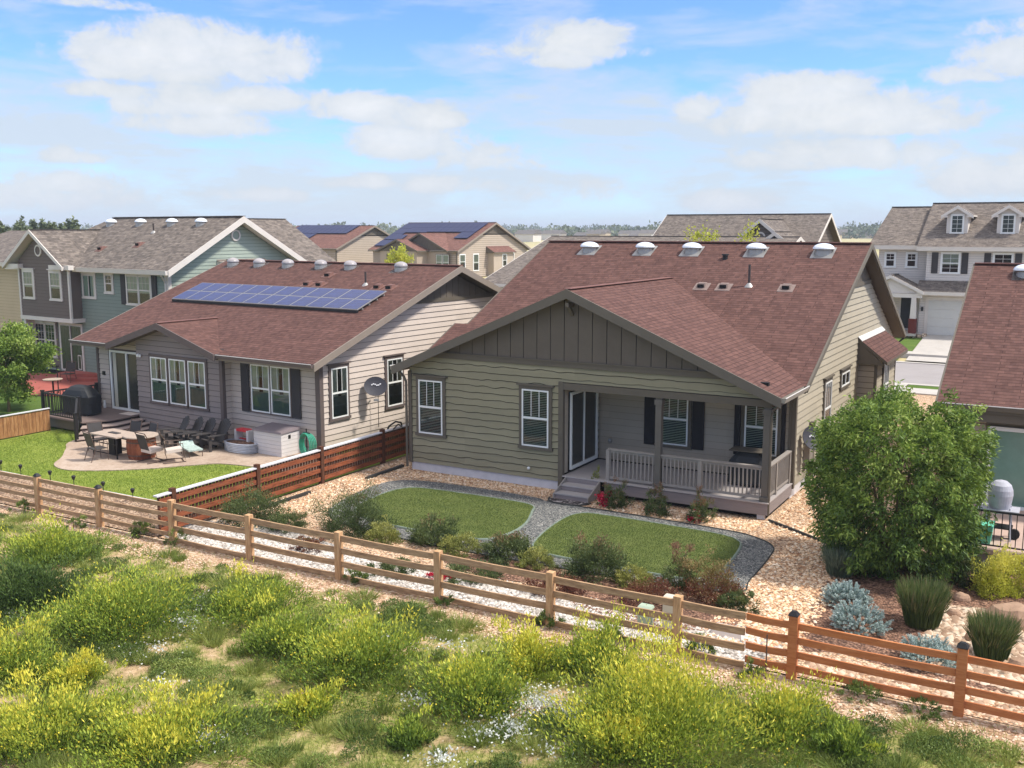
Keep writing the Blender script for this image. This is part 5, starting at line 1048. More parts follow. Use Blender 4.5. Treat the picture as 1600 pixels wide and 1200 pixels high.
# meadow in front of the rail fence
def sstep(a, b, x): t = min(1, max(0, (x - a) / (b - a))); return t * t * (3 - 2 * t)
def mz(x, y):
    d = min(1, max(0, (16.0 - y) / 1.5))
    return .0 + d * (.13 * noise.noise(Vector((x * .35, y * .35, 1))) + .06 * noise.noise(Vector((x * 1.3, y * 1.3, 5)))) - .02 * max(0, 16 - y) * .5
def bare(x, y):          # 1 where soil shows
    n = noise.fractal(Vector((x * 1.5, y * 1.5, 2.2)), .8, 2.0, 4) + .4 * noise.noise(Vector((x * 5, y * 5, 7)))
    p = .95 * sstep(.05, .50, n)
    e = sstep(15.25, 15.85, y + .8 * noise.noise(Vector((x * .6, 3, 1))) + .4 * noise.noise(Vector((x * 2.5, y * 2.5, 9))))
    return max(p, e * .95)
def meadowmat():
    m, nt, N, L, P = nodes('meadow_soil_and_grass'); P.inputs['Roughness'].default_value = .95; P.inputs['Specular IOR Level'].default_value = .1
    tc = N.new('ShaderNodeTexCoord')
    at1 = N.new('ShaderNodeAttribute'); at1.attribute_name = 'bare'; at2 = N.new('ShaderNodeAttribute'); at2.attribute_name = 'rock'
    def ns(s, d=6, r=.7):
        t = N.new('ShaderNodeTexNoise'); t.inputs['Scale'].default_value = s; t.inputs['Detail'].default_value = d; t.inputs['Roughness'].default_value = r; L.new(tc.outputs['Object'], t.inputs['Vector']); return t.outputs[0]
    b = ns(9, 8, .8)
    g = ramp(N, [(.36, S(100, 114, 56)), (.46, S(136, 142, 74)), (.56, S(170, 162, 102)), (.66, S(200, 182, 138))]); L.new(b, g.inputs[0])
    d = ramp(N, [(.34, S(150, 128, 92)), (.48, S(186, 158, 122)), (.6, S(212, 182, 148)), (.7, S(224, 204, 176))]); L.new(b, d.inputs[0])
    v = N.new('ShaderNodeTexVoronoi'); v.inputs['Scale'].default_value = 17; L.new(tc.outputs['Object'], v.inputs['Vector']); sc = N.new('ShaderNodeSeparateColor'); L.new(v.outputs['Color'], sc.inputs[0])
    r2 = ramp(N, [(0, S(146, 112, 86)), (.3, S(186, 152, 120)), (.7, S(212, 182, 150)), (1, S(230, 210, 184))]); L.new(sc.outputs[0], r2.inputs[0])
    m1 = N.new('ShaderNodeMixRGB'); L.new(at1.outputs['Fac'], m1.inputs[0]); L.new(g.outputs[0], m1.inputs[1]); L.new(d.outputs[0], m1.inputs[2])
    rk = N.new('ShaderNodeMath'); rk.operation = 'MULTIPLY_ADD'; L.new(b, rk.inputs[0]); rk.inputs[1].default_value = 2.2; rk.inputs[2].default_value = -1.1; r3 = N.new('ShaderNodeMath'); r3.use_clamp = True; r3.operation = 'ADD'; L.new(rk.outputs[0], r3.inputs[0]); L.new(at2.outputs['Fac'], r3.inputs[1]); r4 = N.new('ShaderNodeMath'); r4.operation = 'MULTIPLY'; L.new(r3.outputs[0], r4.inputs[0]); L.new(at2.outputs['Fac'], r4.inputs[1])
    mx = N.new('ShaderNodeMixRGB'); L.new(r4.outputs[0], mx.inputs[0]); L.new(m1.outputs[0], mx.inputs[1]); L.new(r2.outputs[0], mx.inputs[2]); L.new(mx.outputs[0], P.inputs['Base Color'])
    bp = N.new('ShaderNodeBump'); bp.inputs['Strength'].default_value = .9; bp.inputs['Distance'].default_value = .05; L.new(b, bp.inputs['Height']); L.new(bp.outputs[0], P.inputs['Normal']); return m
G['meadow'] = meadowmat()
def build_meadow():
    xs = [-75 + i * 1.0 for i in range(41)] + [-34 + i * .16 for i in range(1, 256)] + [7 + i for i in range(1, 12)]; ys = [4 + i * .16 for i in range(77)] + [16.36]
    V = []; B = []; K = []
    for y in ys:
        for x in xs:
            V.append((x, y, mz(x, y))); B.append(bare(x, y)); K.append(sstep(15.1, 15.7, y + .8 * noise.noise(Vector((x * .6, 3, 1)))))
    nx = len(xs); F = [(j * nx + i, j * nx + i + 1, (j + 1) * nx + i + 1, (j + 1) * nx + i) for j in range(len(ys) - 1) for i in range(nx - 1)]
    me = bpy.data.meshes.new('meadow'); me.from_pydata(V, [], F); me.materials.append(G['meadow']); me.polygons.foreach_set('use_smooth', [True] * len(F))
    for nm, A in (('bare', B), ('rock', K)): at = me.attributes.new(nm, 'FLOAT', 'POINT'); at.data.foreach_set('value', A)
    o = bpy.data.objects.new('meadow', me); COL.objects.link(o); tag(o, kind='structure')
build_meadow()

# ---------------------------------------------------------------- fences
G['wood_w'] = wood('weathered_fence_wood', S(132, 104, 78), S(174, 140, 106), S(204, 170, 132), (1.2, 6, 8))
G['wood_p'] = wood('fence_post_wood', S(160, 120, 84), S(198, 156, 114), S(216, 180, 140), (8, 8, 1.0))
G['wood_o'] = wood('orange_stained_wood', S(166, 98, 58), S(188, 118, 72), S(200, 134, 88), (1.0, 8, 8))
G['wood_r'] = wood('red_brown_stained_wood', S(88, 48, 34), S(134, 76, 50), S(166, 98, 64), (8, 1.0, 8))
G['wood_d'] = wood('dark_brown_wood', S(62, 40, 30), S(88, 56, 40), S(110, 72, 50), (8, 8, 1.0))
G['wood_v'] = wood('privacy_fence_wood', S(112, 74, 46), S(158, 112, 72), S(184, 142, 98), (8, 4, .8))
G['wire'] = mat('dark_wire', S(60, 54, 48), .6, .1, 3)
def rail_fence(xs, y, label, rails, railm, postm, caps=(), x_start=None, x_end=None, h=1.08, pw=.14):
    f = empty('rail_fence', ((xs[0] + xs[-1]) / 2, y, 0), 0, label, 'fence', 'fences round the yards'); cx = (xs[0] + xs[-1]) / 2
    for i, x in enumerate(xs):
        mb = MB(); j = random.uniform(-.012, .012); w = pw / 2; x_ = x - cx
        mb.hull([(x_ - w, -w, -.15), (x_ + w, -w, -.15), (x_ + w, w, -.15), (x_ - w, w, -.15)], [(x_ - w + j, -w, h + j), (x_ + w + j, -w, h + j), (x_ + w + j, w, h + j), (x_ - w + j, w, h + j)], G[postm])
        p = mb.build('post', f)
        if i in caps:
            mb = MB(); mb.hull([(x_ - w - .012, -w - .012, h + .02), (x_ + w + .012, -w - .012, h + .02), (x_ + w + .012, w + .012, h + .02), (x_ - w - .012, w + .012, h + .02)], [(x_ - w * .5, -w * .5, h + .09), (x_ + w * .5, -w * .5, h + .09), (x_ + w * .5, w * .5, h + .09), (x_ - w * .5, w * .5, h + .09)], G['black']); mb.build('post_cap', p)
    E = [x_start] * (x_start is not None) + list(xs) + [x_end] * (x_end is not None)
    for a, b in zip(E, E[1:]):
        for z0, z1 in rails:
            mb = MB(); s0, s1 = random.uniform(-.012, .012), random.uniform(-.012, .012); p0 = a - cx + (pw / 2 + .002 if a in xs else 0); p1 = b - cx - (pw / 2 + .002 if b in xs else 0); n = 5; t = .022
            for k in range(n):
                ua, ub = k / n, (k + 1) / n; f_ = lambda u: s0 + (s1 - s0) * u - .012 * math.sin(math.pi * u); xa, xb = p0 + (p1 - p0) * ua, p0 + (p1 - p0) * ub
                B = [(xa, -t, z0 + f_(ua)), (xb, -t, z0 + f_(ub)), (xb, t, z0 + f_(ub)), (xa, t, z0 + f_(ua))]; T = [(p[0], p[1], p[2] + z1 - z0) for p in B]; mb.hull(B, T, G[railm])
            mb.build('rail' if z1 > .1 else 'ground_board', f)
    return f
R3 = ((.87, 1.0), (.585, .71), (.30, .425), (.02, .12))
rail_fence([-33.9, -31.4, -28.8, -26.3, -23.9, -21.45], 16.25, 'weathered brown rail fence behind the left lawn, with wide boards', ((.87, .97), (.63, .73), (.39, .49), (.15, .25)), 'wood_w', 'wood_p', (4, 5), -36.3, -18.87, 1.0)
rail_fence([-18.8, -16.28, -13.66, -11.07, -8.5, -5.95], 16.25, 'sun bleached brown rail fence behind the olive house, above the white gravel', R3, 'wood_w', 'wood_p', (), None, -4.72, 1.06)
rail_fence([-3.9, -1.3, 1.3, 3.9, 6.5], 16.25, 'newer orange brown rail fence with black post caps at the right', ((.885, 1.0), (.63, .745), (.375, .49), (.12, .235)), 'wood_o', 'wood_o', (0, 1, 2, 3, 4), -4.7, 9.0, 1.1, .15)
def side_fence():
    f = empty('wooden_fence', (-19.5, 25, 0), 0, 'red brown wooden fence with pickets between the olive house and the left lawn', 'fence', 'fences round the yards')
    ys = [16.9, 19.85, 22.5, 25.5, 28.5, 31.5, 34.5]
    for y in ys:
        mb = MB(); mb.box(-.06, .07, y - 25 - .065, y - 25 + .065, -.1, 1.12, G['wood_d']); mb.build('post', f)
    for a, b in zip([16.4] + ys, ys):
        if b - a < .2: continue
        for z0, z1 in ((.80, .93), (.57, .69), (.34, .46), (.08, .20)):
            mb = MB(); mb.box(.0, .035, a + .067 - 25, b - .067 - 25, z0, z1, G['wood_r']); mb.build('rail', f)
    mb = MB(); mb.box(-.09, .06, 16.38 - 25, 34.5 - 25, 1.0, 1.035, G['found']); mb.build('top_cap', f)
    mb = MB(); y = 16.45; i = 0
    while y < 34.4:
        mb.box(-.035, -.012, y - 25, y + .085 - 25, .05, .985 + random.uniform(-.01, .01), G['wood_d']); y += .12
    mb.build('pickets', f)
side_fence()
def privacy_fence():
    f = empty('board_fence', (-33.6, 21, 0), 0, 'tan vertical board fence at the left edge beside the dark deck', 'fence', 'fences round the yards')
    for y in (-3.4, -1.0, 1.4, 2.45): mb = MB(); mb.box(-.1, -.0, y, y + .1, -.1, .8, G['wood_v']); mb.build('post', f)
    y = -3.4; i = 0
    while y < 2.5:
        mb = MB(); mb.box(.0, .022, y, y + .135, .04, .82 + random.uniform(-.01, .01), G['wood_v']); mb.build('board', f); y += .145
    mb = MB(); mb.box(-.05, .06, -3.4, 2.55, .84, .87, G['found']); mb.build('top_cap', f)
privacy_fence()

# ---------------------------------------------------------------- vegetation
def px_at(u, v, z=0.0):        # a point of the photograph's survey: where that sight line meets the level z
    P = math.atan(242 / 1570.); YAW = R(29.9); a = (u - 800) / 1570.; b = (600 - v) / 1570.
    fw = (-math.sin(YAW) * math.cos(P), math.cos(YAW) * math.cos(P), -math.sin(P)); rt = (math.cos(YAW), math.sin(YAW), 0); up = (-math.sin(YAW) * math.sin(P), math.cos(YAW) * math.sin(P), math.cos(P))
    d = [fw[i] + a * rt[i] + b * up[i] for i in range(3)]; t = (z - 7.5) / d[2]; return (t * d[0], t * d[1])
def norm(A): return A / (np.linalg.norm(A, axis=1, keepdims=True) + 1e-9)
def quads(name, base, axis, width, m, v, parent=None, tri=False, side=None, fold=0.0, **kw):
    """one leaf per row: base point, axis vector (length = leaf length), width"""
    n = len(base); r = rng.normal(size=(n, 3)); s = np.cross(axis, r) if side is None else side; s = norm(s) * np.asarray(width).reshape(-1, 1) * .5
    if tri:
        V = np.stack([base - s, base + s, base + axis], 1); k = 3
    else:
        mid = base + axis * .45; V = np.stack([base, mid + s, base + axis, mid - s], 1); k = 4
    me = bpy.data.meshes.new(name); me.vertices.add(n * k); me.vertices.foreach_set('co', V.astype(np.float32).ravel()); me.loops.add(n * k); me.loops.foreach_set('vertex_index', np.arange(n * k, dtype=np.int32))
    me.polygons.add(n); me.polygons.foreach_set('loop_start', np.arange(0, n * k, k, dtype=np.int32)); me.polygons.foreach_set('loop_total', np.full(n, k, dtype=np.int32))
    at = me.attributes.new('v', 'FLOAT', 'POINT'); at.data.foreach_set('value', np.repeat(np.clip(v, 0, 1), k).astype(np.float32)); me.materials.append(m); me.update(calc_edges=True)
    o = bpy.data.objects.new(name, me); COL.objects.link(o)
    if parent: o.parent = parent
    return tag(o, **kw)
def dome_clumps(n, rx, ry, h, z0=.0, seed=0, lump=.25, inner=.55):
    """clump centres filling a half-ellipsoid with an uneven outline"""
    g = np.random.default_rng(seed); d = norm(g.normal(size=(n, 3))); d[:, 2] = np.abs(d[:, 2]); rad = inner + (1 - inner) * g.random(n) ** .5
    k = np.array([noise.noise(Vector((p[0] * 2.1 + seed, p[1] * 2.1, p[2] * 2.1))) for p in d]); rad = rad * (1 + lump * 2 * k)
    return d * rad[:, None] * np.array([rx, ry, h]) + np.array([0, 0, z0]), d
LM = {}
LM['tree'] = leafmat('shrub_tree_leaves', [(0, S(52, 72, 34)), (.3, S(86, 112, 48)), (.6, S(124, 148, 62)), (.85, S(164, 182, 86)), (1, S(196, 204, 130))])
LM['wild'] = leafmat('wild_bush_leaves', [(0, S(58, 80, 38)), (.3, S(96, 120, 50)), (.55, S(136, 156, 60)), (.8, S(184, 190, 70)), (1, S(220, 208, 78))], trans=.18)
LM['wildg'] = leafmat('green_wild_leaves', [(0, S(56, 76, 38)), (.4, S(92, 114, 54)), (.8, S(134, 150, 76)), (1, S(176, 182, 100))])
LM['dark'] = leafmat('dark_shrub_leaves', [(0, S(50, 64, 38)), (.5, S(82, 98, 56)), (.85, S(112, 124, 74)), (1, S(146, 112, 86))])
LM['olive'] = leafmat('olive_shrub_leaves', [(0, S(80, 90, 46)), (.5, S(124, 132, 66)), (1, S(170, 168, 92))])
LM['brown'] = leafmat('barberry_leaves', [(0, S(84, 52, 42)), (.4, S(128, 78, 60)), (.7, S(120, 116, 66)), (1, S(168, 140, 96))])
LM['blue'] = leafmat('blue_spruce_needles', [(0, S(96, 116, 112)), (.5, S(148, 170, 164)), (1, S(196, 210, 204))], trans=.1)
LM['reed'] = leafmat('reed_grass_blades', [(0, S(58, 72, 38)), (.5, S(84, 104, 54)), (.85, S(116, 126, 74)), (1, S(150, 132, 96))], trans=.2)
LM['bluereed'] = leafmat('blue_grass_blades', [(0, S(78, 92, 74)), (.6, S(116, 130, 106)), (1, S(150, 160, 130))], trans=.2)
LM['gold'] = leafmat('gold_shrub_leaves', [(0, S(140, 154, 54)), (.5, S(184, 188, 66)), (1, S(222, 214, 104))], trans=.35)
LM['red'] = leafmat('red_petals', [(0, S(140, 16, 40)), (.6, S(200, 30, 62)), (1, S(226, 66, 96))])
LM['whitef'] = leafmat('white_petals', [(0, S(200, 204, 196)), (1, S(244, 244, 240))])
LM['yellowf'] = leafmat('yellow_petals', [(0, S(196, 176, 48)), (1, S(232, 212, 70))])
LM['grass'] = leafmat('meadow_grass_blades', [(0, S(104, 122, 62)), (.35, S(138, 152, 76)), (.6, S(168, 172, 94)), (.8, S(190, 182, 118)), (1, S(214, 198, 148))], trans=.3)
LM['far'] = leafmat('distant_foliage', [(0, S(64, 76, 54)), (.5, S(94, 106, 74)), (1, S(126, 134, 98))], trans=.15)
G['bark'] = mat('bark', S(98, 84, 60), .9, .2, 6, .5, 30)
def shrub(kind, x, y, rx, h, label, cat='shrub', m='wild', n=3000, L_=.06, W=.022, seed=1, group=None, ry=None, up=.5, spread=.16, lump=.3, vbias=0.0, flower=None, stems=8, z=None, droop=0.0, fn=300, fs=.035, inner=.5):
    z = (mz(x, y) if y < 16.2 else 0.0) if z is None else z
    t = empty(kind, (x, y, z), 0, label, cat, group); g = np.random.default_rng(seed); ry = ry or rx; n = int(n * (1.8 if y > 16.2 else 1)); nc = max(12, n // 45)
    C, D = dome_clumps(nc, rx, ry, h, 0, seed, lump, inner); C[:, 2] = np.maximum(C[:, 2], .03)
    idx = g.integers(0, nc, n); p = C[idx] + g.normal(size=(n, 3)) * spread * np.array([rx, ry, h * .8]) * .6; p[:, 2] = np.abs(p[:, 2]) + .01
    ax = norm(D[idx] * .8 + np.array([0, 0, up]) + g.normal(size=(n, 3)) * .55 - np.array([0, 0, droop])); ln = L_ * (.6 + .8 * g.random(n))
    cv = g.random(nc); v = .25 + .26 * cv[idx] + .30 * (g.random(n) - .2) + .50 * (p[:, 2] / h - .45) + vbias  # leaves paler at the top, darker low down: shading painted into the tone
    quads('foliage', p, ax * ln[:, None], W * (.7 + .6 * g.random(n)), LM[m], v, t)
    if stems:
        mb = MB()
        for i in range(stems):
            c = C[g.integers(0, nc)] * .85; mb.tube([(c[0] * .12, c[1] * .12, -.03), (c[0] * .5, c[1] * .5, c[2] * .6), tuple(c)], [.010 + .006 * rx, .007 + .003 * rx, .003], G['bark'], 5)
        mb.build('stems', t)
    if flower:
        fi = g.integers(0, nc, fn) if flower != 'red' else g.choice(np.argsort(D[:, 0] * .4 + C[:, 2] / h)[:max(6, nc // 3)], 7)[g.integers(0, 7, fn)]
        q = C[fi] * (1.05 + .12 * g.random((fn, 1))) + g.normal(size=(fn, 3)) * (spread * .5 * rx if flower != 'red' else .045); q[:, 2] = np.abs(q[:, 2]) + (.05 if flower == 'red' else 0)
        q[:, 1] -= .10 if flower == 'red' else 0
        quads('flowers', q, norm(g.normal(size=(fn, 3)) + np.array([0, 0, .6])) * fs, fs * .9 * np.ones(fn), LM[flower], g.random(fn), t, kind='stuff')
    return t
def grass_tuft(x, y, r, h, label, m='reed', n=900, seed=1, cat='ornamental grass', group=None):
    t = empty('grass_clump', (x, y, 0), 0, label, cat, group); g = np.random.default_rng(seed)
    a = g.random(n) * 2 * math.pi; rr = r * .35 * np.sqrt(g.random(n)); b = np.stack([rr * np.cos(a), rr * np.sin(a), np.zeros(n)], 1)
    lean = (rr / (r * .35)) * .14 * r + .07 * g.random(n); hh = h * (.6 + .5 * g.random(n)); mid = b + np.stack([lean * .6 * np.cos(a), lean * .6 * np.sin(a), hh * .6], 1); tip = mid + np.stack([lean * .9 * np.cos(a + .3) + .03 * g.normal(size=n), lean * .9 * np.sin(a + .3) + .03 * g.normal(size=n), hh * .42], 1)
    base = np.concatenate([b, mid]); ax = np.concatenate([(mid - b) * 1.02, tip - mid]); quads('blades', base, ax, np.full(2 * n, .013), LM[m], np.concatenate([g.random(n) * .6, .3 + g.random(n) * .7]), t)
    return t

# the big multi-stemmed shrub at the right
def big_shrub():
    t = empty('tree', (-3.45, 22.95, 0), 0, 'big rounded bright green leafy tree in front of the right neighbour house', 'tree'); g = np.random.default_rng(5); nc = 1050
    d = norm(g.normal(size=(nc, 3))); k = np.array([noise.noise(Vector((p[0] * 1.7 + 3, p[1] * 1.7, p[2] * 1.9))) for p in d]); k2 = np.array([noise.noise(Vector((p[0] * 4.5 + 3, p[1] * 4.5, p[2] * 4.5))) for p in d])
    rad = (.55 + .43 * g.random(nc) ** .5) * (1 + .20 * k + .26 * k2); d2 = np.sign(d) * np.abs(d) ** .88; C = d2 * rad[:, None] * np.array([2.0, 1.75, 1.98])
    lowz = C[:, 2] < 0; C[lowz, 0] *= .95; C[:, 2] += 1.92; C[:, 2] = np.maximum(C[:, 2], .12)
    
    # two crowns: a taller one at the left, a lower one at the right, with a dip between them
    C[:, 0] *= .98; dip = np.exp(-((C[:, 0] - .55) / .32) ** 2) * np.clip((C[:, 2] - 2.6) / 1.2, 0, 1); C[:, 2] -= .55 * dip; C[:, 2] += .12 * np.exp(-((C[:, 0] + .45) / .5) ** 2) * (C[:, 2] > 2.5)
    n = 78000; i = g.integers(0, nc, n); p = C[i] + g.normal(size=(n, 3)) * .078; ax = norm(d[i] * .5 + g.normal(size=(n, 3)) * .5 + np.array([0, 0, -.35])); ln = .115 * (.6 + .7 * g.random(n))
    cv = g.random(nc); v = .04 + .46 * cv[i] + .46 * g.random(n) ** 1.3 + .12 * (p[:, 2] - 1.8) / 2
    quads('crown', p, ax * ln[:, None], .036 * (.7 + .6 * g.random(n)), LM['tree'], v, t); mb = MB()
    for j in range(26):
        c = C[g.integers(0, nc)] * .85; a = j / 26 * 6.28; mb.tube([(.12 * math.cos(a), .12 * math.sin(a), -.05), (.25 * c[0], .25 * c[1], .5), (.6 * c[0], .6 * c[1], c[2] * .65), tuple(c)], [.045, .035, .022, .008], G['bark'], 6)
    mb.build('trunk', t)
big_shrub()
# wild yellow flowering bushes of the meadow, each one a thing
wild = [(60, 880, 1.05, .75, 'at the left edge below the second fence post', 0), (25, 950, .9, .9, 'dark green one at the left edge', -.3), (195, 975, 1.45, 1.15, 'large one left of centre with yellow top', .02), (110, 1065, .5, .45, 'small yellow one below the large left bush', .22),
        (385, 960, .9, .62, 'behind the middle of the meadow beside white flowers', .05), (440, 1015, .8, .75, 'left of the broad middle bush', -.02), (560, 1060, 1.05, 1.0, 'broad one in the middle of the meadow', .04), (480, 1110, .45, .42, 'small yellow one left below the middle bush', .18),
        (745, 1110, .8, .85, 'right of the middle with loose upright stems', .02), (830, 1050, .6, .7, 'bright yellow one close to the fence gravel', .2), (930, 1045, .7, .75, 'between the bright yellow one and the largest bush', .05), (1060, 1150, 1.4, 1.2, 'largest one, bright yellow, right of centre', .2), (1235, 1150, .8, .75, 'right flank of the largest bush', .12), (960, 1180, .5, .5, 'at the bottom left of the largest bush', .1),
        (240, 1180, 1.0, .6, 'low yellow one at the bottom left', .16), (50, 1160, 1.0, .7, 'in the bottom left corner', .08), (0, 1060, .7, .8, 'cut by the left edge near the bottom', .05), (640, 1155, .35, .3, 'small green one at the bottom middle', -.15), (1330, 1175, .5, .35, 'small low one at the bottom right', -.1)]
for i, (u, v, r, h, lb, vb) in enumerate(wild):
    x, y = px_at(u, v, .15); y += r * (.45 if r < 1.4 else .15); x -= r * .3
    shrub('wild_bush', x, y, r, h * (.95 if r < 1 else .86), 'wild yellow green bush, ' + lb, 'bush', 'wild' if vb > -.2 else 'wildg', int(12500 * max(r, .4) ** 1.65 + 900), .072, .024, 40 + i, 'wild bushes in the meadow', up=1.1, spread=.20, lump=.62, vbias=vb * 1.05, flower='yellowf' if vb > 0 else None, stems=6, fn=int(800 * r), fs=.032, inner=.2)
# loose meadow grass
def meadow_grass():
    n = 210000; g = np.random.default_rng(3); X = -31 + 34 * g.random(n); Y = 5.5 + 10.7 * g.random(n); keep = np.zeros(n, bool); Z = np.zeros(n); V = np.zeros(n); H = np.zeros(n)
    for i in range(n):
        x, y = X[i], Y[i]; b = bare(x, y); q = noise.noise(Vector((x * 1.1, y * 1.1, 4)))
        if g.random() < (1 - .90 * b): keep[i] = True; Z[i] = mz(x, y) - .01; V[i] = .32 + .35 * noise.noise(Vector((x * .5, y * .5, 8))) + .25 * b + .35 * (g.random() - .45) - .2 * q; H[i] = (.06 + .10 * g.random()) * (1 - .45 * b) * (1 + .9 * max(q, 0))
    X, Y, Z, V, H = X[keep], Y[keep], Z[keep], V[keep], H[keep]; k = len(X); ax = norm(np.stack([g.normal(size=k) * .45 - .1, g.normal(size=k) * .45, np.ones(k)], 1)) * H[:, None]
    quads('grass', np.stack([X, Y, Z], 1), ax, np.full(k, .014), LM['grass'], V, None, True, label='loose green and straw coloured grass of the meadow', cat='grass', kind='stuff')
meadow_grass()
def grass_humps():
    g = np.random.default_rng(12); P = []; A = []; V = []
    for i in range(900):
        x, y = -30 + 32 * g.random(), 6 + 9.7 * g.random()
        if bare(x, y) > .8 and g.random() < .75: continue
        r = .07 + .22 * g.random() ** 1.5; h = .07 + .15 * g.random(); k = int(260 * r / .2); a = g.random(k) * 6.283; rr = r * np.sqrt(g.random(k)); bx, by = x + rr * np.cos(a), y + rr * np.sin(a)
        P.append(np.stack([bx, by, np.full(k, mz(x, y))], 1)); A.append(np.stack([np.cos(a) * rr * .8 + g.normal(size=k) * .03, np.sin(a) * rr * .8 + g.normal(size=k) * .03, h * (.5 + .7 * g.random(k))], 1)); V.append(.05 + .35 * g.random() + .3 * g.random(k))
    P, A, V = np.concatenate(P), np.concatenate(A), np.concatenate(V); quads('grass', P, A, np.full(len(P), .015), LM['grass'], V, None, True, label='darker green tufts of grass across the meadow', cat='grass', kind='stuff')
grass_humps()
def low_weeds():
    g = np.random.default_rng(55); P = []; A = []; V = []
    for i in range(1500):
        x, y = -30 + 32 * g.random(), 6 + 9.5 * g.random(); q = noise.noise(Vector((x * .55, y * .7, 31)))
        if q < -.12 or bare(x, y) > .85: continue
        r = .10 + .28 * g.random(); h = .08 + .26 * g.random() * (.5 + q); k = int(150 + 900 * r * r * 6); a = g.random(k) * 6.283; rr = r * np.sqrt(g.random(k)); zz = h * g.random(k) ** .6 * (1 - .6 * (rr / r) ** 2)
        P.append(np.stack([x + rr * np.cos(a), y + rr * np.sin(a), mz(x, y) + zz], 1)); A.append(norm(g.normal(size=(k, 3)) * .6 + np.array([0, 0, .8])) * (.03 + .035 * g.random((k, 1)))); V.append(np.clip(.12 + .55 * g.random() * (1 if g.random() < .8 else 1.5) + .25 * g.random(k) + .5 * (zz - h / 2), 0, 1))
    P, A, V = np.concatenate(P), np.concatenate(A), np.concatenate(V); quads('weeds', P, A, np.full(len(P), .017), LM['wildg'], V, None, label='low leafy green weeds growing all over the meadow', cat='weeds', kind='stuff')
low_weeds()
def white_flowers():
    g = np.random.default_rng(21); P = []
    for (u, v, r, n) in ((844, 1094, .55, 800), (800, 1131, .42, 380), (650, 1087, .25, 130), (690, 1180, .3, 160), (322, 940, .5, 420), (281, 969, .45, 300), (322, 1150, .32, 260), (20, 958, .25, 70), (760, 1140, .3, 90), (250, 1060, .3, 60), (900, 1110, .4, 160), (600, 1000, .4, 90), (700, 1010, .5, 110), (1000, 1080, .4, 60), (860, 1170, .3, 60), (240, 1010, .5, 120)):
        x, y = px_at(u, v, .12); k = n; a = g.random(k) * 6.283; rr = r * np.abs(g.normal(size=k)) * .7; P.append(np.stack([x + rr * np.cos(a) * 1.3, y + rr * np.sin(a), .06 + .1 * g.random(k) + np.array([mz(x, y)] * k)], 1))
    P = np.concatenate(P); k = len(P); quads('wildflowers', P, norm(g.normal(size=(k, 3)) * .6 + np.array([.5, 0, .2])) * .042, np.full(k, .036), LM['whitef'], g.random(k), None, label='small white wildflowers in patches between the bushes', cat='wildflowers', kind='stuff')
white_flowers()
def lawn_blades():
    g = np.random.default_rng(8); n = 60000; X = -33.4 + 13.7 * g.random(n); Y = 18.6 + 6 * g.random(n)
    patio = [(-29.2, 20.8), (-28.5, 20.0), (-27.6, 19.72), (-26.7, 20.05), (-25.5, 21.0), (-24.6, 22.1), (-23.9, 22.75), (-22.3, 23.0), (-20.2, 23.1), (-20.2, 25.4), (-31.5, 26.2), (-31.2, 22.8), (-30.2, 21.7)]
    c = np.zeros(n, bool)
    for i in range(len(patio)):
        (x0, y0), (x1, y1) = patio[i], patio[(i + 1) % len(patio)]; cr = ((y0 > Y) != (y1 > Y)) & (X < (x1 - x0) * (Y - y0) / (y1 - y0 + 1e-9) + x0); c ^= cr
    X, Y = X[~c], Y[~c]; k = len(X); v = np.array([.42 + .3 * noise.noise(Vector((x * .6, y * 1.1, 3))) for x, y in zip(X, Y)]) + .25 * (g.random(k) - .5)
    quads('grass', np.stack([X, Y, np.zeros(k)], 1), norm(np.stack([g.normal(size=k) * .5, g.normal(size=k) * .5, np.ones(k)], 1)) * .05, np.full(k, .014), leafmat('lawn_blades', [(0, S(92, 118, 42)), (.5, S(134, 154, 62)), (1, S(176, 180, 92))]), v, None, True, label='mown grass of the left lawn', cat='grass', kind='stuff')
lawn_blades()
def turf_blades(P, nm, lb, n, seed):
    g = np.random.default_rng(seed); P = smooth_poly(P); A = np.array(P); X = A[:, 0].min() + np.ptp(A[:, 0]) * g.random(n); Y = A[:, 1].min() + np.ptp(A[:, 1]) * g.random(n); c = np.zeros(n, bool)
    for i in range(len(P)):
        (x0, y0), (x1, y1) = P[i], P[(i + 1) % len(P)]; c ^= ((y0 > Y) != (y1 > Y)) & (X < (x1 - x0) * (Y - y0) / (y1 - y0 + 1e-9) + x0)
    X, Y = X[c], Y[c]; k = len(X); v = np.array([.45 + .35 * noise.noise(Vector((x * .8, y * 1.3, 3))) + .2 * noise.noise(Vector((x * 3, y * 3, 3))) for x, y in zip(X, Y)]) + .3 * (g.random(k) - .5)
    quads('grass', np.stack([X, Y, np.full(k, .03)], 1), norm(np.stack([g.normal(size=k) * .7 + .3, g.normal(size=k) * .7, np.ones(k)], 1)) * .035, np.full(k, .012), TB, v, None, True, label=lb, cat='grass', kind='stuff')
TB = leafmat('turf_blades', [(0, S(76, 94, 48)), (.5, S(98, 114, 60)), (1, S(128, 138, 80))])
turf_blades(turfL, 'grass', 'short turf blades of the left artificial lawn', 42000, 5); turf_blades(turfR, 'grass', 'short turf blades of the right artificial lawn', 42000, 6)
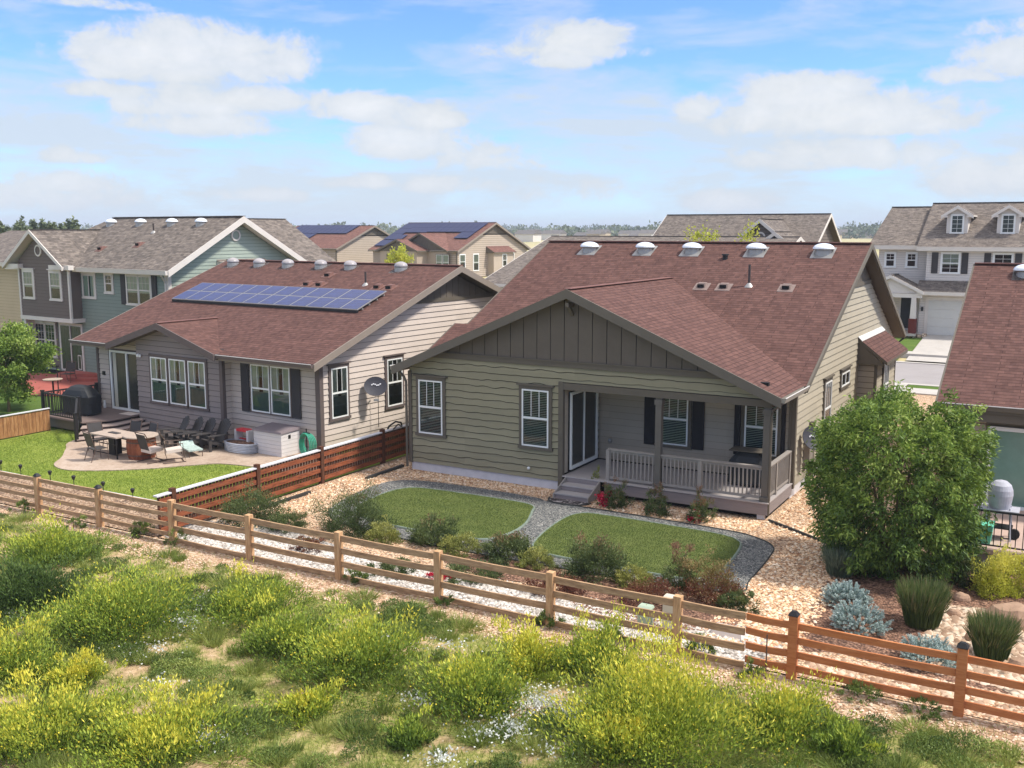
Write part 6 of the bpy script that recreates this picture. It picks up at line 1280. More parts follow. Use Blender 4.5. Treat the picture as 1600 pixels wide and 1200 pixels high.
# garden plants
T = lambda u, v: px_at(u, v, 0)
def pl(fun_, u, v, *a, **k): x, y = T(u, v); return fun_(*((a[0], x, y) + a[1:] if fun_ is shrub else (x, y) + a), **k)
Gs = 'shrubs along the rail fence'
pl(shrub, 395, 815, 'shrub', .75, .72, 'green shrub behind the fence with a few white blooms, nearest the wooden fence', m='dark', n=5200, seed=2, group=Gs, flower='whitef', fn=40, L_=.05)
pl(shrub, 448, 826, 'shrub', .5, .42, 'low green shrub right of the white blooming one', m='dark', n=2600, seed=3, group=Gs, L_=.05, vbias=.1)
pl(shrub, 553, 832, 'juniper', .78, .85, 'dark green juniper at the left corner of the gravel path', m='dark', n=7500, seed=4, group=Gs, L_=.06, W=.016, lump=.45, up=.8)
pl(shrub, 600, 848, 'shrub', .42, .45, 'light green shrub beside the dark juniper', m='olive', n=2600, seed=5, group=Gs, L_=.045, vbias=.15)
pl(shrub, 675, 848, 'shrub', .6, .5, 'dark rose shrub below the left turf', m='dark', n=3800, seed=6, group=Gs, lump=.4, vbias=.08)
pl(shrub, 720, 862, 'shrub', .48, .38, 'light green low shrub below the left turf', m='olive', n=2600, seed=7, group=Gs, L_=.045, vbias=.1)
pl(shrub, 797, 872, 'shrub', .55, .5, 'bushy green shrub where the two turfs meet', m='dark', n=3800, seed=8, group=Gs, vbias=.12)
pl(shrub, 838, 886, 'shrub', .42, .34, 'pale green low shrub at the corner of the right turf', m='olive', n=2200, seed=9, group=Gs, L_=.045, vbias=.1)
pl(shrub, 934, 900, 'shrub', .66, .78, 'large dark green and brown shrub below the right turf', m='dark', n=6500, seed=10, group=Gs, L_=.055, lump=.4, vbias=.1)
pl(shrub, 990, 912, 'shrub', .42, .36, 'yellow green low shrub right of the large dark one', m='olive', n=2200, seed=11, group=Gs, L_=.045, vbias=.25)
pl(shrub, 1062, 918, 'shrub', .40, .62, 'thin green rose shrub below the right turf', m='dark', n=1900, seed=12, group=Gs, lump=.5, vbias=.15)
pl(shrub, 1112, 932, 'shrub', .62, .66, 'reddish brown shrub at the right end of the fence bed', m='brown', n=4200, seed=13, group=Gs, lump=.4, L_=.045, vbias=.05)
pl(shrub, 1150, 950, 'shrub', .4, .3, 'low green plant beside the reddish brown shrub', m='dark', n=1500, seed=14, group=Gs)
pl(shrub, 870, 925, 'barberry', .55, .3, 'low dark purple plant behind the fence left of the large dark shrub', m='brown', n=2600, seed=31, group=Gs, vbias=-.25, L_=.04); pl(shrub, 1010, 938, 'barberry', .6, .34, 'low dark purple plant behind the fence near the green utility box', m='brown', n=2600, seed=32, group=Gs, vbias=-.25, L_=.04)
pl(shrub, 745, 900, 'ground_cover', .7, .2, 'flat dark green ground cover in the white gravel', m='dark', n=2200, seed=33, group=Gs); pl(shrub, 620, 893, 'ground_cover', .5, .16, 'flat green ground cover by the fifth fence post', m='dark', n=1400, seed=34, group=Gs)
pl(shrub, 482, 860, 'barberry', .35, .26, 'small dark purple plant in the white gravel', m='brown', n=1200, seed=35, group=Gs, vbias=-.25, L_=.035)
Gr = 'rose bushes below the porch'
pl(shrub, 958, 792, 'rose_bush', .40, .62, 'rose bush with red blooms beside the porch steps', 'rose bush', m='dark', n=1900, seed=15, group=Gr, flower='red', lump=.5, vbias=.2, fn=330, fs=.065)
pl(shrub, 1024, 803, 'rose_bush', .36, .6, 'green rose bush with hardly any bloom, middle of the three below the porch', 'rose bush', m='dark', n=1700, seed=16, group=Gr, lump=.5, vbias=.2, flower='red', fn=8, fs=.04)
pl(shrub, 1093, 814, 'rose_bush', .36, .6, 'rose bush with low red blooms at the right below the porch', 'rose bush', m='dark', n=1500, seed=17, group=Gr, flower='red', lump=.5, vbias=.2, fn=150, fs=.06)
pl(shrub, 932, 772, 'climbing_plant', .16, .75, 'thin grey green climber at the porch newel', 'plant', m='olive', n=500, seed=18, lump=.4, vbias=.1)
pl(shrub, 690, 905, 'flower_patch', .30, .14, 'red flower patch in the white gravel behind the fence', 'flowers', m='red', n=900, seed=19, L_=.03, W=.03, stems=0)
Gb = 'dwarf blue spruces'
for i, (u, v, r, h, lb) in enumerate(((1322, 945, .42, .38, 'blue grey dwarf spruce, farthest from the orange fence'), (1340, 983, .48, .46, 'pale blue dwarf spruce, middle one, widest'), (1450, 1038, .48, .42, 'blue dwarf spruce half behind the orange fence rails'))):
    x, y = T(u, v); t = empty('blue_spruce', (x, y, 0), 0, lb, 'spruce', Gb); g = np.random.default_rng(60 + i); nc = 200; C, D = dome_clumps(nc, r, r * .9, h * .85, .05, 60 + i, .22, .6); n = 17000; ii = g.integers(0, nc, n); tt = g.random(n)
    dr = norm(D + np.array([0, 0, .25]))[ii]; p = C[ii] * .86 + dr * (tt * .16)[:, None]; p[:, 2] = np.maximum(p[:, 2], .02); ax = norm(dr * .5 + g.normal(size=(n, 3)) * .7) * .036; quads('foliage', p, ax, np.full(n, .012), LM['blue'], .2 + .5 * tt + .3 * g.random(n), t)
    mb = MB(); mb.tube([(0, 0, -.05), (0, 0, h * .6)], [.04, .02], G['bark'], 6); mb.build('trunk', t)
Go = 'ornamental grasses in the right bed'
pl(grass_tuft, 1440, 978, .85, .85, 'tall green reed grass in front of the big tree', n=2400, seed=3, group=Go); pl(grass_tuft, 1548, 1028, .75, .75, 'round green reed grass by the orange fence post', n=2400, seed=4, group=Go); pl(grass_tuft, 1312, 900, .7, .62, 'blue grey grass clump under the left side of the big tree', m='bluereed', n=1100, seed=5, group=Go)
pl(shrub, 1556, 928, 'gold_shrub', .45, .85, 'golden green shrub in front of the raised patio', m='gold', n=3600, seed=20, L_=.05, lump=.35, vbias=.2, group='golden shrubs'); pl(shrub, 1600, 925, 'gold_shrub', .5, .9, 'golden green shrub cut off by the right edge', m='gold', n=3600, seed=22, L_=.05, lump=.35, vbias=.2, group='golden shrubs'); pl(shrub, 1520, 915, 'shrub', .4, .6, 'dark green shrub between the big tree and the raised patio', m='dark', n=2400, seed=23)
# weeds along the rail fence
for i, (u, v, r, h) in enumerate(((42, 800, .25, .35), (120, 825, .25, .3), (230, 835, .3, .3), (280, 850, .3, .42), (560, 905, .25, .2), (700, 945, .2, .2), (860, 975, .25, .25), (1100, 1015, .25, .3), (1180, 1055, .25, .2), (1350, 1090, .35, .2), (1440, 1110, .3, .2), (960, 1000, .2, .2))):
    x, y = T(u, v); shrub('weed', x, y - .1, r, h, ['leafy weed by the fence at the far left', 'leafy weed left of the second fence post', 'low weed between the second and third fence posts', 'tall weed at the third fence post', 'small weed right of the fifth fence post', 'small weed at the sixth fence post', 'weed at the foot of the seventh fence post', 'weed right of the eighth fence post', 'weed left of the first black capped orange post', 'low weed under the orange rails', 'low weed left of the second orange post', 'small weed left of the eighth fence post'][i], 'weed', 'wildg', int(2600 * r), .06, .018, 80 + i, 'weeds along the fence', stems=3)
# trees left and far
def tree(x, y, z, h, r, label, seed, m='far', n=5000, L_=.2, W=.12, trunk=.12, group=None, kind='tree', zc=.62, rz=.42, vb=0):
    t = empty(kind, (x, y, z), 0, label, 'tree', group); g = np.random.default_rng(seed); nc = 70; d = norm(g.normal(size=(nc, 3))); k = np.array([noise.noise(Vector((p[0] * 1.8 + seed, p[1] * 1.8, p[2] * 1.8))) for p in d])
    C = d * ((.35 + .65 * g.random(nc) ** .5) * (1 + .5 * k))[:, None] * np.array([r, r, h * rz]) + np.array([0, 0, h * zc]); i = g.integers(0, nc, n); p = C[i] + g.normal(size=(n, 3)) * np.array([r, r, h * .4]) * .11
    quads('crown', p, norm(g.normal(size=(n, 3)) + np.array([0, 0, .2])) * (L_ * (.6 + .8 * g.random(n)))[:, None], W * (.7 + .6 * g.random(n)), LM[m], .2 + .35 * g.random(nc)[i] + .4 * g.random(n) + vb, t)
    mb = MB(); mb.tube([(0, 0, -.1), (.04 * r, 0, h * .3), (0, 0, h * .75)], [trunk, trunk * .7, trunk * .25], G['bark'], 7)
    for j in range(7): c = C[g.integers(0, nc)]; mb.tube([(0, 0, h * (.2 + .05 * j)), (c[0] * .5, c[1] * .5, (c[2] + h * .3) * .5), tuple(c)], [trunk * .4, trunk * .25, trunk * .08], G['bark'], 5)
    mb.build('trunk', t); return t
tree(-38.6, 25.2, 0, 3.3, 1.7, 'green leafy tree at the left edge in front of the blue green house', 91, 'tree', 30000, .13, .065, .07)
tree(-43.5, 25.2, 0, 4.0, 1.6, 'green tree cut off by the left edge', 93, 'tree', 16000, .13, .065, .07)
shrub('red_leaf_shrub', -45.6, 29.2, .45, 1.9, 'reddish shrub behind the left tree by the blue green house', m='brown', n=2600, L_=.09, W=.05, seed=94, vbias=.1)
tree(-56.25, 76.55, 1.3, 4.4, 1.3, 'yellow green street tree in front of the tan house porch', 95, 'gold', 3500, .2, .12, .1)
tree(-23.6, 67.6, .85, 6.5, 1.3, 'yellow green street tree left of the round gable vents', 96, 'gold', 2500, .2, .12, .1, group='street trees'); tree(-20.4, 67.8, .85, 6.7, .9, 'narrow yellow green street tree nearest the round gable vents', 97, 'gold', 1500, .2, .12, .1, group='street trees')
g_ = np.random.default_rng(77)
for i, (u, top, w_) in enumerate(((6, 346, 7), (22, 353, 6), (31, 350, 5), (42, 352, 8), (52, 345, 4.0), (68, 344, 3.5), (80, 350, 5), (94, 349, 5), (109, 343, 5), (118, 352, 4))):
    D = 150 + 3 * (i % 3); a, e = sky_dir(u, 358); x, y = -D * math.sin(R(a)), D * math.cos(R(a)); h = 7.5 + (358 - top) / 1570 * D - 1.6
    tree(x, y, 1.55, h, w_ * .1 * 3.0 / 2, 'distant tree on the left horizon, number %s from the left, %s' % (['one', 'two', 'three', 'four', 'five', 'six', 'seven', 'eight', 'nine', 'ten'][i], ['broad', 'low', 'low', 'wide', 'slender', 'narrow and free standing', 'small', 'sparse', 'round crowned', 'half hidden'][i]), 200 + i, 'far', 1300, .5, .35, .18, 'trees on the left horizon', 'distant_tree', .55, .45)
def far_woods():
    g = np.random.default_rng(31); P = []; V = []
    for i in range(800):
        a = R(-6 + 72 * g.random()); D = 620 + 900 * g.random(); h = 3 + 6 * g.random() ** 2 + D * .003; r = 4 + 6 * g.random(); x, y = -D * math.sin(a), D * math.cos(a); k = 90; d = norm(g.normal(size=(k, 3))); P.append(np.array([x, y, 1.4 + h * .5]) + d * np.array([r, r, h * .5]) * (.5 + .5 * g.random((k, 1)))); V.append(np.full(k, g.random() * .5) + .4 * g.random(k))
    P = np.concatenate(P); V = np.concatenate(V); k = len(P); quads('far_woods', P, norm(g.normal(size=(k, 3))) * 2.6, np.full(k, 2.0), LM['far'], V, None, label='band of distant trees along the horizon', cat='woods', kind='stuff')
    mb = MB()
    for i in range(420):
        a = R(-4 + 66 * g.random()); D = 480 + 800 * g.random(); x, y = -D * math.sin(a), D * math.cos(a); w, d_, h = 3 + 3.5 * g.random(), 3 + 3 * g.random(), 1.4 + 2.4 * g.random(); m = [G['trimwhite'], G['tan'], G['lgrey'], G['beige']][i % 4]
        mb.box(x - w, x + w, y - d_, y + d_, 1.2, 1.6 + h, m); mb.hull([(x - w - .5, y - d_ - .5, 1.6 + h), (x + w + .5, y - d_ - .5, 1.6 + h), (x + w + .5, y + d_ + .5, 1.6 + h), (x - w - .5, y + d_ + .5, 1.6 + h)], [(x - w - .5, y - .1, 3.6 + h), (x + w + .5, y - .1, 3.6 + h), (x + w + .5, y + .1, 3.6 + h), (x - w - .5, y + .1, 3.6 + h)], G['ridgecapg'])
    mb.build('far_suburb', None, label='far off houses reading as one pale mass below the horizon trees', cat='far houses', kind='stuff')
far_woods()

# ---------------------------------------------------------------- things in the yards
G['slate'] = mat('charcoal_resin', S(66, 62, 60), .6, .06, 6); G['cover'] = mat('black_grill_cover', S(40, 42, 44), .55, .12, 5, .3, 9, 0, .4); G['coverw'] = mat('silver_grey_cover', S(172, 172, 180), .6, .1, 8, .4, 9)
G['deckd'] = mat('dark_brown_decking', S(120, 104, 98), .75, .12, 3, .15, 30, 0, .3, (1, 9, 9)); G['deckr'] = mat('dark_brown_risers', S(62, 52, 50), .8, .1, 3); G['deckn'] = mat('pale_stair_nosing', S(164, 146, 136), .7, .08, 3)
G['barrel'] = wood('barrel_staves', S(104, 60, 42), S(138, 82, 58), S(160, 100, 72), (6, 6, .8)); G['tabletop'] = mat('tan_tile_table_top', S(178, 160, 144), .5, .15, 9); G['cushion'] = mat('pale_cushion', S(214, 198, 186), .9, .05, 5)
G['mint'] = mat('mint_patterned_cloth', S(168, 184, 176), .9, .25, 14); G['resinw'] = mat('white_resin', S(214, 208, 204), .6, .04, 3); G['lid'] = mat('grey_brown_lid', S(128, 116, 118), .65, .06, 3); G['hose'] = mat('green_hose', S(62, 158, 128), .45, .08, 4, 0, 0, 0, .5)
G['corrug'] = mat('galvanised_planter', S(196, 198, 202), .35, .08, 3, 0, 0, .5, .6); G['redp'] = mat('red_plastic', S(206, 60, 66), .5, .04); G['rust'] = mat('bronze_metal', S(92, 74, 64), .5, .1, 5); G['teal'] = mat('teal_plastic_bin', S(104, 190, 160), .5, .05); G['greybox'] = mat('grey_green_box', S(168, 184, 164), .6, .05); G['creambox'] = mat('cream_box', S(206, 200, 180), .6, .05)
G['stone'] = mat('brown_boulder', S(166, 136, 112), .9, .22, 2.2, .6, 10); G['dish'] = mat('dark_grey_dish', S(62, 62, 70), .6, .06, 3); G['logo'] = mat('white_emblem', S(222, 222, 228), .6)
LA = -4.1; LO = Vector((-21.6, 24.97, 0))
def LW(x, y): a = R(LA); return (LO.x + x * math.cos(a) - y * math.sin(a), LO.y + x * math.sin(a) + y * math.cos(a))
def deck_left():
    x, y = LW(-10.9, -.6); d = empty('deck', (x, y, 0), LA, 'dark brown deck with angled stairs beside the sliding door of the pinkish grey house', 'deck'); O_ = (-10.9, -.6)
    q = lambda P: [(a - O_[0], b - O_[1]) for a, b in P]
    # drawn in the frame of the house
    def lay(P, z0, z1, m, name, par):
        mb = MB(); P = q(P); mb.hull([(a, b, z0) for a, b in P], [(a, b, z1) for a, b in P], m); return mb.build(name, par)
    top = [(-12.75, -2.12), (-10.12, -2.08), (-9.62, -1.12), (-9.74, .1), (-9.74, .44), (-12.75, .44)]
    lay(top, .42, .46, G['deckd'], 'deck_boards', d); lay([(-12.72, -2.02), (-10.5, -2.02), (-10.3, -1.4), (-10.3, .4), (-12.72, .4)], .08, .418, G['taupe'], 'fascia_board', d)
    T0 = [(-10.12, -2.08), (-9.62, -1.12), (-9.74, .09)]; B0 = [(-9.02, -3.02), (-8.45, -1.55), (-8.7, .09)]
    for e, z in ((.33, .335), (.66, .225), (1.0, .115)):
        E_ = [(t[0] + (b_[0] - t[0]) * e, t[1] + (b_[1] - t[1]) * e) for t, b_ in zip(T0, B0)]; P = [(-10.3, -2.0), T0[0]] + E_ + [(-10.3, .09)]
        lay(P, 0.0, z - .03, G['deckr'], 'riser', d); lay([(a + (.025 if 1 < j < 5 else 0), b_ - (.02 if j == 2 else 0)) for j, (a, b_) in enumerate(P)], z - .029, z, G['deckn'], 'stair_tread', d)
    rm = G['black']
    def rail(P0, P1, zb, zt, nb, sl=0):
        a, b = q([P0, P1]); r = MB(); r.beam((*a, zt), (*b, zt - sl), .07, .05, rm); r.beam((*a, zb + .08), (*b, zb + .08 - sl), .05, .04, rm); ro = r.build('railing', d)
        m2 = MB()
        for i in range(nb): t = (i + .5) / nb; X, Y = a[0] + (b[0] - a[0]) * t, a[1] + (b[1] - a[1]) * t; m2.box(X - .012, X + .012, Y - .012, Y + .012, zb + .08 - sl * t, zt - sl * t, rm)
        m2.build('balusters', ro, kind='stuff')
    for X, Y, z0, z1 in ((-12.7, -2.0, .1, 1.4), (-10.3, -2.05, .1, 1.38), (-12.7, .3, .4, 1.4), (-9.06, -3.0, 0, 1.04)):
        X, Y = X + 10.9, Y + .6; p = MB(); p.box(X - .05, X + .05, Y - .05, Y + .05, z0, z1, rm); p.box(X - .06, X + .06, Y - .06, Y + .06, z1, z1 + .03, rm); p.build('post', d)
    rail((-12.66, -2.0), (-10.35, -2.03), .46, 1.34, 20); rail((-12.7, -1.95), (-12.7, .26), .46, 1.34, 18); rail((-10.28, -2.12), (-9.1, -2.96), .46, 1.34, 0, .36)
    return d
deck_left()
def bbq_cover(x, y, z, rz, w, dp, h, label, m='cover'):
    t = empty('grill', (x, y, z), rz, label, 'grill'); mb = MB(); n = 8
    prof = [(0.0, 1.0, 1.02), (.35, .97, 1.0), (.62, 1.0, 1.02), (.70, .92, .96), (.84, .72, .82), (.95, .52, .56), (1.0, .3, .25)]
    rings = []
    for zz, sx, sy in prof:
        ring = []
        for k in range(20):
            a = 2 * math.pi * k / 20; c, s_ = math.cos(a), math.sin(a); e = .45; X = math.copysign(abs(c) ** e, c) * w / 2 * sx; Y = math.copysign(abs(s_) ** e, s_) * dp / 2 * sy; f = 1 + .03 * math.sin(k * 3.1 + zz * 4)
            ring.append((X * f, Y * f, .06 + zz * (h - .06)))
        rings.append(ring)
    for a, b in zip(rings, rings[1:]):
        for k in range(20): j = (k + 1) % 20; mb.poly([a[k], a[j], b[j], b[k]], G[m])
    mb.poly(rings[-1], G[m]); mb.build('cover', t, True)
    for sx in (-1, 1):
        c = MB(); c.tube([(sx * w * .4 - .03, -dp * .4, .06), (sx * w * .4 + .03, -dp * .4, .06)], .06, G['black'], 10); c.build('caster', t)
    return t
x, y = LW(-11.75, -1.0); g1 = bbq_cover(x, y, .46, LA + 8, 1.55, .75, 1.12, 'black covered grill on the dark deck of the pinkish grey house')
c = MB(); c.box(-.12, .04, -.2, .02, 1.02, 1.06, G['white']); c.build('white_badge', g1)
g2 = bbq_cover(-7.85, 26.9, .47, 0, 1.15, .62, .98, 'dark covered grill on the porch of the olive house, behind the railing', 'cover'); c = MB(); c.box(-.52, .52, -.28, .28, .97, .995, G['taupe']); c.build('lid', g2)
x, y = LW(-10.2, .0); c = MB(); c.box(x - .35, x + .35, y - .22, y + .22, .462, .475, G['cushion']); tag(c.build('doormat'), 'pale doormat on the dark deck below the sliding door', 'doormat')
c = MB(); X, Y = LW(-12.2, .28); c.lathe((X, Y, .46), [(.05, 0), (.06, .1), (.04, .22), (.05, .3)], G['white'], 10); tag(c.build('lantern'), 'small white lantern on the deck beside the black grill', 'lantern')
def adirondack():
    t = empty('adirondack_chair', (0, 0, 0), 0, 'charcoal adirondack chair', 'chair', 'adirondack chairs on the patio'); m = G['slate']
    for sx in (-1, 1):
        c = MB(); c.box(sx * .30 - .025, sx * .30 + .025, -.40, -.30, 0, .52, m); c.build('leg', t)
        c = MB(); c.beam((sx * .27, .48, .04), (sx * .27, -.40, .36), .03, .11, m); c.build('leg', t)
        c = MB(); c.beam((sx * .35, -.46, .545), (sx * .33, .34, .53), .14, .025, m); c.build('armrest', t)
    c = MB()
    for i in range(6): y0 = -.42 + i * .1; c.beam((-.27, y0 + .045, .385 - (y0 + .42) * .30), (.27, y0 + .045, .385 - (y0 + .42) * .30), .09, .022, m)
    c.build('seat', t); c = MB()
    for i in range(7):
        u = (i - 3) / 3; h = 1.0 - .17 * u * u; xx = u * .27; c.beam((xx * .85, .12, .26), (xx * 1.12, .12 + h * .40, .26 + h * .74), .078, .02, m, (0, -1, 0))
    c.beam((-.30, .33, .56), (.30, .33, .56), .03, .06, m); c.build('backrest', t); return t
a0 = adirondack(); lbs = ('farthest left of the four charcoal adirondack chairs, next to the deck stairs', 'second from the left of the charcoal adirondack chairs', 'third from the left of the charcoal adirondack chairs', 'charcoal adirondack chair nearest the bay corner, far right of the four')
for i, (u, v) in enumerate(((270, 698), (291, 700), (310, 702), (333, 704))):
    x, y = px_at(u, v); o = a0 if i == 0 else copy_tree(a0); o.location = (x, y + .1, .03); o.rotation_euler = (0, 0, R(LA - 22 + 4 * i)); o['label'] = lbs[i]
def metal_chair():
    t = empty('patio_chair', (0, 0, 0), 0, 'patio chair', 'chair', 'metal chairs at the patio table'); m = G['rust']; c = MB()
    for sx in (-1, 1):
        c.tube([(sx * .27, -.27, 0), (sx * .27, -.25, .62), (sx * .27, .16, .64)], .014, m, 6); c.tube([(sx * .25, .30, 0), (sx * .25, .14, .42), (sx * .25, .30, .98)], .014, m, 6)
    c.tube([(-.25, .30, .98), (.25, .30, .98)], .014, m, 6); c.tube([(-.27, -.25, .40), (.27, -.25, .40)], .012, m, 6); c.build('frame', t)
    c = MB(); c.box(-.25, .25, -.25, .2, .39, .415, G['slate']); c.build('seat', t); c = MB(); c.beam((0, .17, .48), (0, .29, .93), .5, .015, G['slate'], (0, 1, 0)); c.build('backrest', t); return t
tx, ty = px_at(181, 712); t = empty('patio_table', (tx, ty, .03), LA, 'tan topped rectangular fire table with black metal legs on the patio', 'table')
c = MB(); c.box(-.72, .72, -.45, .45, .70, .745, G['tabletop']); c.build('tabletop', t); c = MB(); c.box(-.24, .24, -.09, .09, .746, .765, G['slate']); c.build('burner', t); c = MB(); c.box(-.16, .16, -.14, .14, .05, .69, G['black']); c.build('pedestal', t)
for sx in (-1, 1):
    for sy in (-1, 1): c = MB(); c.box(sx * .64 - .02, sx * .64 + .02, sy * .38 - .02, sy * .38 + .02, 0, .70, G['black']); c.build('leg', t)
for sy in (-1, 1): c = MB(); c.box(-.62, .62, sy * .38 - .01, sy * .38 + .01, .12, .15, G['black']); c.box(-.62, .62, sy * .38 - .01, sy * .38 + .01, .45, .48, G['black']); c.build('stretcher_%s' % 'bar', t)
mc = metal_chair()
for i, (dx, dy, rz, lb) in enumerate(((-1.02, .15, 80, 'bronze metal chair at the left end of the fire table'), (-.25, .85, 8, 'bronze metal chair behind the fire table, by the deck stairs'), (.55, .85, -8, 'bronze metal chair behind the fire table, nearer the barrel'), (.1, -.82, 172, 'dark metal chair tucked under the near side of the fire table'))):
    o = mc if i == 0 else copy_tree(mc); o.location = (tx + dx, ty + dy, .03); o.rotation_euler = (0, 0, R(LA + rz)); o['label'] = lb
bx, by = px_at(222, 716); t = empty('barrel_table', (bx, by, .03), 0, 'reddish wooden barrel table with round pale top on the patio', 'table'); c = MB(); c.lathe((0, 0, 0), [(.42, 0), (.46, .18), (.475, .38), (.46, .56), (.43, .72)], G['barrel'], 24); c.build('barrel', t); c = MB(); c.lathe((0, 0, 0), [(.55, .722), (.56, .74), (.55, .765)], G['tabletop'], 28); c.build('tabletop', t)
c = MB(); [c.lathe((0, 0, z), [(r, 0), (r, .04)], G['rust'], 24, cap=False) for r, z in ((.455, .12), (.47, .55))]; c.build('hoops', t, kind='stuff')
def rocker(u, v, rz, lb):
    x, y = px_at(u, v); t = empty('spring_chair', (x, y, .03), rz, lb, 'chair', 'cushioned metal chairs on the patio'); m = G['rust']; c = MB()
    for sx in (-1, 1): c.tube([(sx * .29, .36, .02), (sx * .29, -.36, .02), (sx * .29, -.3, .25), (sx * .29, -.28, .62), (sx * .29, .2, .64), (sx * .28, .4, 1.0)], .016, m, 6)
    c.tube([(-.28, .4, 1.0), (.28, .4, 1.0)], .016, m, 6); c.tube([(-.29, -.3, .02), (.29, -.3, .02)], .016, m, 6); c.build('frame', t); c = MB(); c.beam((0, -.27, .40), (0, .22, .36), .52, .09, G['cushion']); c.build('cushion', t)
    c = MB(); c.beam((0, .24, .42), (0, .39, .94), .5, .012, G['slate'], (0, 1, 0)); c.build('backrest', t)
rocker(238, 722, LA + 176, 'bronze chair with pale cushion in front of the barrel table'); rocker(271, 722, LA + 150, 'dark framed chair with pale cushion beside the mint cloth')
t = empty('lounge', (*px_at(300, 712), .03), LA - 20, 'mint and white patterned cloth folded over a low lounge on the patio', 'lounge'); c = MB(); c.box(-.42, .42, -.24, .24, .20, .25, G['mint']); c.beam((-.60, 0, .36), (-.40, 0, .23), .46, .05, G['mint']); c.build('cushion', t); c = MB(); [c.tube([(a, b, 0), (a, b, .2)], .014, G['rust'], 6) for a in (-.4, .4) for b in (-.22, .22)]; c.tube([(-.42, -.24, .19), (.42, -.24, .19)], .014, G['rust'], 6); c.tube([(-.42, .24, .19), (.42, .24, .19)], .014, G['rust'], 6); c.build('frame', t)
t = empty('planter', (*px_at(377, 706), .03), LA, 'low round ended corrugated metal planter box beside the white storage box', 'planter'); c = MB()
for i in range(6): c.lathe((0, 0, i * .055), [(.56, 0), (.60, .028), (.56, .055)], G['corrug'], 24, 1.25, .62, cap=False)
c.build('wall', t); c = MB(); c.lathe((0, 0, .27), [(.55, 0), (.55, .02)], G['mulch'], 24, 1.22, .6); c.build('soil', t)
t = empty('toy_bench', (*px_at(383, 702), .3), LA, 'white and red plastic toy bench standing on the metal planter', 'toy'); c = MB(); c.box(-.28, .28, -.14, .14, .34, .42, G['redp']); c.build('top', t)
for sx in (-1, 1): c = MB(); c.box(sx * .30 - .05, sx * .30 + .05, -.15, .15, 0, .40, G['resinw']); c.build('leg', t)
c = MB(); c.box(-.24, .24, -.03, .03, .05, .09, G['redp']); c.build('stretcher', t)
t = empty('storage_box', (*[(px_at(400, 717)[i] + px_at(465, 700)[i]) / 2 for i in (0, 1)], 0), LA, 'white resin storage box with grey lid beside the wooden fence', 'storage box'); c = MB()
for i in range(6): c.box(-.66, .66, -.42 + .006 * (i % 2), .42, .02 + i * .13, .15 + i * .13 - .008, G['resinw'])
c.box(-.64, .64, -.40, .40, .02, .8, G['resinw']); c.build('body', t); c = MB(); c.hull([(-.70, -.46, .80), (.70, -.46, .80), (.70, .46, .84), (-.70, .46, .84)], [(-.68, -.44, .86), (.68, -.44, .86), (.68, .44, .93), (-.68, .44, .93)], G['lid']); c.build('lid', t); c = MB(); c.box(.661, .675, -.1, .0, .6, .72, G['black']); c.build('latch', t)
t = empty('hose_reel', (*px_at(480, 716), 0), LA, 'green garden hose coiled on a stand at the corner of the pinkish grey house', 'garden hose'); c = MB()
for k in range(5): c.tube([(.24 * math.cos(a) * (1 + .05 * k), -.1 + .06 * k, .48 + .38 * math.sin(a) * (1 - .04 * k)) for a in [i * 2 * math.pi / 18 for i in range(19)]], .022, G['hose'], 6)
c.build('hose', t); c = MB(); c.tube([(0, 0, 0), (0, 0, 1.0)], .02, G['black'], 6); c.tube([(-.15, 0, .86), (.15, 0, .86)], .02, G['black'], 6); c.build('stand', t)
for i, (u, v) in enumerate(((2, 738), (33, 745), (79, 755), (116, 763), (162, 773), (208, 784))):
    x, y = px_at(u, v); t = empty('path_light', (x, y, 0), 0, ('black solar path light cut by the left edge' if i == 0 else 'black solar path light, %s from the left edge along the left lawn' % ['', 'second', 'third', 'fourth', 'fifth', 'sixth'][i]), 'path light', 'path lights along the left lawn'); c = MB(); c.tube([(0, 0, 0), (0, 0, .28)], .012, G['black'], 6); c.build('stake', t); c = MB(); c.lathe((0, 0, .26), [(.03, 0), (.055, .07), (.065, .1), (.03, .13)], G['black'], 10); c.build('lamp_head', t)
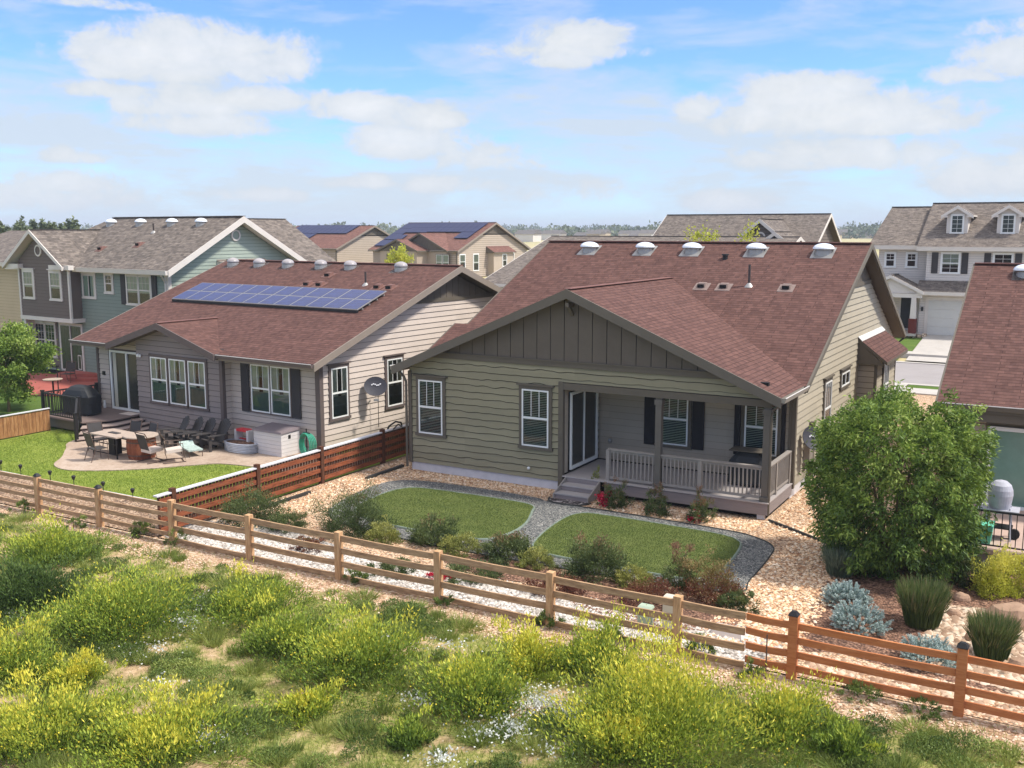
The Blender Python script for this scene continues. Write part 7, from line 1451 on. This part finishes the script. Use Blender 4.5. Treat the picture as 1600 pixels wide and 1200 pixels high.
def dish(x, y, z, rz, lb, pole=True):
    t = empty('satellite_dish', (x, y, z), rz, lb, 'satellite dish', 'satellite dishes'); c = MB(); n = 24; tilt = R(28)
    def pt(r, a, d): X, Zz = r * 1.12 * math.cos(a), r * math.sin(a); Y = -d; return (X, Y * math.cos(tilt) - Zz * math.sin(tilt) * -1 * .9, Zz * math.cos(tilt) + Y * -math.sin(tilt))
    rs = [0, .12, .22, .31, .36]
    for i in range(4):
        for k in range(n):
            a, b = 2 * math.pi * k / n, 2 * math.pi * (k + 1) / n; d0, d1 = rs[i] ** 2 * .45, rs[i + 1] ** 2 * .45
            c.poly([pt(rs[i], a, d0), pt(rs[i], b, d0), pt(rs[i + 1], b, d1), pt(rs[i + 1], a, d1)] if rs[i] else [pt(0, 0, 0), pt(rs[1], b, d1), pt(rs[1], a, d1)], G['dish'])
            c.poly([pt(rs[i + 1], a, d1 - .02), pt(rs[i + 1], b, d1 - .02), pt(rs[i], b, d0 - .02), pt(rs[i], a, d0 - .02)] if rs[i] else [pt(rs[1], a, d1 - .02), pt(rs[1], b, d1 - .02), pt(0, 0, -.02)], G['dish'])
    c.build('reflector', t, True); c = MB()
    for ang, ln in ((.0, .1),): 
        for k in range(6): X = -.13 + k * .052; zz = .03 * math.sin(k * 1.4 + ang * 3) + ang * .12 + .04; c.poly([pt(math.hypot(X, zz), math.atan2(zz, X), .035), pt(math.hypot(X + .045, zz + .01), math.atan2(zz + .01, X + .045), .035), pt(math.hypot(X + .045, zz + .05), math.atan2(zz + .05, X + .045), .04), pt(math.hypot(X, zz + .045), math.atan2(zz + .045, X), .04)], G['logo'])
    c.build('emblem', t, kind='stuff'); c = MB(); c.tube([(0, .03, -.02), (0, .2, -.25), (0, .36, -.3)], .025, G['metal'], 8); c.build('mast', t); c = MB(); c.tube([(0, -.05, -.34), (0, -.5, -.38)], .012, G['metal'], 6); c.box(-.09, .09, -.56, -.48, -.42, -.35, G['metal']); c.build('feed_arm', t)
    return t
x, y = LW(-.18, 2.85); t = dish(x + .12, y - .1, 2.05, 40, 'dark satellite dish on the pinkish side wall between its two windows'); c = MB(); c.tube([(.1, .3, -.3), (.1, .3, -1.5)], .012, G['black'], 5); c.build('cable', t)
dish(-6.55, 28.6, 1.6, 55, 'dark satellite dish low on the side wall of the olive house, behind the big tree')
t = empty('hose_hanger', (-19.5, 26.3, 1.03), 0, 'black curved hose hanger hooked on top of the wooden fence', 'hose hanger'); c = MB(); c.tube([(-.1, -.45, -.1), (-.08, -.32, .1), (-.05, 0, .2), (-.05, .3, .12), (-.08, .42, -.1)], .03, G['black'], 8); c.build('arc', t); c = MB(); c.tube([(.04, -.35, -.05), (.05, 0, .12), (.04, .3, -.05)], .022, G['black'], 8); c.build('inner_arc', t)
def cabinet(u, v, w, d_, h, m, lb):
    x, y = px_at(u, v); t = empty('utility_box', (x, y, 0), 0, lb, 'utility box'); c = MB(); c.box(-w, w, -d_, d_, 0, h, G[m]); c.build('body', t); c = MB(); c.hull([(-w - .02, -d_ - .02, h), (w + .02, -d_ - .02, h), (w + .02, d_ + .02, h), (-w - .02, d_ + .02, h)], [(-w, -d_ * .4, h + .05), (w, -d_ * .4, h + .05), (w, d_, h + .05), (-w, d_, h + .05)], G[m]); c.build('lid', t)
cabinet(1008, 978, .12, .1, .36, 'greybox', 'grey green utility box in the white gravel, left of the eighth fence post'); cabinet(1046, 984, .11, .1, .62, 'creambox', 'tall cream utility box right behind the eighth fence post')
c = MB(); x, y = px_at(1138, 992); c.hull([(x - .3, y - .15, 0), (x + .3, y - .15, 0), (x + .3, y + .15, 0), (x - .3, y + .15, 0)], [(x - .26, y - .1, .16), (x + .26, y - .1, .16), (x + .26, y + .1, .16), (x - .26, y + .1, .16)], G['resinw']); tag(c.build('splash_block'), 'white plastic block lying on the white gravel behind the fence', 'splash block')
def boulder(x, y, rx, ry, h, lb, seed, m='stone', kind='boulder', group=None):
    c = MB(); c.lathe((0, 0, 0), [(1, -.1), (1.04, .2), (.96, .55), (.72, .85), (.35, .98), (.02, 1.0)], G[m], 14); c.v = [(p[0] * rx * (1 + .22 * noise.noise(Vector((p[0], p[1], p[2] + seed)))), p[1] * ry * (1 + .22 * noise.noise(Vector((p[0] + 3, p[1], p[2] + seed)))), p[2] * h * (1 + .18 * noise.noise(Vector((p[0] * 1.5, p[1] * 1.5, seed))))) for p in c.v]
    o = c.build(kind, None, True); o.location = (x, y, 0); return tag(o, lb, 'boulder', group)
x, y = px_at(1582, 978); boulder(x, y, .5, .32, .42, 'flat topped brown boulder among the cobbles at the right', 3)
for i, (u, v, r) in enumerate(((1503, 938, .16), (1490, 962, .13), (1520, 1000, .15), (1500, 1040, .12), (1592, 1045, .2))): x, y = px_at(u, v); boulder(x, y, r, r * .8, r, ['rounded rock nearest the big tree', 'rounded rock left of the flat boulder', 'rounded rock between the two reed grasses', 'small rock by the tall reed grass and orange fence', 'rounded rock at the right edge by the fence'][i] + ', tan', 9 + i, 'stone', 'rock', 'rocks in the right bed')
# loose stones so that the rock mulch is not a flat sheet
def stones(name, lb, regions, n, smin, smax, m, seed):
    g = np.random.default_rng(seed); base = np.array([(1, 0, 0), (.3, .95, 0), (-.8, .6, 0), (-.8, -.6, 0), (.3, -.95, 0), (0, 0, .7)], float); F = [(0, 1, 5), (1, 2, 5), (2, 3, 5), (3, 4, 5), (4, 0, 5)]
    V = []; k = 0; P = []
    for (x0, x1, y0, y1, fr) in regions:
        q = int(n * fr); P.append(np.stack([x0 + (x1 - x0) * g.random(q), y0 + (y1 - y0) * g.random(q)], 1))
    P = np.concatenate(P); N_ = len(P); s = smin + (smax - smin) * g.random(N_) ** 2; a = g.random(N_) * 6.28; B = base[None] * s[:, None, None] * (.7 + .6 * g.random((N_, 6, 1))); X = B[..., 0] * np.cos(a)[:, None] - B[..., 1] * np.sin(a)[:, None]; Y = B[..., 0] * np.sin(a)[:, None] + B[..., 1] * np.cos(a)[:, None]
    V = np.stack([X + P[:, :1], Y + P[:, 1:], B[..., 2] + .008], -1).reshape(-1, 3); T_ = (np.array(F)[None] + 6 * np.arange(N_)[:, None, None]).reshape(-1)
    me = bpy.data.meshes.new(name); me.vertices.add(len(V)); me.vertices.foreach_set('co', V.astype(np.float32).ravel()); me.loops.add(len(T_)); me.loops.foreach_set('vertex_index', T_.astype(np.int32)); me.polygons.add(len(T_) // 3); me.polygons.foreach_set('loop_start', np.arange(0, len(T_), 3, dtype=np.int32)); me.polygons.foreach_set('loop_total', np.full(len(T_) // 3, 3, dtype=np.int32))
    at = me.attributes.new('v', 'FLOAT', 'POINT'); at.data.foreach_set('value', np.repeat(g.random(N_), 6).astype(np.float32)); me.materials.append(m); me.update(calc_edges=True); o = bpy.data.objects.new(name, me); COL.objects.link(o); tag(o, lb, 'stones', None, 'stuff')
stones('loose_stones', 'loose salmon and tan stones of the rock mulch round the olive house', ((-19.3, -17.9, 18, 27, .14), (-17.9, -13.0, 24.4, 25.2, .13), (-11.5, -6.9, 24.1, 25.1, .12), (-5.9, -4.1, 17, 26, .34), (-6.8, -3.5, 24, 33, .27)), 15000, .02, .05, leafmat('stone_colours', [(0, S(156, 112, 80)), (.3, S(204, 162, 124)), (.7, S(230, 200, 164)), (1, S(238, 220, 196))], .85, 0), 41)
stones('loose_stones', 'loose white marble chips in the bed behind the rail fence', ((-19, -4.8, 16.45, 17.9, 1.0),), 9000, .02, .045, leafmat('white_stone_colours', [(0, S(140, 130, 120)), (.4, S(188, 180, 170)), (1, S(224, 218, 210))], .85, 0), 42)
stones('loose_stones', 'tan river cobbles and chips in the right bed', ((-2.2, 1.5, 17.6, 21.2, .7), (-3.8, 4, 16.4, 17.4, .3)), 3200, .04, .10, leafmat('cobble_colours', [(0, S(140, 112, 90)), (.5, S(192, 164, 138)), (1, S(222, 204, 182))], .85, 0), 43)
stones('loose_stones', 'pinkish stones spilling along the meadow side of the fence', ((-28, 2, 15.1, 16.1, 1.0),), 8000, .014, .03, leafmat('pink_stone_colours', [(0, S(156, 120, 96)), (.5, S(208, 172, 142)), (1, S(232, 210, 186))], .85, 0), 44)
# right patio things
t = empty('grill', (-1.45, 25.0, .47), 0, 'grill under a silver grey cover with a black frame on the raised patio', 'grill'); c = MB(); c.lathe((0, 0, .72), [(.20, -.12), (.24, .1), (.25, .16), (.27, .30), (.26, .42), (.22, .53), (.13, .61), (.02, .64)], G['coverw'], 28); c.build('cover', t, True)
c = MB(); [c.tube([(a, b, 0), (a * .8, b * .8, .75)], .02, G['coverw'], 6) for a in (-.28, .28) for b in (-.22, .22)]; c.box(-.3, .3, -.2, .2, .25, .28, G['black']); c.build('stand', t); c = MB(); c.tube([(.34, -.05, .12), (.34, .05, .12)], .12, G['black'], 12); c.build('wheel', t); c = MB(); c.box(-.5, .42, -.26, .26, .66, .70, G['coverw']); c.build('side_shelf', t)
c = MB(); c.hull([(-2.2, 24.25, .47), (-1.55, 24.25, .47), (-1.55, 24.7, .47), (-2.2, 24.7, .47)], [(-2.24, 24.2, .92), (-1.5, 24.2, .92), (-1.5, 24.75, .92), (-2.24, 24.75, .92)], G['teal']); tag(c.build('storage_bin'), 'teal plastic bin behind the black railing at the right', 'bin')
# things in the yard of the blue green house
BA = -5; BO = (-36.5, 32.05)
def BW(x, y): a = R(BA); return (BO[0] + x * math.cos(a) - y * math.sin(a), BO[1] + x * math.sin(a) + y * math.cos(a))
t = empty('steps', (*BW(-7.6, -.3), .04), BA, 'red painted curved steps below the sliding door of the blue green house', 'steps')
for i, (r1, r2, z) in enumerate(((1.9, 1.25, .15), (1.4, .8, .30))): c = MB(); Q = [(r1 * math.cos(a), .7 + r2 * -math.sin(a)) for a in [math.pi * k / 14 for k in range(15)]][::-1]; c.hull([(a, b, z - .15) for a, b in Q], [(a, b, z) for a, b in Q], G['redpaint']); c.build('step', t)
mc2 = copy_tree(mc); mc2.location = (*px_at(108, 598), .05); mc2.rotation_euler = (0, 0, R(20)); mc2['label'] = 'dark mesh patio chair on the red patio behind the black grill'; mc2['group'] = 'metal chairs at the patio table'
x, y = px_at(84, 618); t = empty('patio_table', (x, y, .05), 0, 'small round pale table on the red patio behind the black grill', 'table'); c = MB(); c.lathe((0, 0, .68), [(.42, 0), (.43, .03)], G['tabletop'], 18); c.build('tabletop', t); c = MB(); c.tube([(0, 0, 0), (0, 0, .68)], .04, G['black'], 8); c.build('pedestal', t)
t = empty('umbrella_pole', (x - .2, y + .4, .05), 0, 'dark pole rising behind the small round table on the red patio', 'pole'); c = MB(); c.tube([(0, 0, 0), (0, 0, 1.25)], .025, G['black'], 8); c.build('pole', t); c = MB(); c.box(-.3, .1, -.04, .04, 1.2, 1.28, G['black']); c.build('crank', t)
c = MB(); x, y = px_at(1196, 1062); c.tube([(x, y, 0), (x, y, .8)], .012, G['rust'], 6); tag(c.build('metal_stake'), 'thin rusty metal stake in the ground in front of the orange fence rails', 'stake')

# ---------------------------------------------------------------- air
def haze():
    mb = MB(); mb.box(-3600, 900, -80, 4200, -3, 60, None) if False else None
    m = bpy.data.materials.new('haze_air'); m.use_nodes = True; nt = m.node_tree
    for n in list(nt.nodes): nt.nodes.remove(n)
    o = nt.nodes.new('ShaderNodeOutputMaterial'); v = nt.nodes.new('ShaderNodeVolumePrincipled'); v.inputs['Color'].default_value = (.82, .90, 1, 1); v.inputs['Density'].default_value = .00038; nt.links.new(v.outputs[0], o.inputs['Volume'])
    mb = MB(); mb.box(-5100, 4100, -100, 9100, -3, 45, m); mb.build('haze', None, kind='stuff', label='thin pale air that fades the far horizon', cat='haze')
haze()
